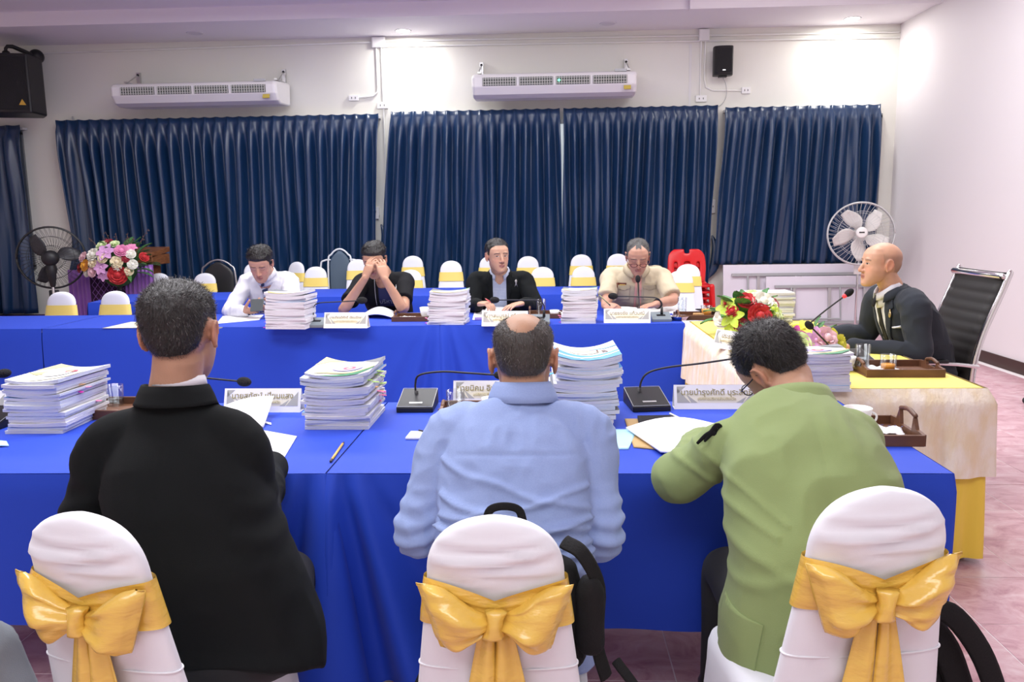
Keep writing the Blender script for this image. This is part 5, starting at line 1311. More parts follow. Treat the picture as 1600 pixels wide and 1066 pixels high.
# ------------------------------------------------------------------ people
def skin_material():
    m = mat('skin', (.6, .35, .25), .48, attr='Col', sss=.08, spec=.4, bump=(220, .06)); return m
SKIN = skin_material()
def hair_mat(name, c): return mat(name, c, .42, spec=.55, bump=(180, .5, (1, 1, .25)))
def frame_head(center, yaw, pitch, roll, s):
    return Matrix.Translation(Vector(center)) @ (rotm(z=yaw) @ rotm(x=pitch) @ rotm(y=roll)).to_4x4() @ Matrix.Scale(s, 4)
def head_shapes(bm, H, jaw=1.0, full=1.0):
    b2 = bmesh.new()
    ball(b2, (0, -.014, .034), (.0735, .094, .080), seg=40, rin=28)
    ball(b2, (0, -.030, .012), (.068, .076, .078), seg=32, rin=20)
    X, Y = V(1, 0, 0), V(0, 1, 0)
    secs = [(-.116, .018, .082, .050), (-.110, .030, .089, .036), (-.100, .040, .091, .02), (-.080, .052, .0895, -.01), (-.055, .061, .0885, -.025), (-.03, .066, .0875, -.03), (0, .069, .0865, -.03), (.03, .0715, .0870, -.03), (.055, .069, .083, -.03), (.08, .055, .07, -.02), (.098, .03, .045, -.01)]
    rings = []
    for z, hw, yf, yb in secs:
        hw *= full if z < -.02 else 1
        rings.append(ring((0, (yf + yb) / 2, z), X, Y, hw, (yf - yb) / 2, 40, 2.5 if z > -.09 else 2.1))
    loft(b2, rings)
    tube(b2, [(0, .078, .022), (0, .088, .002), (0, .098, -.016), (0, .103, -.030)], [.009, .0092, .0105, .0125], n=14, sub=4)
    for s in (-1, 1):
        ball(b2, (s * .0125, .094, -.035), (.0085, .010, .0075), seg=12, rin=8)
        tube(b2, [(s * .012, .080, .024), (s * .032, .0795, .027), (s * .052, .066, .022)], [.0085, .0095, .007], n=10, sub=3)
        ball(b2, (s * .042, .0635, -.020), (.020, .011, .019), seg=14, rin=10)
        ball(b2, (s * .031, .0705, .004), (.0135, .0115, .0105), seg=14, rin=10)
        # ear
        R = rotm(x=-.15, z=s * .35)
        ball(b2, (s * .0785, -.012, -.004), (.0075, .018, .030), R, seg=16, rin=12)
        pts = [Vector((s * (.082 + .004 * math.sin(a)), -.014 + .0165 * math.cos(a), -.002 + .029 * math.sin(a))) for a in np.linspace(-1.2, 3.6, 10)]
        tube(b2, pts, .0046, n=8, sub=2)
        ball(b2, (s * .078, -.004, -.030), (.006, .008, .009), seg=10, rin=8)
    tube(b2, [(-.022, .084, -.0605), (-.008, .0925, -.057), (0, .0925, -.0585), (.008, .0925, -.057), (.022, .084, -.0605)], [.003, .0048, .0048, .0048, .003], n=8, sub=3)
    tube(b2, [(-.020, .084, -.0635), (0, .0915, -.0685), (.020, .084, -.0635)], [.003, .0062, .003], n=8, sub=3)
    ball(b2, (0, .080, -.098), (.022, .014, .014), seg=16, rin=10)
    bmesh.ops.transform(b2, matrix=H, verts=b2.verts)
    t = bpy.data.meshes.new('t'); b2.to_mesh(t); b2.free(); bm.from_mesh(t); bpy.data.meshes.remove(t)
def hand_shapes(bm, wrist, d, n, side, s=1.0, curl=(.3, .35, .25), spread=.10, thumb=.55, tcurl=.3, curls=None):
    """wrist point, d finger direction, n palm-facing normal, side = thumb direction sign (+1: d x n)"""
    d = Vector(d).normalized(); n = Vector(n); n = (n - d * n.dot(d)).normalized(); T = d.cross(n) * side; wrist = Vector(wrist)
    rings = [ring(wrist + d * t * s, T, n, a * s, b * s, 18, 2.8) for t, a, b in ((-.012, .024, .018), (.0, .026, .0185), (.02, .032, .0175), (.05, .040, .0160), (.078, .0415, .0135), (.092, .038, .010))]
    loft(bm, rings)
    for i, (o, L, r) in enumerate(((.0305, .072, .0088), (.0105, .080, .009), (-.0098, .074, .0086), (-.0290, .060, .0076))):
        c = curls[i] if curls else curl; p = wrist + d * .078 * s + T * o * s; dirv = (d + T * spread * (o / .03)).normalized()
        pts = [p]; ang = 0
        for f, seg in zip(c, (.45, .30, .25)):
            ang += f; v = (dirv * math.cos(ang) + n * math.sin(ang)).normalized(); p = p + v * L * seg * s * 1.12; pts.append(p)
        tube(bm, pts, [r * s, r * s, r * .92 * s, r * .78 * s], n=10, sub=3)
    p = wrist + d * .018 * s + T * .024 * s; v1 = (d * .62 + T * thumb + n * .28).normalized(); pts = [p, p + v1 * .040 * s]
    v2 = (v1 + d * .3 * tcurl + n * tcurl * .5 - T * .3 * tcurl).normalized(); pts += [pts[-1] + v2 * .032 * s]; v3 = (v2 + n * tcurl * .4 - T * tcurl * .3).normalized(); pts += [pts[-1] + v3 * .026 * s]
    tube(bm, pts, [.0145 * s, .0122 * s, .0100 * s, .0085 * s], n=12, sub=3)

HL_STD = [(0, .080), (20, .078), (38, .062), (52, .050), (62, .020), (72, -.005), (80, .000), (88, .022), (100, .030), (114, .0), (128, -.045), (150, -.062), (180, -.066)]
def hair_density(L, hl, fade=.02):
    phi = np.degrees(np.abs(np.arctan2(L[:, 0], L[:, 1] + .012)))
    zl = np.interp(phi, [a for a, _ in hl], [b for _, b in hl])
    return sstep(L[:, 2] - zl, 0, fade), L[:, 2] - zl, phi
def paint_face(L, N, skin, hairc, hl, face, dens=None, stub=.0):
    C = np.tile(np.array(skin), (len(L), 1)); x, y, z = L[:, 0], L[:, 1], L[:, 2]; ax = np.abs(x)
    front = sstep(y, .03, .05)
    red = np.exp(-((ax - .04) / .02) ** 2 - ((z + .025) / .02) ** 2) * front + np.exp(-(x / .014) ** 2 - ((z + .03) / .014) ** 2) * front
    C = C * (1 + .10 * red[:, None] * np.array([1, -.6, -.6]))
    C *= (1 + .06 * vnoise(L * 55, 3))[:, None]
    er = np.exp(-((ax - .084) / .012) ** 2 - (z / .04) ** 2) * (np.abs(y + .01) < .04); C = C * (1 + er[:, None] * np.array([.10, -.12, -.12]))
    def mix(c, w):
        nonlocal C
        w = np.clip(w, 0, 1)[:, None]; C = C * (1 - w) + np.array(c) * w
    if face is not None:
        lw = (1 - sstep(ax, .018, .025)) * sstep(z, -.076, -.071) * (1 - sstep(z, -.056, -.052)) * sstep(y, .06, .07); mix(face.get('lip', (.42, .15, .13)), lw * .75)
        mix((.12, .04, .035), np.exp(-((z + .0625) / .0016) ** 2) * (ax < .022) * front * .85)
        mix((.12, .05, .04), np.exp(-((ax - .0075) / .0035) ** 2 - ((z + .040) / .0025) ** 2) * front * .8)  # nostril shadow, painted as two small dark spots
        e = np.clip((ax - .031) / .021, -1, 1); bz = .0235 + .004 * (1 - e * e) - .002 * e
        mix(hairc, np.exp(-((z - bz) / .0036) ** 2) * (np.abs(ax - .032) < .021) * front * face.get('brow', .8))
        ex = ax - .031; al = 1 - (ex / .0145) ** 2; op = face.get('open', 1.0)
        if op > 0:
            inside = (al > 0) * (z < .0045 + .0052 * op * np.clip(al, 0, 1)) * (z > .0045 - .0042 * op * np.clip(al, 0, 1)) * front
            mix((.62, .58, .55), inside * .95); g = face.get('gaze', (0, 0)); gx = ex * np.sign(x) - g[0]
            mix((.03, .015, .01), inside * (np.hypot(gx, z - .0048 - g[1]) < .0062))
            mix((.05, .03, .025), np.exp(-((z - .0050 - .0055 * op * np.clip(al, 0, 1)) / .0013) ** 2) * (al > -.15) * front * .9)
        else:
            mix((.06, .035, .03), np.exp(-((z + .0015 - .003 * (ex / .0145) ** 2) / .0016) ** 2) * (al > -.1) * front * .85)
        mix((skin[0] * .72, skin[1] * .66, skin[2] * .62), np.exp(-((z + .011) / .005) ** 2 - ((ax - .03) / .014) ** 2) * front * .35)
    d, dz, phi = hair_density(L, hl)
    if dens is not None: d = d * dens(L, dz, phi)
    mix(hairc, d * .88 * (z > -.09))
    return np.clip(C, 0, 1)
def limb(bm, pts, rad, **k): tube(bm, pts, rad, n=18, sub=5, **k)
def torso_shapes(bm, J, dims, grow=0.0, ex=2.5, low=0.0):
    """J: joints; dims: rows (along 0..4: hip,waist,chest,upper,neck) half width / half depth"""
    F, R = J['F'], J['R']; names = ['hip', 'waist', 'chest', 'upper', 'neck']; C = [J[n] for n in names]
    A = np.array([(*c, a + grow, b + grow) for c, (a, b) in zip(C, dims)])
    if low: A = np.vstack([[*(J['hip'] - Vector((0, 0, low)) + F * J.get('lowf', 0)), J.get('lowa', dims[0][0] * 1.04) + grow, dims[0][1] * 1.05 + grow], A])
    A = crom(A, 6); pts = [Vector(a[:3]) for a in A]; rings = []
    for i, p in enumerate(pts):
        t = (pts[min(i + 1, len(pts) - 1)] - pts[max(0, i - 1)]).normalized(); X = (R - t * R.dot(t)).normalized(); Y = X.cross(t)
        rings.append(ring(p, X, -Y if Y.dot(F) < 0 else Y, max(.02, A[i][3]), max(.02, A[i][4]), 40, ex))
    # close softly
    c0 = pts[0]; rings.insert(0, [c0 + (q - c0) * .8 - Vector((0, 0, .012)) for q in rings[0]])
    loft(bm, rings)
def auto(J, yaw):
    F = Vector((-math.sin(yaw), math.cos(yaw), 0)); R = Vector((math.cos(yaw), math.sin(yaw), 0)); J['F'], J['R'] = F, R
    for k in list(J):
        if k not in ('F', 'R', 'lowf', 'lowa'): J[k] = Vector(J[k])
    return J
class Person: pass
def person(label, J, yaw, head, headrot, hs, dims, skin, hairc, hl, face, hands=None, voxel=.0046, garment=None, sleeve='full', arm=(.052, .046, .041, .036, .026), dens=None, hair_th=.014, strands=0, grey=0, hair_name='black_hair', gvoxel=.0075, folds=(), custom=None, gm=None, gname='jacket', low=.0, legs=True, hair=True, jaw_full=1.0, shoulder=.058, slv=(.070, .066, .060, .054, .046), face_cuts=1, neck_r=.056, spread_dir=None, strand_len=.014, stand=1.0, trouser_m=None, gear_grow=.0, hands_s=None):
    J = auto(J, yaw); F, R = J['F'], J['R']; P = Person(); P.J = J
    root = thing('person', label, 'person', (J['hip'].x, J['hip'].y, 0)); P.root = root; off = Vector((J['hip'].x, J['hip'].y, 0))
    def add(name, me, m, parent=root, **k):
        me.transform(Matrix.Translation(-off)); o = mesh_obj(name, me, m, parent, True); return o
    H = frame_head(head, *headrot, hs); P.H = H; Hi = H.inverted()
    bm = bmesh.new(); head_shapes(bm, H, full=jaw_full)
    hd = Vector(head); up = (H.to_3x3() @ V(0, 0, 1)).normalized(); fw = (H.to_3x3() @ V(0, 1, 0)).normalized()
    nk = J['neck']; sk = hd - up * .045 * hs - fw * .024 * hs
    tube(bm, [nk - Vector((0, 0, .07)) - F * .0, nk, nk.lerp(sk, .5), sk], [neck_r * 1.25 * hs, neck_r * 1.08 * hs, neck_r * hs, neck_r * .98 * hs], n=24, sub=4)
    torso_shapes(bm, J, dims, grow=-.018)
    for s, S in ((1, 'R'), (-1, 'L')):
        sh, el, wr = J['sh' + S], J['el' + S], J['wr' + S]
        limb(bm, [J['upper'] + R * s * .05, sh, sh.lerp(el, .5), el, el.lerp(wr, .45), wr], [.045, arm[0], arm[1], arm[2], arm[3], arm[4]])
        hp = (hands or {}).get(S)
        if hp: hand_shapes(bm, wr, hp['d'], hp['n'], hp['side'], (hands_s or hs), hp.get('curl', (.3, .35, .25)), hp.get('spread', .1), hp.get('thumb', .55), hp.get('tcurl', .3), hp.get('curls'))
        kn, an = J['kn' + S], J['an' + S]; h0 = J['hip'] + R * s * .09
        limb(bm, [h0, h0.lerp(kn, .5), kn, kn.lerp(an, .4), an], [.075, .07, .052, .048, .036]); tube(bm, [an, an + Vector((0, 0, -.04)) + F * .03, an + Vector((0, 0, -.045)) + F * .13], [.036, .034, .026], n=10, sub=2)
    me = fuse(bm, voxel, 2, .4)
    # refine the face
    if face is not None and face_cuts:
        b2 = bmesh.new(); b2.from_mesh(me); fs = set()
        for f in b2.faces:
            l = Hi @ f.calc_center_median()
            if l.y > .035 and abs(l.x) < .062 and -.085 < l.z < .045: fs.add(f)
        es = {e for f in fs for e in f.edges}
        bmesh.ops.subdivide_edges(b2, edges=list(es), cuts=face_cuts, use_grid_fill=True, smooth=.0)
        b2.to_mesh(me); b2.free(); me.shade_smooth()
    co = coords(me); HiM = np.array(Hi); L = co @ HiM[:3, :3].T + HiM[:3, 3]
    r_ = np.linalg.norm(L, axis=1); inh = r_ < .17
    # ear hollow, eye socket shaping
    N = normals(me)
    ear = np.exp(-((L[:, 1] + .012) / .009) ** 2 - ((L[:, 2] + .002) / .015) ** 2) * (np.abs(L[:, 0]) > .079); co -= N * (ear * .005 * hs)[:, None]
    setco(me, co)
    Cc = np.tile(np.array(skin), (len(L), 1)) * (1 + .05 * vnoise(co * 30, 5))[:, None]
    Cc[inh] = paint_face(L[inh], N[inh], skin, hairc, hl, face, dens)
    ca = me.color_attributes.new('Col', 'FLOAT_COLOR', 'POINT'); ca.data.foreach_set('color', np.hstack([Cc, np.ones((len(Cc), 1))]).astype(np.float32).ravel())
    P.body = me
    # hair before moving the mesh
    if hair:
        d, dz, phi = hair_density(L, hl); 
        if dens is not None: d = d * dens(L, dz, phi)
        d = d * inh * (r_ < .15)
        topw = .35 + .65 * sstep(L[:, 2], .01, .085)
        sd = sstep(dz, 0.0, .07); th = hair_th * sd * topw * (.25 + .75 * d) * (d > .02)
        th *= 1 + .22 * vnoise(L * np.array([90, 60, 40]), 2) + .12 * vnoise(L * 200, 4)
        keep = (d > .12)
        cur = co + N * ((th * hs)[:, None] - .0012 * (1 - d)[:, None])
        b2 = bmesh.new(); mp = {}
        hv = np.nonzero(keep)[0]
        for i in hv: mp[i] = b2.verts.new(cur[i])
        hf = []
        for p in me.polygons:
            vs = p.vertices
            if all(v in mp for v in vs):
                b2.faces.new([mp[v] for v in vs]); hf.append(p.index)
        hm = bpy.data.meshes.new('hair'); loose = [v for v in b2.verts if not v.link_faces]; bmesh.ops.delete(b2, geom=loose, context='VERTS')
        b2.to_mesh(hm); b2.free(); mats_ = [hair_mat(hair_name, hairc)]
        if strands:
            rg = np.random.default_rng(11); cents = np.array([list(me.polygons[i].vertices)[0] for i in hf]); ids = rg.choice(cents, strands); A = cur[ids]; NN = N[ids]
            upv = np.array(H.to_3x3() @ V(0, 0, 1)) / hs; fwv = np.array(H.to_3x3() @ V(0, 1, 0)) / hs
            Lz = L[ids, 2]; flow = -upv[None] * (1 - sstep(Lz, .03, .09))[:, None] * .9 + fwv[None] * (sstep(Lz, .03, .09) * (.5 if not spread_dir else spread_dir))[:, None]
            dirv = NN * rg.uniform(.10, .55, (strands, 1)) * stand * (.35 + .65 * sstep(Lz, .02, .09))[:, None] + flow * .8 + rg.normal(0, .28, (strands, 3)); dirv /= np.linalg.norm(dirv, axis=1)[:, None]
            ln = strand_len * rg.uniform(.5, 1.25, (strands, 1)) * hs * (.3 + .7 * sstep(dz[ids], 0, .08))[:, None] * (.4 + .6 * d[ids])[:, None]
            A = A + rg.normal(0, .0022, (strands, 3)) * hs - NN * .0015; sidev = np.cross(dirv, NN + rg.normal(0, .3, (strands, 3))); sidev /= np.linalg.norm(sidev, axis=1)[:, None] + 1e-9; w_ = .0004 * hs
            V0 = A - sidev * w_; V1 = A + sidev * w_; M1 = A + dirv * ln * .55 + NN * .0006; V2 = M1 + sidev * w_ * .8; V3 = M1 - sidev * w_ * .8; T_ = A + dirv * ln - NN * ln * .12
            vv = np.stack([V0, V1, V2, V3, T_], 1).reshape(-1, 3); k = np.arange(strands) * 5
            faces = [(a, a + 1, a + 2, a + 3) for a in k] + [(a + 3, a + 2, a + 4) for a in k]; sm = bpy.data.meshes.new('s'); sm.from_pydata(vv.tolist(), [], faces); gmask = rg.random(strands) < grey
            mi = np.concatenate([gmask, gmask]).astype(np.int32); sm.polygons.foreach_set('material_index', mi)
            b2 = bmesh.new(); b2.from_mesh(hm); b2.from_mesh(sm); b2.to_mesh(hm); b2.free(); bpy.data.meshes.remove(sm); mats_.append(mat('grey_hair_strand', (.16, .155, .15), .5))
        for x in mats_: hm.materials.append(x)
        add('hair', hm, None); 
    # garment
    bm = bmesh.new(); torso_shapes(bm, J, dims, grow=gear_grow, low=low)
    for s, S in ((1, 'R'), (-1, 'L')):
        sh, el, wr = J['sh' + S], J['el' + S], J['wr' + S]
        tube(bm, [J['neck'] + R * s * .015 - Vector((0, 0, .035)), J['neck'].lerp(sh, .5) - Vector((0, 0, .012)), sh], [.044, .046, shoulder], n=16, sub=4)
        if sleeve == 'full':
            e = wr.lerp(el, .06); limb(bm, [J['upper'] + R * s * .06, sh, sh.lerp(el, .5), el, el.lerp(wr, .5), e], [.06, slv[0], slv[1], slv[2], slv[3], slv[4]])
        else:
            fr = sleeve; e = sh.lerp(el, fr); limb(bm, [J['upper'] + R * s * .06, sh, sh.lerp(el, fr * .5), e], [.06, slv[0], slv[1], slv[2]], cap='flat')
    g = fuse(bm, gvoxel, 5, .5); co = coords(g); N = normals(g); disp = np.zeros(len(co))
    rel = np.stack([(co - np.array(J['chest'])) @ np.array(R), (co - np.array(J['chest'])) @ np.array(F), co[:, 2]], 1)
    for (sc, amp, seed) in folds:
        n_ = vnoise(rel * np.array(sc), seed); disp += amp * (1 - 2.2 * np.abs(n_))
    if custom: disp += custom(rel, co)
    co += N * disp[:, None]; setco(g, co)
    P.gbvh = bvh_of(g); P.gmesh = g
    P.body_bvh = bvh_of(me)
    P.off = off
    P.add = add
    go = add(gname, g, gm); P.g = go
    add('body', me, SKIN)
    # trousers and shoes
    bm = bmesh.new()
    for s, S in ((1, 'R'), (-1, 'L')):
        kn, an = J['kn' + S], J['an' + S]; h0 = J['hip'] + R * s * .09
        limb(bm, [h0, h0.lerp(kn, .5), kn, kn.lerp(an, .4), an + Vector((0, 0, .02))], [.088, .084, .066, .062, .058])
    ball(bm, J['hip'] + Vector((0, 0, -.015)), (.212, .165, .10), Matrix.Rotation(yaw, 3, 'Z'))
    t = fuse(bm, .013, 3); add('trousers', t, trouser_m or mat('black_trousers', (.012, .012, .014), .8))
    for S in 'RL':
        an = J['an' + S]; bm = bmesh.new(); tube(bm, [Vector((an.x, an.y, .05)) - F * .05, Vector((an.x, an.y, .055)) + F * .03, Vector((an.x, an.y, .035)) + F * .17], [.042, .045, .034], n=14, sub=4, flat=.95)
        m_ = bpy.data.meshes.new('shoe'); bm.to_mesh(m_); bm.free(); add('shoe', m_, black_gl)
    return P
def throat(P, c, up, fwd, rx, ry, m, drop=.03, h=.014):
    collar(P, 'collar_stand', c, up, fwd, rx, ry, [(.004, -.06), (.0, -.03), (-.002, -.01), (-.003, h - .014)], m, gap=.0, drop=drop)
def reparent_patch(P, o):
    o.data.transform(Matrix.Translation(-P.off)); return o
def ppatch(P, name, org, right, up, fwd, poly, off, thick, m, bvh=None, step=.012, label=None, parent=None):
    o = patch(name, bvh or P.gbvh, org, right, up, fwd, poly, off, thick, m, parent or P.root, step, label); return reparent_patch(P, o)
def collar(P, name, c, up, fwd, rx, ry, prof, m, gap=.0, th=.003, drop=.0, n=40, tilt=0):
    """open band round the neck; gap = half opening angle at the front; prof (radial offset, height); drop lowers the front"""
    up = Vector(up).normalized(); fwd = Vector(fwd); fwd = (fwd - up * fwd.dot(up)).normalized(); right = fwd.cross(up); c = Vector(c); rows = []
    for ro, h in prof:
        row = []
        for i in range(n + 1):
            a = gap + (2 * PI - 2 * gap) * i / n; fr = max(0, math.cos(a))
            row.append(c + right * math.sin(a) * (rx + ro) + fwd * math.cos(a) * (ry + ro) + up * (h - drop * fr ** 1.3))
        rows.append(row)
    bm = bmesh.new(); loft(bm, rows, closed=False); me = bpy.data.meshes.new(name); bmesh.ops.recalc_face_normals(bm, faces=bm.faces); bm.to_mesh(me); bm.free()
    o = P.add(name, me, m); s = o.modifiers.new('s', 'SOLIDIFY'); s.thickness = th; s.offset = 0; return o
def pmesh(P, name, bm, m, smooth=True, parent=None):
    bmesh.ops.recalc_face_normals(bm, faces=bm.faces); me = bpy.data.meshes.new(name); bm.to_mesh(me); bm.free(); o = P.add(name, me, m) if parent is None else None; return o
def glasses(P, m, lens=True, rim=.0011, w=.021, h=.016, zc=.002, yf=.098):
    H = P.H
    def TP(x, y, z): return H @ Vector((x, y, z))
    bm = bmesh.new(); s_ = H.to_scale().x
    for s in (-1, 1):
        pts = [TP(s * .032 + w * math.cos(a) * 1.0, yf - .004 * abs(math.cos(a)), zc + h * math.copysign(abs(math.sin(a)) ** .8, math.sin(a))) for a in np.linspace(0, 2 * PI, 25)]
        tube(bm, pts, rim * s_, n=6, sub=1, cap='none')
        tube(bm, [TP(s * (.032 + w), yf - .004, zc + .005), TP(s * .073, yf - .025, zc + .006), TP(s * .080, .02, zc + .006), TP(s * .0815, -.01, zc + .008), TP(s * .081, -.025, zc - .008)], rim * s_ * 1.1, n=6, sub=3)
    tube(bm, [TP(-.011, yf, zc + .004), TP(0, yf + .003, zc + .007), TP(.011, yf, zc + .004)], rim * s_, n=6, sub=3)
    o = pmesh(P, 'glasses', bm, m)
    return o

# ---- fabrics
black_suit = mat('black_suit_cloth', (.0055, .0068, .0075), .9, spec=.25, sheen=.0, bump=(700, .15)); blue_shirt = mat('light_blue_shirt_cloth', (.27, .355, .62), .8, sheen=.08, bump=(500, .08), var=(300, (.25, .335, .60)))
green_jk = mat('sage_green_jacket_cloth', (.225, .290, .115), .9, sheen=.08, bump=(500, .12)); white_sh = mat('white_shirt_cloth', (.74, .74, .79), .7, bump=(400, .05)); beige_sh = mat('beige_uniform_cloth', (.55, .47, .33), .8, bump=(400, .08))
char_suit = mat('charcoal_suit_cloth', (.026, .031, .041), .85, spec=.3, sheen=.05, bump=(600, .12)); black_tee = mat('black_tshirt_cloth', (.007, .007, .009), .85, spec=.25, bump=(300, .1)); check_sh = None
def legs_for(J, hip, F, R, knee_f=.42, spread=.10, s=1.0):
    hip = Vector(hip)
    for k, S in ((1, 'R'), (-1, 'L')):
        kn = hip + F * knee_f * s + R * k * (spread + .03); kn.z = .50; J['kn' + S] = kn; an = kn + F * .03; an = Vector((an.x, an.y, .085)); J['an' + S] = an
    return J
UP = V(0, 0, 1)

# ================= the man in the blue shirt (centre, from behind)
J = dict(hip=(-.085, 1.79, .53), waist=(-.085, 1.80, .71), chest=(-.08, 1.855, .89), upper=(-.075, 1.905, 1.00), neck=(-.065, 1.925, 1.055),
         shR=(.098, 1.90, .975), shL=(-.245, 1.90, .975), elR=(.122, 1.84, .735), elL=(-.322, 1.84, .735), wrR=(.06, 2.22, .800), wrL=(-.21, 2.22, .800))
legs_for(J, (-.085, 1.79, .53), V(0, 1, 0), V(1, 0, 0), .40)
def fold_blue(rel, co):
    x, y, z = rel[:, 0], rel[:, 1], rel[:, 2]; back = sstep(-y, -.02, .04) * (np.abs(x) < .17); d = 0
    for zc_, sl, am, wd, cv in ((.80, .05, .006, .007, .3), (.775, -.10, .007, .008, .2), (.745, .05, .0075, .008, -.4), (.83, -.22, .005, .008, .0), (.72, -.15, .006, .009, .2), (.855, .20, .0045, .007, 0), (.695, .12, .006, .009, .3), (.89, -.3, .004, .008, 0)):
        d = d + am * np.exp(-((z - zc_ - sl * x - cv * x * x + .004 * np.sin(x * 40)) / wd) ** 2)
    out = 2.1 * d * back - .004 * np.exp(-((z - .965 + .35 * x * x) / .0035) ** 2) * back * (np.abs(x) < .14) * .6
    armm = (np.abs(x + .0) > .17); out = out + armm * .0045 * np.sin((z + .25 * np.abs(x) + .006 * np.sin(y * 60)) * 150) * sstep(-np.abs(z - .77), -.10, -.02)
    return out
def dens_p2(L, dz, phi):
    q = ((L[:, 0]) / .050) ** 2 + ((L[:, 1] + .042) / .080) ** 2 + (np.minimum(0, L[:, 2] - .075) / .045) ** 2
    return .04 + .96 * sstep(q, .15, 2.9)
HL_N = [(0, .085), (40, .06), (60, .02), (75, .0), (88, .022), (102, .028), (114, .0), (128, -.04), (150, -.055), (180, -.058)]
P = person('man in a light blue shirt seen from behind, bald patch on his crown', J, 0, (-.062, 1.965, 1.152), (.0, -.22, .0), 1.0,
           [(.195, .135), (.178, .125), (.182, .115), (.150, .085), (.062, .055)], (.42, .235, .150), (.045, .038, .034), HL_N, {'open': 1}, {'R': dict(d=(-.55, .8, -.05), n=(0, 0, -1), side=1, curl=(.45, .5, .3)), 'L': dict(d=(.45, .85, -.05), n=(0, 0, -1), side=-1, curl=(.35, .4, .3))}, .0052, gm=blue_shirt, gname='shirt', dens=dens_p2, hair_th=.009, strands=11000, grey=.10,
           folds=[((14, 10, 9), .005, 1), ((30, 20, 26), .0026, 5)], custom=fold_blue, strand_len=.010, low=.05, slv=(.062, .057, .053, .047, .036), hair_name='dark_brown_hair', shoulder=.050, gvoxel=.0065)
collar(P, 'shirt_collar', (-.063, 1.930, 1.066), (0, .16, 1), (0, 1, 0), .066, .062, [(.0, -.015), (-.002, .012), (-.004, .034), (.001, .0365), (.008, .026), (.016, .006), (.021, -.012)], blue_shirt, gap=.3, drop=.02)

# ================= the man in the black suit (left, from behind)
J = dict(hip=(-.765, 1.76, .53), waist=(-.81, 1.755, .72), chest=(-.868, 1.79, .92), upper=(-.882, 1.81, 1.02), neck=(-.880, 1.815, 1.105),
         shR=(-.730, 1.80, .985), shL=(-1.045, 1.80, .985), elR=(-.722, 1.83, .79), elL=(-1.125, 1.83, .79), wrR=(-.81, 2.22, .800), wrL=(-1.0, 2.22, .800), lowa=.225, lowf=-.02)
legs_for(J, (-.84, 1.76, .53), V(0, 1, 0), V(1, 0, 0), .38, spread=.07)
def fold_black(rel, co):
    x, y, z = rel[:, 0], rel[:, 1], rel[:, 2]
    return -.003 * np.exp(-((x + .0) / .003) ** 2) * (y < 0) * (z < 1.0) + (np.abs(x) > .16) * .0035 * np.sin((z + .4 * np.abs(x)) * 95) * sstep(-np.abs(z - .82), -.12, -.02)
def dens_p1(L, dz, phi):
    q = ((L[:, 0] - .018) / .026) ** 2 + ((L[:, 1] + .038) / .026) ** 2 + ((L[:, 2] - .105) / .05) ** 2
    return .45 + .55 * sstep(q, .2, 1.3)
P = person('man in a black suit seen from behind at the left, greying hair', J, 0, (-.862, 1.825, 1.243), (.10, -.08, -.03), 1.02,
           [(.215, .15), (.190, .14), (.178, .120), (.132, .085), (.064, .06)], (.44, .25, .165), (.014, .012, .012), HL_N, {'open': 1}, {'R': dict(d=(-.55, .8, -.05), n=(0, 0, -1), side=1, curl=(.45, .5, .3)), 'L': dict(d=(.45, .85, -.05), n=(0, 0, -1), side=-1, curl=(.35, .4, .3))}, .0052, gm=black_suit, dens=dens_p1, hair_th=.014, strands=13000, grey=.05,
           folds=[((6, 6, 5), .006, 2), ((16, 12, 10), .0025, 6)], custom=fold_black, strand_len=.013, low=.06, slv=(.064, .064, .061, .056, .048), shoulder=.050, gvoxel=.0075)
collar(P, 'shirt_collar', (-.869, 1.812, 1.114), (.0, .12, 1), (0, 1, 0), .0585, .058, [(.0, -.03), (-.002, .02), (-.003, .032), (.002, .033), (.005, .012)], white_sh, gap=.02, drop=.09)
collar(P, 'jacket_collar', (-.878, 1.814, 1.100), (.0, .1, 1), (0, 1, 0), .070, .066, [(.0, -.02), (-.002, .012), (.001, .024), (.006, .024), (.013, .008), (.020, -.012), (.024, -.020)], black_suit, gap=.3, drop=.05, th=.005)
glasses(P, steel)

# ================= the man in the green jacket (right, writing)
J = dict(hip=(.63, 1.78, .53), waist=(.635, 1.80, .70), chest=(.63, 1.90, .87), upper=(.625, 2.00, .955), neck=(.650, 2.09, 1.005),
         shR=(.765, 1.98, .945), shL=(.470, 2.00, .925), elR=(.808, 2.06, .79), elL=(.345, 2.10, .800), wrR=(.79, 2.34, .805), wrL=(.475, 2.42, .805), lowa=.235)
legs_for(J, (.63, 1.78, .53), V(0, 1, 0), V(1, 0, 0), .40)
def fold_green(rel, co):
    x, y, z = rel[:, 0], rel[:, 1], rel[:, 2]
    e = .006 * np.exp(-((z - .84 + .5 * (x + .22)) / .010) ** 2) * (x < -.12) + .005 * np.exp(-((z - .90 + .7 * (x + .22)) / .009) ** 2) * (x < -.10) - .003 * np.exp(-(x / .0035) ** 2) * (y < 0)
    e = e + .006 * np.exp(-((z - .80 - .55 * (x - .20)) / .010) ** 2) * (x > .09) * (y < .03) + .005 * np.exp(-((z - .73 - .35 * (x + .05)) / .013) ** 2) * (y < 0) + .005 * np.exp(-((z - .66 + .5 * (x)) / .014) ** 2) * (y < 0)
    return e
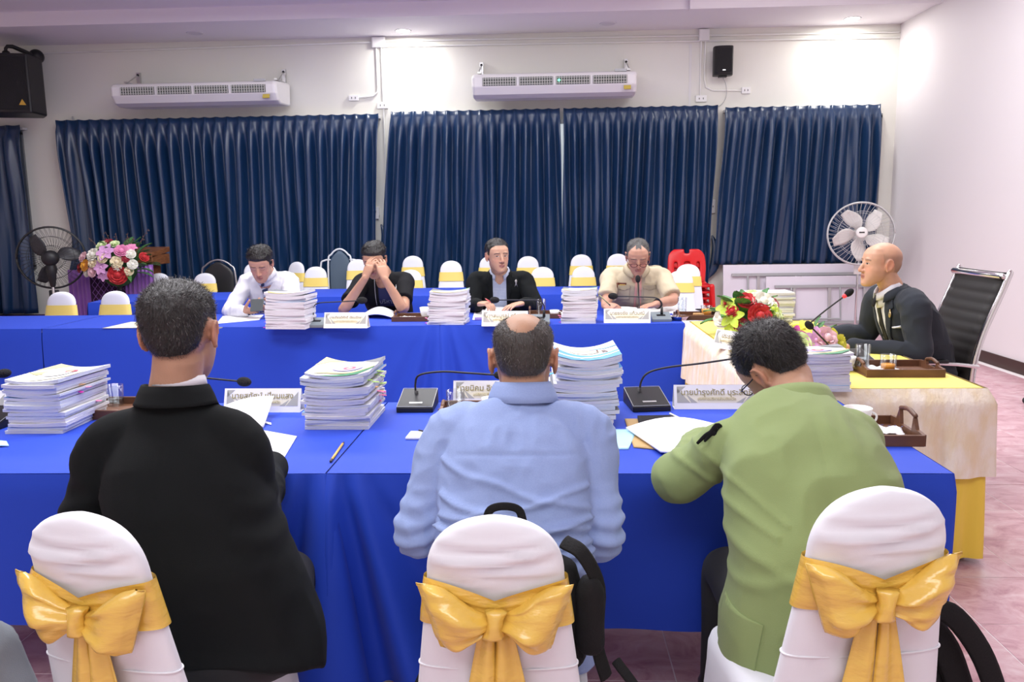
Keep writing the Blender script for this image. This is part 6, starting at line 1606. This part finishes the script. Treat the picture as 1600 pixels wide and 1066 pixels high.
P = person('man in a sage green jacket and glasses bent over his papers, seen from behind', J, 0, (.632, 2.235, 1.078), (.42, -.70, -.42), 1.02,
           [(.225, .155), (.205, .145), (.200, .125), (.165, .095), (.072, .062)], (.45, .26, .17), (.010, .009, .009), HL_N, {'open': 0}, {'L': dict(d=(.5, .8, 0), n=(0, 0, -1), side=-1), 'R': dict(d=(-.6, .7, 0), n=(0, 0, -1), side=1, curl=(.7, .8, .4))}, .0052, gm=green_jk, hair_th=.018, strands=14000, grey=.0,
           folds=[((7, 7, 6), .008, 3), ((18, 12, 14), .003, 7)], custom=fold_green, strand_len=.024, low=.12, slv=(.061, .061, .062, .056, .048), shoulder=.050, gvoxel=.0075, spread_dir=.5, stand=.8)
collar(P, 'shirt_collar', (.652, 2.100, 1.008), (-.02, .55, 1), (0, 1, 0), .068, .064, [(.0, -.03), (-.002, .02), (-.003, .032), (.002, .033), (.005, .012)], white_sh, gap=.12, drop=.02)
collar(P, 'jacket_collar', (.650, 2.092, 1.012), (-.02, .55, 1), (0, 1, 0), .079, .078, [(.0, -.02), (-.002, .012), (.001, .026), (.007, .026), (.014, .008), (.022, -.014), (.026, -.024)], green_jk, gap=.6, drop=.05, th=.005)
glasses(P, black_pl, rim=.0016, yf=.104)
# armband ribbon, jacket pocket and vent
bm = bmesh.new(); q = aty(1105, 680, 1.93)
h, nn, _i, _d = P.gbvh.ray_cast(CAMLOC, (aty(1112, 676, 2.0) - CAMLOC).normalized(), 5)
if h is not None:
    nn = (CAMLOC - h).normalized(); h = h + nn * .006
    tube(bm, [h + V(-.035, 0, -.028), h + V(-.015, 0, -.008), h, h + V(.012, 0, .018), h + V(.022, 0, .012), h + V(.012, -.004, -.004), h, h + V(-.018, -.004, -.022)], [.004, .006, .008, .007, .006, .007, .008, .003], n=8, sub=3, flat=.5)
    pmesh(P, 'mourning_ribbon', bm, black_tee)
hv = (aty(1150, 990, 1.6) - CAMLOC)
ppatch(P, 'jacket_pocket', V(.425, 1.70, .58), V(.35, -.94, 0).normalized(), UP, V(-.94, -.35, 0).normalized(), [(-.09, -.11), (.05, -.11), (.05, .03), (-.09, .045)], .003, .004, green_jk)

# ================= the four men across
FY, RY = V(0, -1, 0), V(-1, 0, 0)
def far_joints(px_head, cx, Yt, sh_z, sh_w, elR, elL, wrR, wrL, hipz=.53, lean=.22, neckz=None):
    hipY = Yt + .30
    J = dict(hip=(cx, hipY, hipz), waist=(cx, hipY - .04, .74), chest=(cx, Yt + .10, sh_z - .13), upper=(cx, Yt + .03, sh_z + .0), neck=(cx, Yt - .0, neckz or sh_z + .065),
             shR=(cx - sh_w, Yt + .04, sh_z - .01), shL=(cx + sh_w, Yt + .04, sh_z - .01), elR=elR, elL=elL, wrR=wrR, wrL=wrL)
    return legs_for(J, (cx, hipY, hipz), FY, RY, .42)
D_F = [(.19, .135), (.19, .13), (.20, .125), (.168, .09), (.07, .06)]
HSF = 1.12
# white shirt, looking down at his phone
hx = w3(408, 420, 6.42)
J = far_joints(None, hx.x - .02, 6.60, 1.02, .175, w3(360, 487, 6.45), w3(458, 480, 6.42), w3(384, 487, 6.22), w3(432, 484, 6.22), neckz=1.075)
ph = w3(405, 481, 6.12)
P = person('young man in a white shirt and striped tie looking down at a phone', J, PI, (hx.x, 6.42, 1.165), (PI + .05, -.50, 0), HSF, D_F, (.50, .27, .185), (.012, .010, .010), [(0, .058), (25, .060), (45, .052), (58, .030), (66, -.012), (76, -.01), (88, .022), (100, .03), (114, 0), (128, -.045), (180, -.066)], {'open': 0},
           {'R': dict(d=(.85, -.35, .15), n=(.2, .4, .9), side=1, curl=(.5, .6, .4), tcurl=.6), 'L': dict(d=(-.85, -.35, .15), n=(-.2, .4, .9), side=-1, curl=(.5, .6, .4), tcurl=.6)}, .0048, gm=white_sh, gname='shirt', hair_th=.026, strands=5000,
           folds=[((12, 8, 9), .008, 4), ((26, 18, 20), .003, 8)], strand_len=.02, slv=(.070, .066, .060, .052, .040), arm=(.05, .046, .042, .036, .026))
c0 = J['neck']
collar(P, 'shirt_collar', c0 + V(0, -.030, .010), (0, -.35, 1), FY, .076, .076, [(.0, -.015), (-.002, .014), (-.002, .026), (.004, .026), (.009, .010), (.014, -.010)], white_sh, gap=.22, drop=.035)
throat(P, c0 + V(0, -.032, .008), (0, -.35, 1), FY, .070, .072, white_sh)
stripe = bpy.data.materials.new('striped_tie_cloth'); stripe.use_nodes = True; nt = stripe.node_tree
tc = nt.nodes.new('ShaderNodeTexCoord'); wv = nt.nodes.new('ShaderNodeTexWave'); wv.wave_type = 'BANDS'; wv.bands_direction = 'DIAGONAL'; wv.inputs['Scale'].default_value = 11; rr = nt.nodes.new('ShaderNodeValToRGB'); rr.color_ramp.interpolation = 'CONSTANT'
rr.color_ramp.elements[0].color = (.015, .03, .10, 1); rr.color_ramp.elements[1].position = .62; rr.color_ramp.elements[1].color = (.55, .6, .72, 1); mp = nt.nodes.new('ShaderNodeMapping'); mp.inputs['Rotation'].default_value = (0, 1.2, 0)
nt.links.new(tc.outputs['Object'], mp.inputs['Vector']); nt.links.new(mp.outputs['Vector'], wv.inputs['Vector']); nt.links.new(wv.outputs['Fac'], rr.inputs['Fac']); nt.links.new(rr.outputs['Color'], nt.nodes['Principled BSDF'].inputs['Base Color'])
ppatch(P, 'necktie', V(c0.x, 6.4, 1.05), V(-1, 0, 0), UP, FY, [(-.020, .045), (.020, .045), (.016, .01), (.034, -.30), (-.034, -.30), (-.016, .01)], .009, .006, stripe)
bm = bmesh.new(); tube(bm, [c0 + V(0, -.098, -.034), c0 + V(0, -.112, -.058), c0 + V(0, -.116, -.095)], [.021, .019, .014], n=12, sub=3, flat=.6, side=(1, 0, 0)); pmesh(P, 'tie_knot', bm, stripe)
for s in (-1, 1): ppatch(P, 'collar_tip', c0 + V(0, -.2, -.03), V(-s, 0, 0), UP, FY, [(.012, .035), (.060, .050), (.060, .0), (.048, -.035)], .012, .004, white_sh)
ppatch(P, 'shirt_placket', V(c0.x, 6.4, 1.02), V(-1, 0, 0), UP, FY, [(-.02, 0), (.02, 0), (.02, -.32), (-.02, -.32)], .0015, .002, white_sh)
t = thing('smartphone', 'dark smartphone held up by the man in the white shirt', 'phone', w3(401, 477, 6.10), rot=(math.radians(55), 0, .1))
obj('body', bx(-.045, .05, -.055, .055, -.005, .005), mat('phone_grey', (.07, .08, .08), .3), t, bevel=.003); obj('camera_bump', bx(-.035, -.01, .025, .048, -.008, -.004), black_gl, t)

# black t-shirt, hands over his face
hx = w3(584, 409, 6.42)
J = far_joints(None, hx.x + .03, 6.62, 1.01, .175, w3(537, 484, 6.30), w3(630, 482, 6.30), w3(571, 434, 6.24), w3(601, 436, 6.24), neckz=1.07)
P = person('man in a black t-shirt covering his face with both hands, elbows on the table', J, PI, (hx.x, 6.45, 1.185), (PI, -.36, 0), HSF, D_F, (.50, .27, .175), (.012, .011, .012), [(0, .055), (25, .056), (45, .050), (58, .030), (66, .0), (76, -.005), (88, .022), (100, .03), (114, 0), (128, -.045), (180, -.066)], {'open': 0},
           {'R': dict(d=(.30, .28, .95), n=(.55, .85, -.1), side=1, curl=(.15, .35, .3), thumb=.3), 'L': dict(d=(-.26, .28, .95), n=(-.55, .85, -.1), side=-1, curl=(.15, .35, .3), thumb=.3)}, .0048, sleeve=.72, gm=black_tee, gname='tshirt', hair_th=.024, strands=5000,
           folds=[((10, 8, 9), .004, 9)], strand_len=.014, slv=(.072, .072, .072, .05, .04), arm=(.050, .046, .044, .038, .028))
c0 = J['neck']
ppatch(P, 'chest_print', V(c0.x - .00, 6.4, .96), V(-1, 0, 0), UP, FY, [(-.10, .0), (.035, .0), (.035, -.17), (-.10, -.17)], .002, .001, mat('navy_shirt_print', (.02, .025, .09), .7))
lt = thai('บริหาร', .05, None, (0, 0, 0), (0, 0, 0), mat('pale_print', (.45, .48, .55), .7), 'print_lettering')
for v in lt.data.vertices: v.co = Vector((v.co.x, 0, v.co.y)); 
lt.data.transform(Matrix.Translation(V(c0.x + .03, 0, .83)))
for v in lt.data.vertices:
    h, nn, _i, _d = P.gbvh.ray_cast(V(v.co.x, 5.9, v.co.z), V(0, 1, 0), 1.5)
    v.co.y = (h.y if h is not None else 6.5) - .004
lt.parent = P.root; lt.data.transform(Matrix.Translation(-P.off))
ppatch(P, 'neck_cord', V(c0.x - .015, 6.4, 1.0), V(-1, 0, 0), UP, FY, [(.045, .02), (.049, .02), (.049, -.20), (.045, -.20)], .003, .002, mat('pale_cord', (.6, .6, .6), .6), step=.02)
ppatch(P, 'lapel_pin', V(c0.x + .12, 6.4, .955), V(-1, 0, 0), UP, FY, [(-.01, .01), (.006, .02), (.004, 0), (.012, -.02), (-.004, -.004), (-.016, -.022)], .003, .002, white_pl, step=.006)
collar(P, 'tshirt_collar', c0 + V(0, -.008, -.012), (0, -.3, 1), FY, .076, .070, [(.01, -.012), (.0, .0), (-.004, .008)], black_tee, gap=.0, drop=.04)

# open black jacket over a checked shirt, holding a pen
hx = w3(777, 405, 6.52)
J = far_joints(None, hx.x + .01, 6.66, 1.005, .20, w3(740, 478, 6.55), w3(836, 478, 6.55), w3(748, 475, 6.30), w3(817, 474, 6.30), neckz=1.07)
P = person('man in an open black jacket and checked shirt with a pen, looking aside', J, PI, (hx.x, 6.54, 1.20), (PI + .42, -.03, .02), HSF, [(.20, .14), (.21, .14), (.225, .13), (.19, .095), (.075, .06)], (.52, .30, .205), (.012, .011, .012), [(0, .072), (25, .072), (42, .060), (56, .042), (64, .0), (76, .0), (88, .022), (100, .03), (114, 0), (128, -.045), (180, -.066)], {'open': .75, 'gaze': (.003, 0)},
           {'R': dict(d=(.75, -.55, .1), n=(.3, -.1, -1), side=1, curl=(.7, .7, .5), tcurl=.7), 'L': dict(d=(-.75, -.6, -.1), n=(0, .0, -1), side=-1, curl=(.15, .25, .2), spread=.16)}, .0048, gm=black_suit, hair_th=.018, strands=4000,
           folds=[((8, 6, 7), .007, 10), ((20, 14, 16), .003, 2)], strand_len=.012, slv=(.068, .066, .062, .056, .046), arm=(.05, .046, .042, .036, .027), shoulder=.054)
chk = bpy.data.materials.new('checked_shirt_cloth'); chk.use_nodes = True; nt = chk.node_tree; tc = nt.nodes.new('ShaderNodeTexCoord'); br = nt.nodes.new('ShaderNodeTexBrick'); br.offset = 0
br.inputs['Scale'].default_value = 40; br.inputs['Brick Width'].default_value = .5; br.inputs['Row Height'].default_value = .5; br.inputs['Mortar Size'].default_value = .06; br.inputs['Color1'].default_value = (.50, .54, .64, 1); br.inputs['Color2'].default_value = (.47, .51, .62, 1); br.inputs['Mortar'].default_value = (.22, .27, .42, 1)
mp = nt.nodes.new('ShaderNodeMapping'); mp.inputs['Rotation'].default_value = (PI / 2, 0, 0); nt.links.new(tc.outputs['Object'], mp.inputs['Vector']); nt.links.new(mp.outputs['Vector'], br.inputs['Vector']); nt.links.new(br.outputs['Color'], nt.nodes['Principled BSDF'].inputs['Base Color']); nt.nodes['Principled BSDF'].inputs['Roughness'].default_value = .8
c0 = J['neck']; fx = c0.x
ppatch(P, 'shirt', V(fx, 6.4, 1.02), V(-1, 0, 0), UP, FY, [(-.058, .055), (.058, .055), (.066, -.05), (.058, -.30), (-.062, -.30), (-.062, -.05)], .003, .003, chk)
ppatch(P, 'lapel', V(fx, 6.4, 1.02), V(-1, 0, 0), UP, FY, [(-.056, .06), (-.075, .055), (-.105, -.03), (-.088, -.045), (-.10, -.06), (-.062, -.28), (-.056, -.28)], .008, .005, black_suit)
ppatch(P, 'lapel', V(fx, 6.4, 1.02), V(-1, 0, 0), UP, FY, [(.056, .06), (.075, .055), (.105, -.03), (.088, -.045), (.10, -.06), (.062, -.28), (.056, -.28)], .008, .005, black_suit)
collar(P, 'shirt_collar', c0 + V(0, -.014, -.002), (0, -.3, 1), FY, .074, .069, [(.0, -.015), (-.002, .014), (-.002, .026), (.004, .026), (.009, .010), (.014, -.010)], mat('blue_grey_collar', (.45, .49, .60), .8), gap=.42, drop=.045)
collar(P, 'jacket_collar', c0 + V(0, 0, -.02), (0, -.2, 1), FY, .084, .074, [(.0, -.02), (-.002, .02), (.006, .028), (.018, .008), (.028, -.014)], black_suit, gap=1.0, drop=.03, th=.005)
ppatch(P, 'ribbon_pin', V(fx + .135, 6.4, .975), V(-1, 0, 0), UP, FY, [(-.012, -.035), (-.004, -.005), (-.010, .015), (0, .028), (.010, .015), (.004, -.005), (.012, -.035), (.0, -.012)], .004, .002, steel, step=.006)
# bracelet
bm = bmesh.new(); wr = J['wrL']; dd = (J['elL'] - wr).normalized(); X_ = dd.cross(UP).normalized(); Y_ = dd.cross(X_)
r = ring(wr + dd * .0, X_, Y_, .036, .032, 20); tube(bm, r + [r[0]], .004, n=6, sub=1, cap='none'); r = ring(wr + dd * .02, X_, Y_, .038, .034, 20); tube(bm, r + [r[0]], .003, n=6, sub=1, cap='none'); pmesh(P, 'bracelet', bm, mat('amber_beads', (.35, .22, .12), .3))
pencil(w3(768, 473, 6.2), w3(757, 466, 6.22), .005, mat('pen_red', (.55, .08, .08), .3), black_pl, 'red pen in the hand of the black jacketed man', 'pen', 'pen')

# beige uniform, reading glasses
hx = w3(996, 402, 6.42)
J = far_joints(None, hx.x + .01, 6.60, 1.03, .205, w3(948, 470, 6.40), w3(1052, 468, 6.42), w3(945, 478, 6.22), w3(1024, 476, 6.22), neckz=1.09)
P = person('grey haired man in a beige short sleeved uniform and reading glasses, looking down', J, PI, (hx.x, 6.40, 1.19), (PI - .04, -.46, 0), HSF, [(.21, .15), (.215, .15), (.225, .135), (.19, .095), (.075, .06)], (.50, .27, .19), (.085, .082, .080), [(0, .085), (14, .078), (26, .096), (40, .080), (52, .058), (62, .018), (72, -.01), (80, .0), (88, .022), (100, .03), (114, 0), (128, -.045), (180, -.066)], {'open': 0},
           {'R': dict(d=(.55, -.6, -.1), n=(.5, .1, -.85), side=1, curl=(.8, .8, .5), tcurl=.8), 'L': dict(d=(-.8, -.5, -.1), n=(0, 0, -1), side=-1, curl=(.2, .3, .2), spread=.12)}, .0048, sleeve=.86, gm=beige_sh, gname='shirt', hair_th=.012, strands=5000, grey=.5,
           folds=[((9, 7, 8), .007, 12), ((22, 16, 16), .003, 13)], strand_len=.010, slv=(.068, .070, .074, .05, .04), arm=(.052, .048, .045, .040, .029), hair_name='grey_hair', shoulder=.054)
c0 = J['neck']; fx = c0.x
collar(P, 'shirt_collar', c0 + V(0, -.016, .004), (0, -.3, 1), FY, .080, .076, [(.0, -.01), (-.002, .02), (.004, .030), (.016, .012), (.030, -.018)], beige_sh, gap=.30, drop=.04)
lin = mat('uniform_seam', (.34, .29, .20), .8)
for s in (-1, 1):
    ppatch(P, 'chest_pocket', V(fx + s * .105, 6.4, .90), V(-1, 0, 0), UP, FY, [(-.05, .05), (.05, .05), (.05, -.07), (-.05, -.07)], .004, .003, beige_sh)
    ppatch(P, 'pocket_flap', V(fx + s * .105, 6.4, .90), V(-1, 0, 0), UP, FY, [(-.054, .055), (.054, .055), (.054, .022), (0, .008), (-.054, .022)], .008, .003, mat('beige_flap', (.46, .39, .27), .8))
    sh = J['sh' + ('L' if s > 0 else 'R')]
    ppatch(P, 'epaulette', V(fx + s * .14, 6.66, 1.3), V(s, 0, 0), V(0, 1, 0), UP, [(-.055, -.028), (.07, -.022), (.07, .022), (-.055, .028)], .005, .004, beige_sh)
ppatch(P, 'name_badge', V(fx - .125, 6.4, .955), V(1, 0, 0), UP, FY, [(-.042, -.018), (.042, -.016), (.042, .016), (-.042, .018)], .005, .003, mat('brown_badge', (.13, .035, .02), .4))
ppatch(P, 'badge_lettering', V(fx - .115, 6.4, .955), V(1, 0, 0), UP, FY, [(-.02, -.004), (.025, -.004), (.025, .004), (-.02, .004)], .009, .001, mat('gold_letter', (.65, .45, .12), .4), step=.01)
pink_l = mat('pink_lanyard', (.72, .38, .32), .7)
for s in (-1, 1):
    ppatch(P, 'lanyard', V(fx + .012, 6.4, 1.02), V(-1, 0, 0), UP, FY, [(s * .016 - .009, .0), (s * .016 + .009, .0), (s * .022 + .009, -.30), (s * .022 - .009, -.30)], .005, .003, pink_l)
glasses(P, mat('dark_red_rim', (.10, .02, .02), .3), rim=.0026, zc=-.010, h=.0135, w=.022, yf=.112)
bm = bmesh.new(); wr = J['wrL']; dd = (J['elL'] - wr).normalized(); X_ = dd.cross(UP).normalized(); Y_ = dd.cross(X_); r = ring(wr + dd * .03, X_, Y_, .039, .035, 20); tube(bm, r + [r[0]], .007, n=6, sub=1, cap='none', flat=.6); ball(bm, wr + dd * .03 + UP * .036, (.02, .02, .006)); pmesh(P, 'wristwatch', bm, black_gl)
pencil(w3(952, 476, 6.15), w3(934, 459, 6.20), .005, mat('pen_olive', (.25, .25, .12), .3), black_pl, 'olive pen in the hand of the beige uniformed man', 'pen', 'pen')

# ================= the bald chairman on the right
yaw = PI / 2; J = dict(hip=(2.10, 4.50, .55), waist=(2.07, 4.50, .74), chest=(1.98, 4.48, .93), upper=(1.92, 4.47, 1.03), neck=(1.88, 4.46, 1.095),
    shR=(1.90, 4.65, 1.02), shL=(1.93, 4.28, 1.02), elR=(1.86, 4.72, .81), elL=(1.93, 4.20, .78), wrR=(1.60, 4.66, .80), wrL=(1.62, 4.30, .80))
legs_for(J, (2.10, 4.50, .55), V(-1, 0, 0), V(0, 1, 0), .42)
HLB = [(0, .20), (60, .20), (68, .02), (74, -.012), (82, .0), (88, .022), (100, .045), (125, .052), (180, .058)]
HLB = [(0, .2), (58, .2), (66, .045), (72, -.01), (80, .0), (88, .02), (100, .02), (114, -.01), (128, -.045), (180, -.06)]
def dens_b(L, dz, phi): return .55 * (1 - sstep(L[:, 2], .035, .065))
P = person('bald man in a charcoal suit and black tie at the yellow table, seen in profile', J, yaw, (1.815, 4.46, 1.225), (yaw + .03, .03, 0), 1.04, [(.19, .15), (.19, .145), (.20, .135), (.17, .10), (.07, .062)], (.60, .34, .225), (.16, .11, .085), HLB, {'open': .7, 'brow': .7, 'gaze': (.0, .0)},
           {'R': dict(d=(-1, -.1, -.1), n=(0, 0, -1), side=1, curl=(.3, .4, .3)), 'L': dict(d=(-1, .3, -.1), n=(0, 0, -1), side=-1, curl=(.3, .4, .3))}, .0044, gm=char_suit, hair=False, dens=dens_b,
           folds=[((9, 8, 7), .007, 14), ((20, 16, 15), .003, 15)], slv=(.074, .068, .060, .053, .044), shoulder=.058, gvoxel=.0065, face_cuts=1, low=.06, jaw_full=1.07)
c0 = J['neck']; FB = V(-1, 0, 0); RB = V(0, 1, 0)
throat(P, c0 + V(-.022, 0, -.004), (-.24, 0, 1), FB, .063, .066, white_sh)
bm = bmesh.new(); tube(bm, [c0 + V(-.074, 0, -.048), c0 + V(-.086, 0, -.068), c0 + V(-.092, 0, -.095)], [.019, .017, .013], n=12, sub=3, flat=.6, side=(0, 1, 0)); pmesh(P, 'tie_knot', bm, mat('black_tie', (.008, .008, .01), .6))
OB = V(1.9, 4.465, 1.03); UB = V(0, 0, 1)
ppatch(P, 'shirt', OB, V(0, 1, 0), UB, FB, [(-.070, .08), (.070, .08), (.065, -.06), (.034, -.26), (-.034, -.26), (-.065, -.06)], .003, .003, white_sh)
ppatch(P, 'necktie', OB, V(0, 1, 0), UB, FB, [(-.022, .055), (.022, .055), (.015, .02), (.030, -.20), (0, -.25), (-.030, -.20), (-.015, .02)], .009, .005, mat('black_tie', (.008, .008, .01), .6))
for s in (-1, 1):
    ppatch(P, 'lapel', OB, V(0, s, 0), UB, FB, [(.066, .08), (.090, .06), (.120, -.03), (.094, -.048), (.108, -.065), (.044, -.26), (.030, -.26), (.060, -.07)], .008, .005, char_suit)
collar(P, 'shirt_collar', c0 + V(-.020, 0, -.004), (-.26, 0, 1), FB, .064, .067, [(.0, -.015), (-.002, .014), (-.002, .026), (.004, .026), (.009, .010), (.014, -.010)], white_sh, gap=.25, drop=.035)
collar(P, 'jacket_collar', c0 + V(.0, 0, -.018), (-.1, 0, 1), FB, .080, .074, [(.0, -.02), (-.002, .020), (.006, .03), (.018, .010), (.030, -.016)], char_suit, gap=.75, drop=.045, th=.005)
bm = bmesh.new(); h, nn, _i, _d = P.gbvh.ray_cast(V(1.2, 4.36, .965), V(1, 0, 0), 2)
if h is not None:
    ball(bm, h + nn * .012, (.006, .014, .018), seg=12, rin=8); ball(bm, h + nn * .012 + V(0, 0, .02), (.005, .005, .007), seg=8, rin=6); pmesh(P, 'lapel_pin', bm, mat('gold_pin', (.55, .42, .22), .35, metal=.8))
ppatch(P, 'pocket_square', V(1.9, 4.345, .90), V(0, 1, 0), UB, FB, [(-.045, .0), (.02, -.012), (.02, -.004), (-.045, .012)], .010, .003, white_sh)

# ------------------------------------------------------------------ office chairs
ch_black = mat('black_ribbed_mesh', (.016, .014, .014), .6)
def office_chair(x, y, rz, label):
    t = thing('office_chair', label, 'chair', (x, y, 0), rz)   # sitter faces +Y local
    hw = .255; bm = bmesh.new(); rows = []
    for k in range(61):
        v = k / 60; z = .46 + .72 * v; yy = -.25 - .13 * v + .035 * math.sin(v * PI * 1.3); rib = .005 * abs(math.sin(v * 60 * .22 * PI)); rows.append([Vector((s * hw * (1 - .04 * v), yy + rib + .015 * (1 - s * s), z)) for s in np.linspace(-1, 1, 9)])
    loft(bm, rows, closed=False); o = obj('backrest', bm, ch_black, t, True); s = o.modifiers.new('s', 'SOLIDIFY'); s.thickness = .012
    for s in (-1, 1):
        bm = bmesh.new(); pts = [(s * (hw + .008), -.25 - .13 * v + .035 * math.sin(v * PI * 1.3), .46 + .72 * v) for v in np.linspace(1, 0, 9)]; pts += [(s * (hw + .008), -.20, .43), (s * (hw + .008), .20, .44)]; tube(bm, pts, .012, n=10, sub=2, flat=1.4); obj('side_frame', bm, chrome, t, True)
        bm = bmesh.new(); tube(bm, [(s * (hw + .02), -.27, .68), (s * (hw + .045), -.1, .70), (s * (hw + .045), .14, .70), (s * (hw + .03), .20, .62), (s * (hw + .01), .18, .45)], .011, n=10, sub=4); obj('armrest_frame', bm, chrome, t, True)
        bm = bmesh.new(); box(bm, (s * (hw + .045), .02, .715), (.05, .24, .02)); obj('arm_pad', bm, black_pl, t, bevel=.008)
    bm = bmesh.new(); tube(bm, [(-hw, -.375, 1.16), (hw, -.375, 1.16)], .018, n=12, sub=1); obj('top_bar', bm, chrome, t, True)
    bm = bmesh.new(); rows = [[Vector((s * hw, -.22 + .46 * v, .455 + .02 * (s * s) - .02 * v ** 4 + .004 * abs(math.sin(v * 30)))) for s in np.linspace(-1, 1, 9)] for v in np.linspace(0, 1, 40)]; loft(bm, rows, closed=False); o = obj('seat', bm, ch_black, t, True); s = o.modifiers.new('s', 'SOLIDIFY'); s.thickness = .03
    bm = bmesh.new(); tube(bm, [(0, 0, .44), (0, 0, .12)], [.03, .025], n=14, sub=1); box(bm, (0, 0, .42), (.2, .2, .03)); obj('gas_column', bm, chrome, t, True)
    for k in range(5):
        a = 2 * PI * k / 5 + .3; d = V(math.cos(a), math.sin(a), 0)
        bm = bmesh.new(); tube(bm, [V(0, 0, .12), d * .16 + V(0, 0, .11), d * .32 + V(0, 0, .085)], [.026, .02, .016], n=10, sub=2); l = obj('star_leg', bm, chrome, t, True)
        bm = bmesh.new(); c = d * .32 + V(0, 0, .028)
        for sg in (-1, 1):
            q = d.cross(UP) * sg * .014; tube(bm, [c + q * .4, c + q * 1.4], .028, n=16, sub=1, cap='none')
        tube(bm, [c + V(0, 0, 0), c + V(0, 0, .06)], .01, n=8, sub=1); obj('caster', bm, black_pl, l, True)
    return t
office_chair(2.03, 4.60, PI / 2, 'black ribbed office chair with a chrome frame behind the bald man')
office_chair(4.06, 6.22, .05, 'second office chair at the right edge, only its caster foot in view')

# ------------------------------------------------------------------ bags and jacket on the chairs
nyl = mat('black_nylon', (.007, .007, .008), .75, spec=.3, bump=(200, .2))
def blob(bm_fn, voxel, name, m, root, folds=.006, seed=1):
    bm = bmesh.new(); bm_fn(bm); g = fuse(bm, voxel, 3); co = coords(g); N = normals(g); co += N * (folds * (1 - 2 * np.abs(vnoise(co * 14, seed))))[:, None]; setco(g, co); g.transform(Matrix.Translation(-Vector(root.location))); return mesh_obj(name, g, m, root, True)
def strap(name, pts, w, m, root, side=(1, 0, 0)):
    bm = bmesh.new(); tube(bm, [Vector(p) - Vector(root.location) for p in pts], w, n=8, sub=5, flat=.18, side=side); return obj(name, bm, m, root, True)
t = thing('backpack', 'black backpack hanging behind the blue shirted man on his chair', 'backpack', (.06, 1.62, .42))
def bp(bm):
    loft(bm, [ring((x, 1.635, z), V(1, 0, 0), V(0, 1, 0), a, b, 24, 3) for x, z, a, b in ((-.05, .52, .10, .04), (-.05, .56, .13, .05), (-.055, .68, .135, .05), (-.065, .76, .12, .04), (-.08, .80, .08, .03))])
blob(bp, .009, 'bag_body', nyl, t, .004)
def pk(bm): loft(bm, [ring((.085, 1.60, z), V(1, 0, 0), V(0, 1, 0), a, b, 20, 3) for z, a, b in ((.58, .018, .02), (.60, .03, .03), (.72, .03, .03), (.75, .015, .02))])
blob(pk, .008, 'side_pocket', nyl, t, .002)
strap('top_handle', [(-.135, 1.62, .86), (-.125, 1.62, .89), (-.095, 1.62, .898), (-.065, 1.62, .89), (-.055, 1.62, .86)], .009, nyl, t)
strap('shoulder_strap', [(.03, 1.62, .82), (.07, 1.60, .80), (.105, 1.6, .72), (.10, 1.6, .60), (.12, 1.6, .52)], .018, nyl, t)
strap('dangling_strap', [(.14, 1.60, .56), (.19, 1.56, .50), (.23, 1.54, .38), (.25, 1.54, .2)], .011, nyl, t)
strap('dangling_strap', [(-.24, 1.66, .55), (-.29, 1.62, .48), (-.32, 1.60, .34), (-.32, 1.60, .2)], .014, nyl, t)
t = thing('shoulder_bag', 'black bag standing on the floor right of the green jacketed man', 'bag', (.92, 1.72, 0))
def b2f(bm):
    loft(bm, [ring((x, 1.72, z), V(1, 0, 0), V(0, 1, 0), a, b, 24, 3) for x, z, a, b in ((.90, .02, .17, .08), (.90, .06, .19, .10), (.88, .25, .18, .09), (.85, .42, .12, .06), (.83, .53, .06, .04))])
blob(b2f, .010, 'bag_body', nyl, t, .006, 3)
strap('shoulder_strap', [(.78, 1.62, .66), (.84, 1.62, .665), (.91, 1.62, .58), (.96, 1.62, .46), (1.0, 1.62, .34), (1.03, 1.62, .2)], .024, nyl, t)
strap('shoulder_strap', [(.76, 1.66, .70), (.80, 1.66, .64), (.86, 1.66, .56), (.90, 1.66, .46)], .03, nyl, t)
strap('buckle_tab', [(.86, 1.60, .50), (.89, 1.59, .505), (.905, 1.59, .50)], .012, nyl, t)
# grey jacket corner at the lower left
t = thing('draped_jacket', 'grey jacket hung over a chair at the lower left corner', 'jacket', (-1.32, 1.42, 0))
gj = mat('grey_jacket_cloth', (.20, .23, .27), .6, sheen=.2, bump=(400, .15))
def jk(bm):
    loft(bm, [ring((x, 1.42, z), V(1, 0, 0), V(0, 1, 0), a, b, 30, 2.6) for x, z, a, b in ((-1.27, .05, .27, .16), (-1.27, .3, .26, .15), (-1.28, .5, .245, .13), (-1.30, .68, .22, .11), (-1.33, .78, .18, .09), (-1.37, .835, .12, .06), (-1.39, .86, .06, .04))])
blob(jk, .011, 'jacket_shell', gj, t, .010, 6)
for _o in bpy.data.objects:
    if _o.get('label') and len(_o['label'].split()) > 16: print('LONG', len(_o['label'].split()), _o['label'])
print('TRIS', sum(len(o.data.polygons) for o in bpy.data.objects if o.type == 'MESH'))
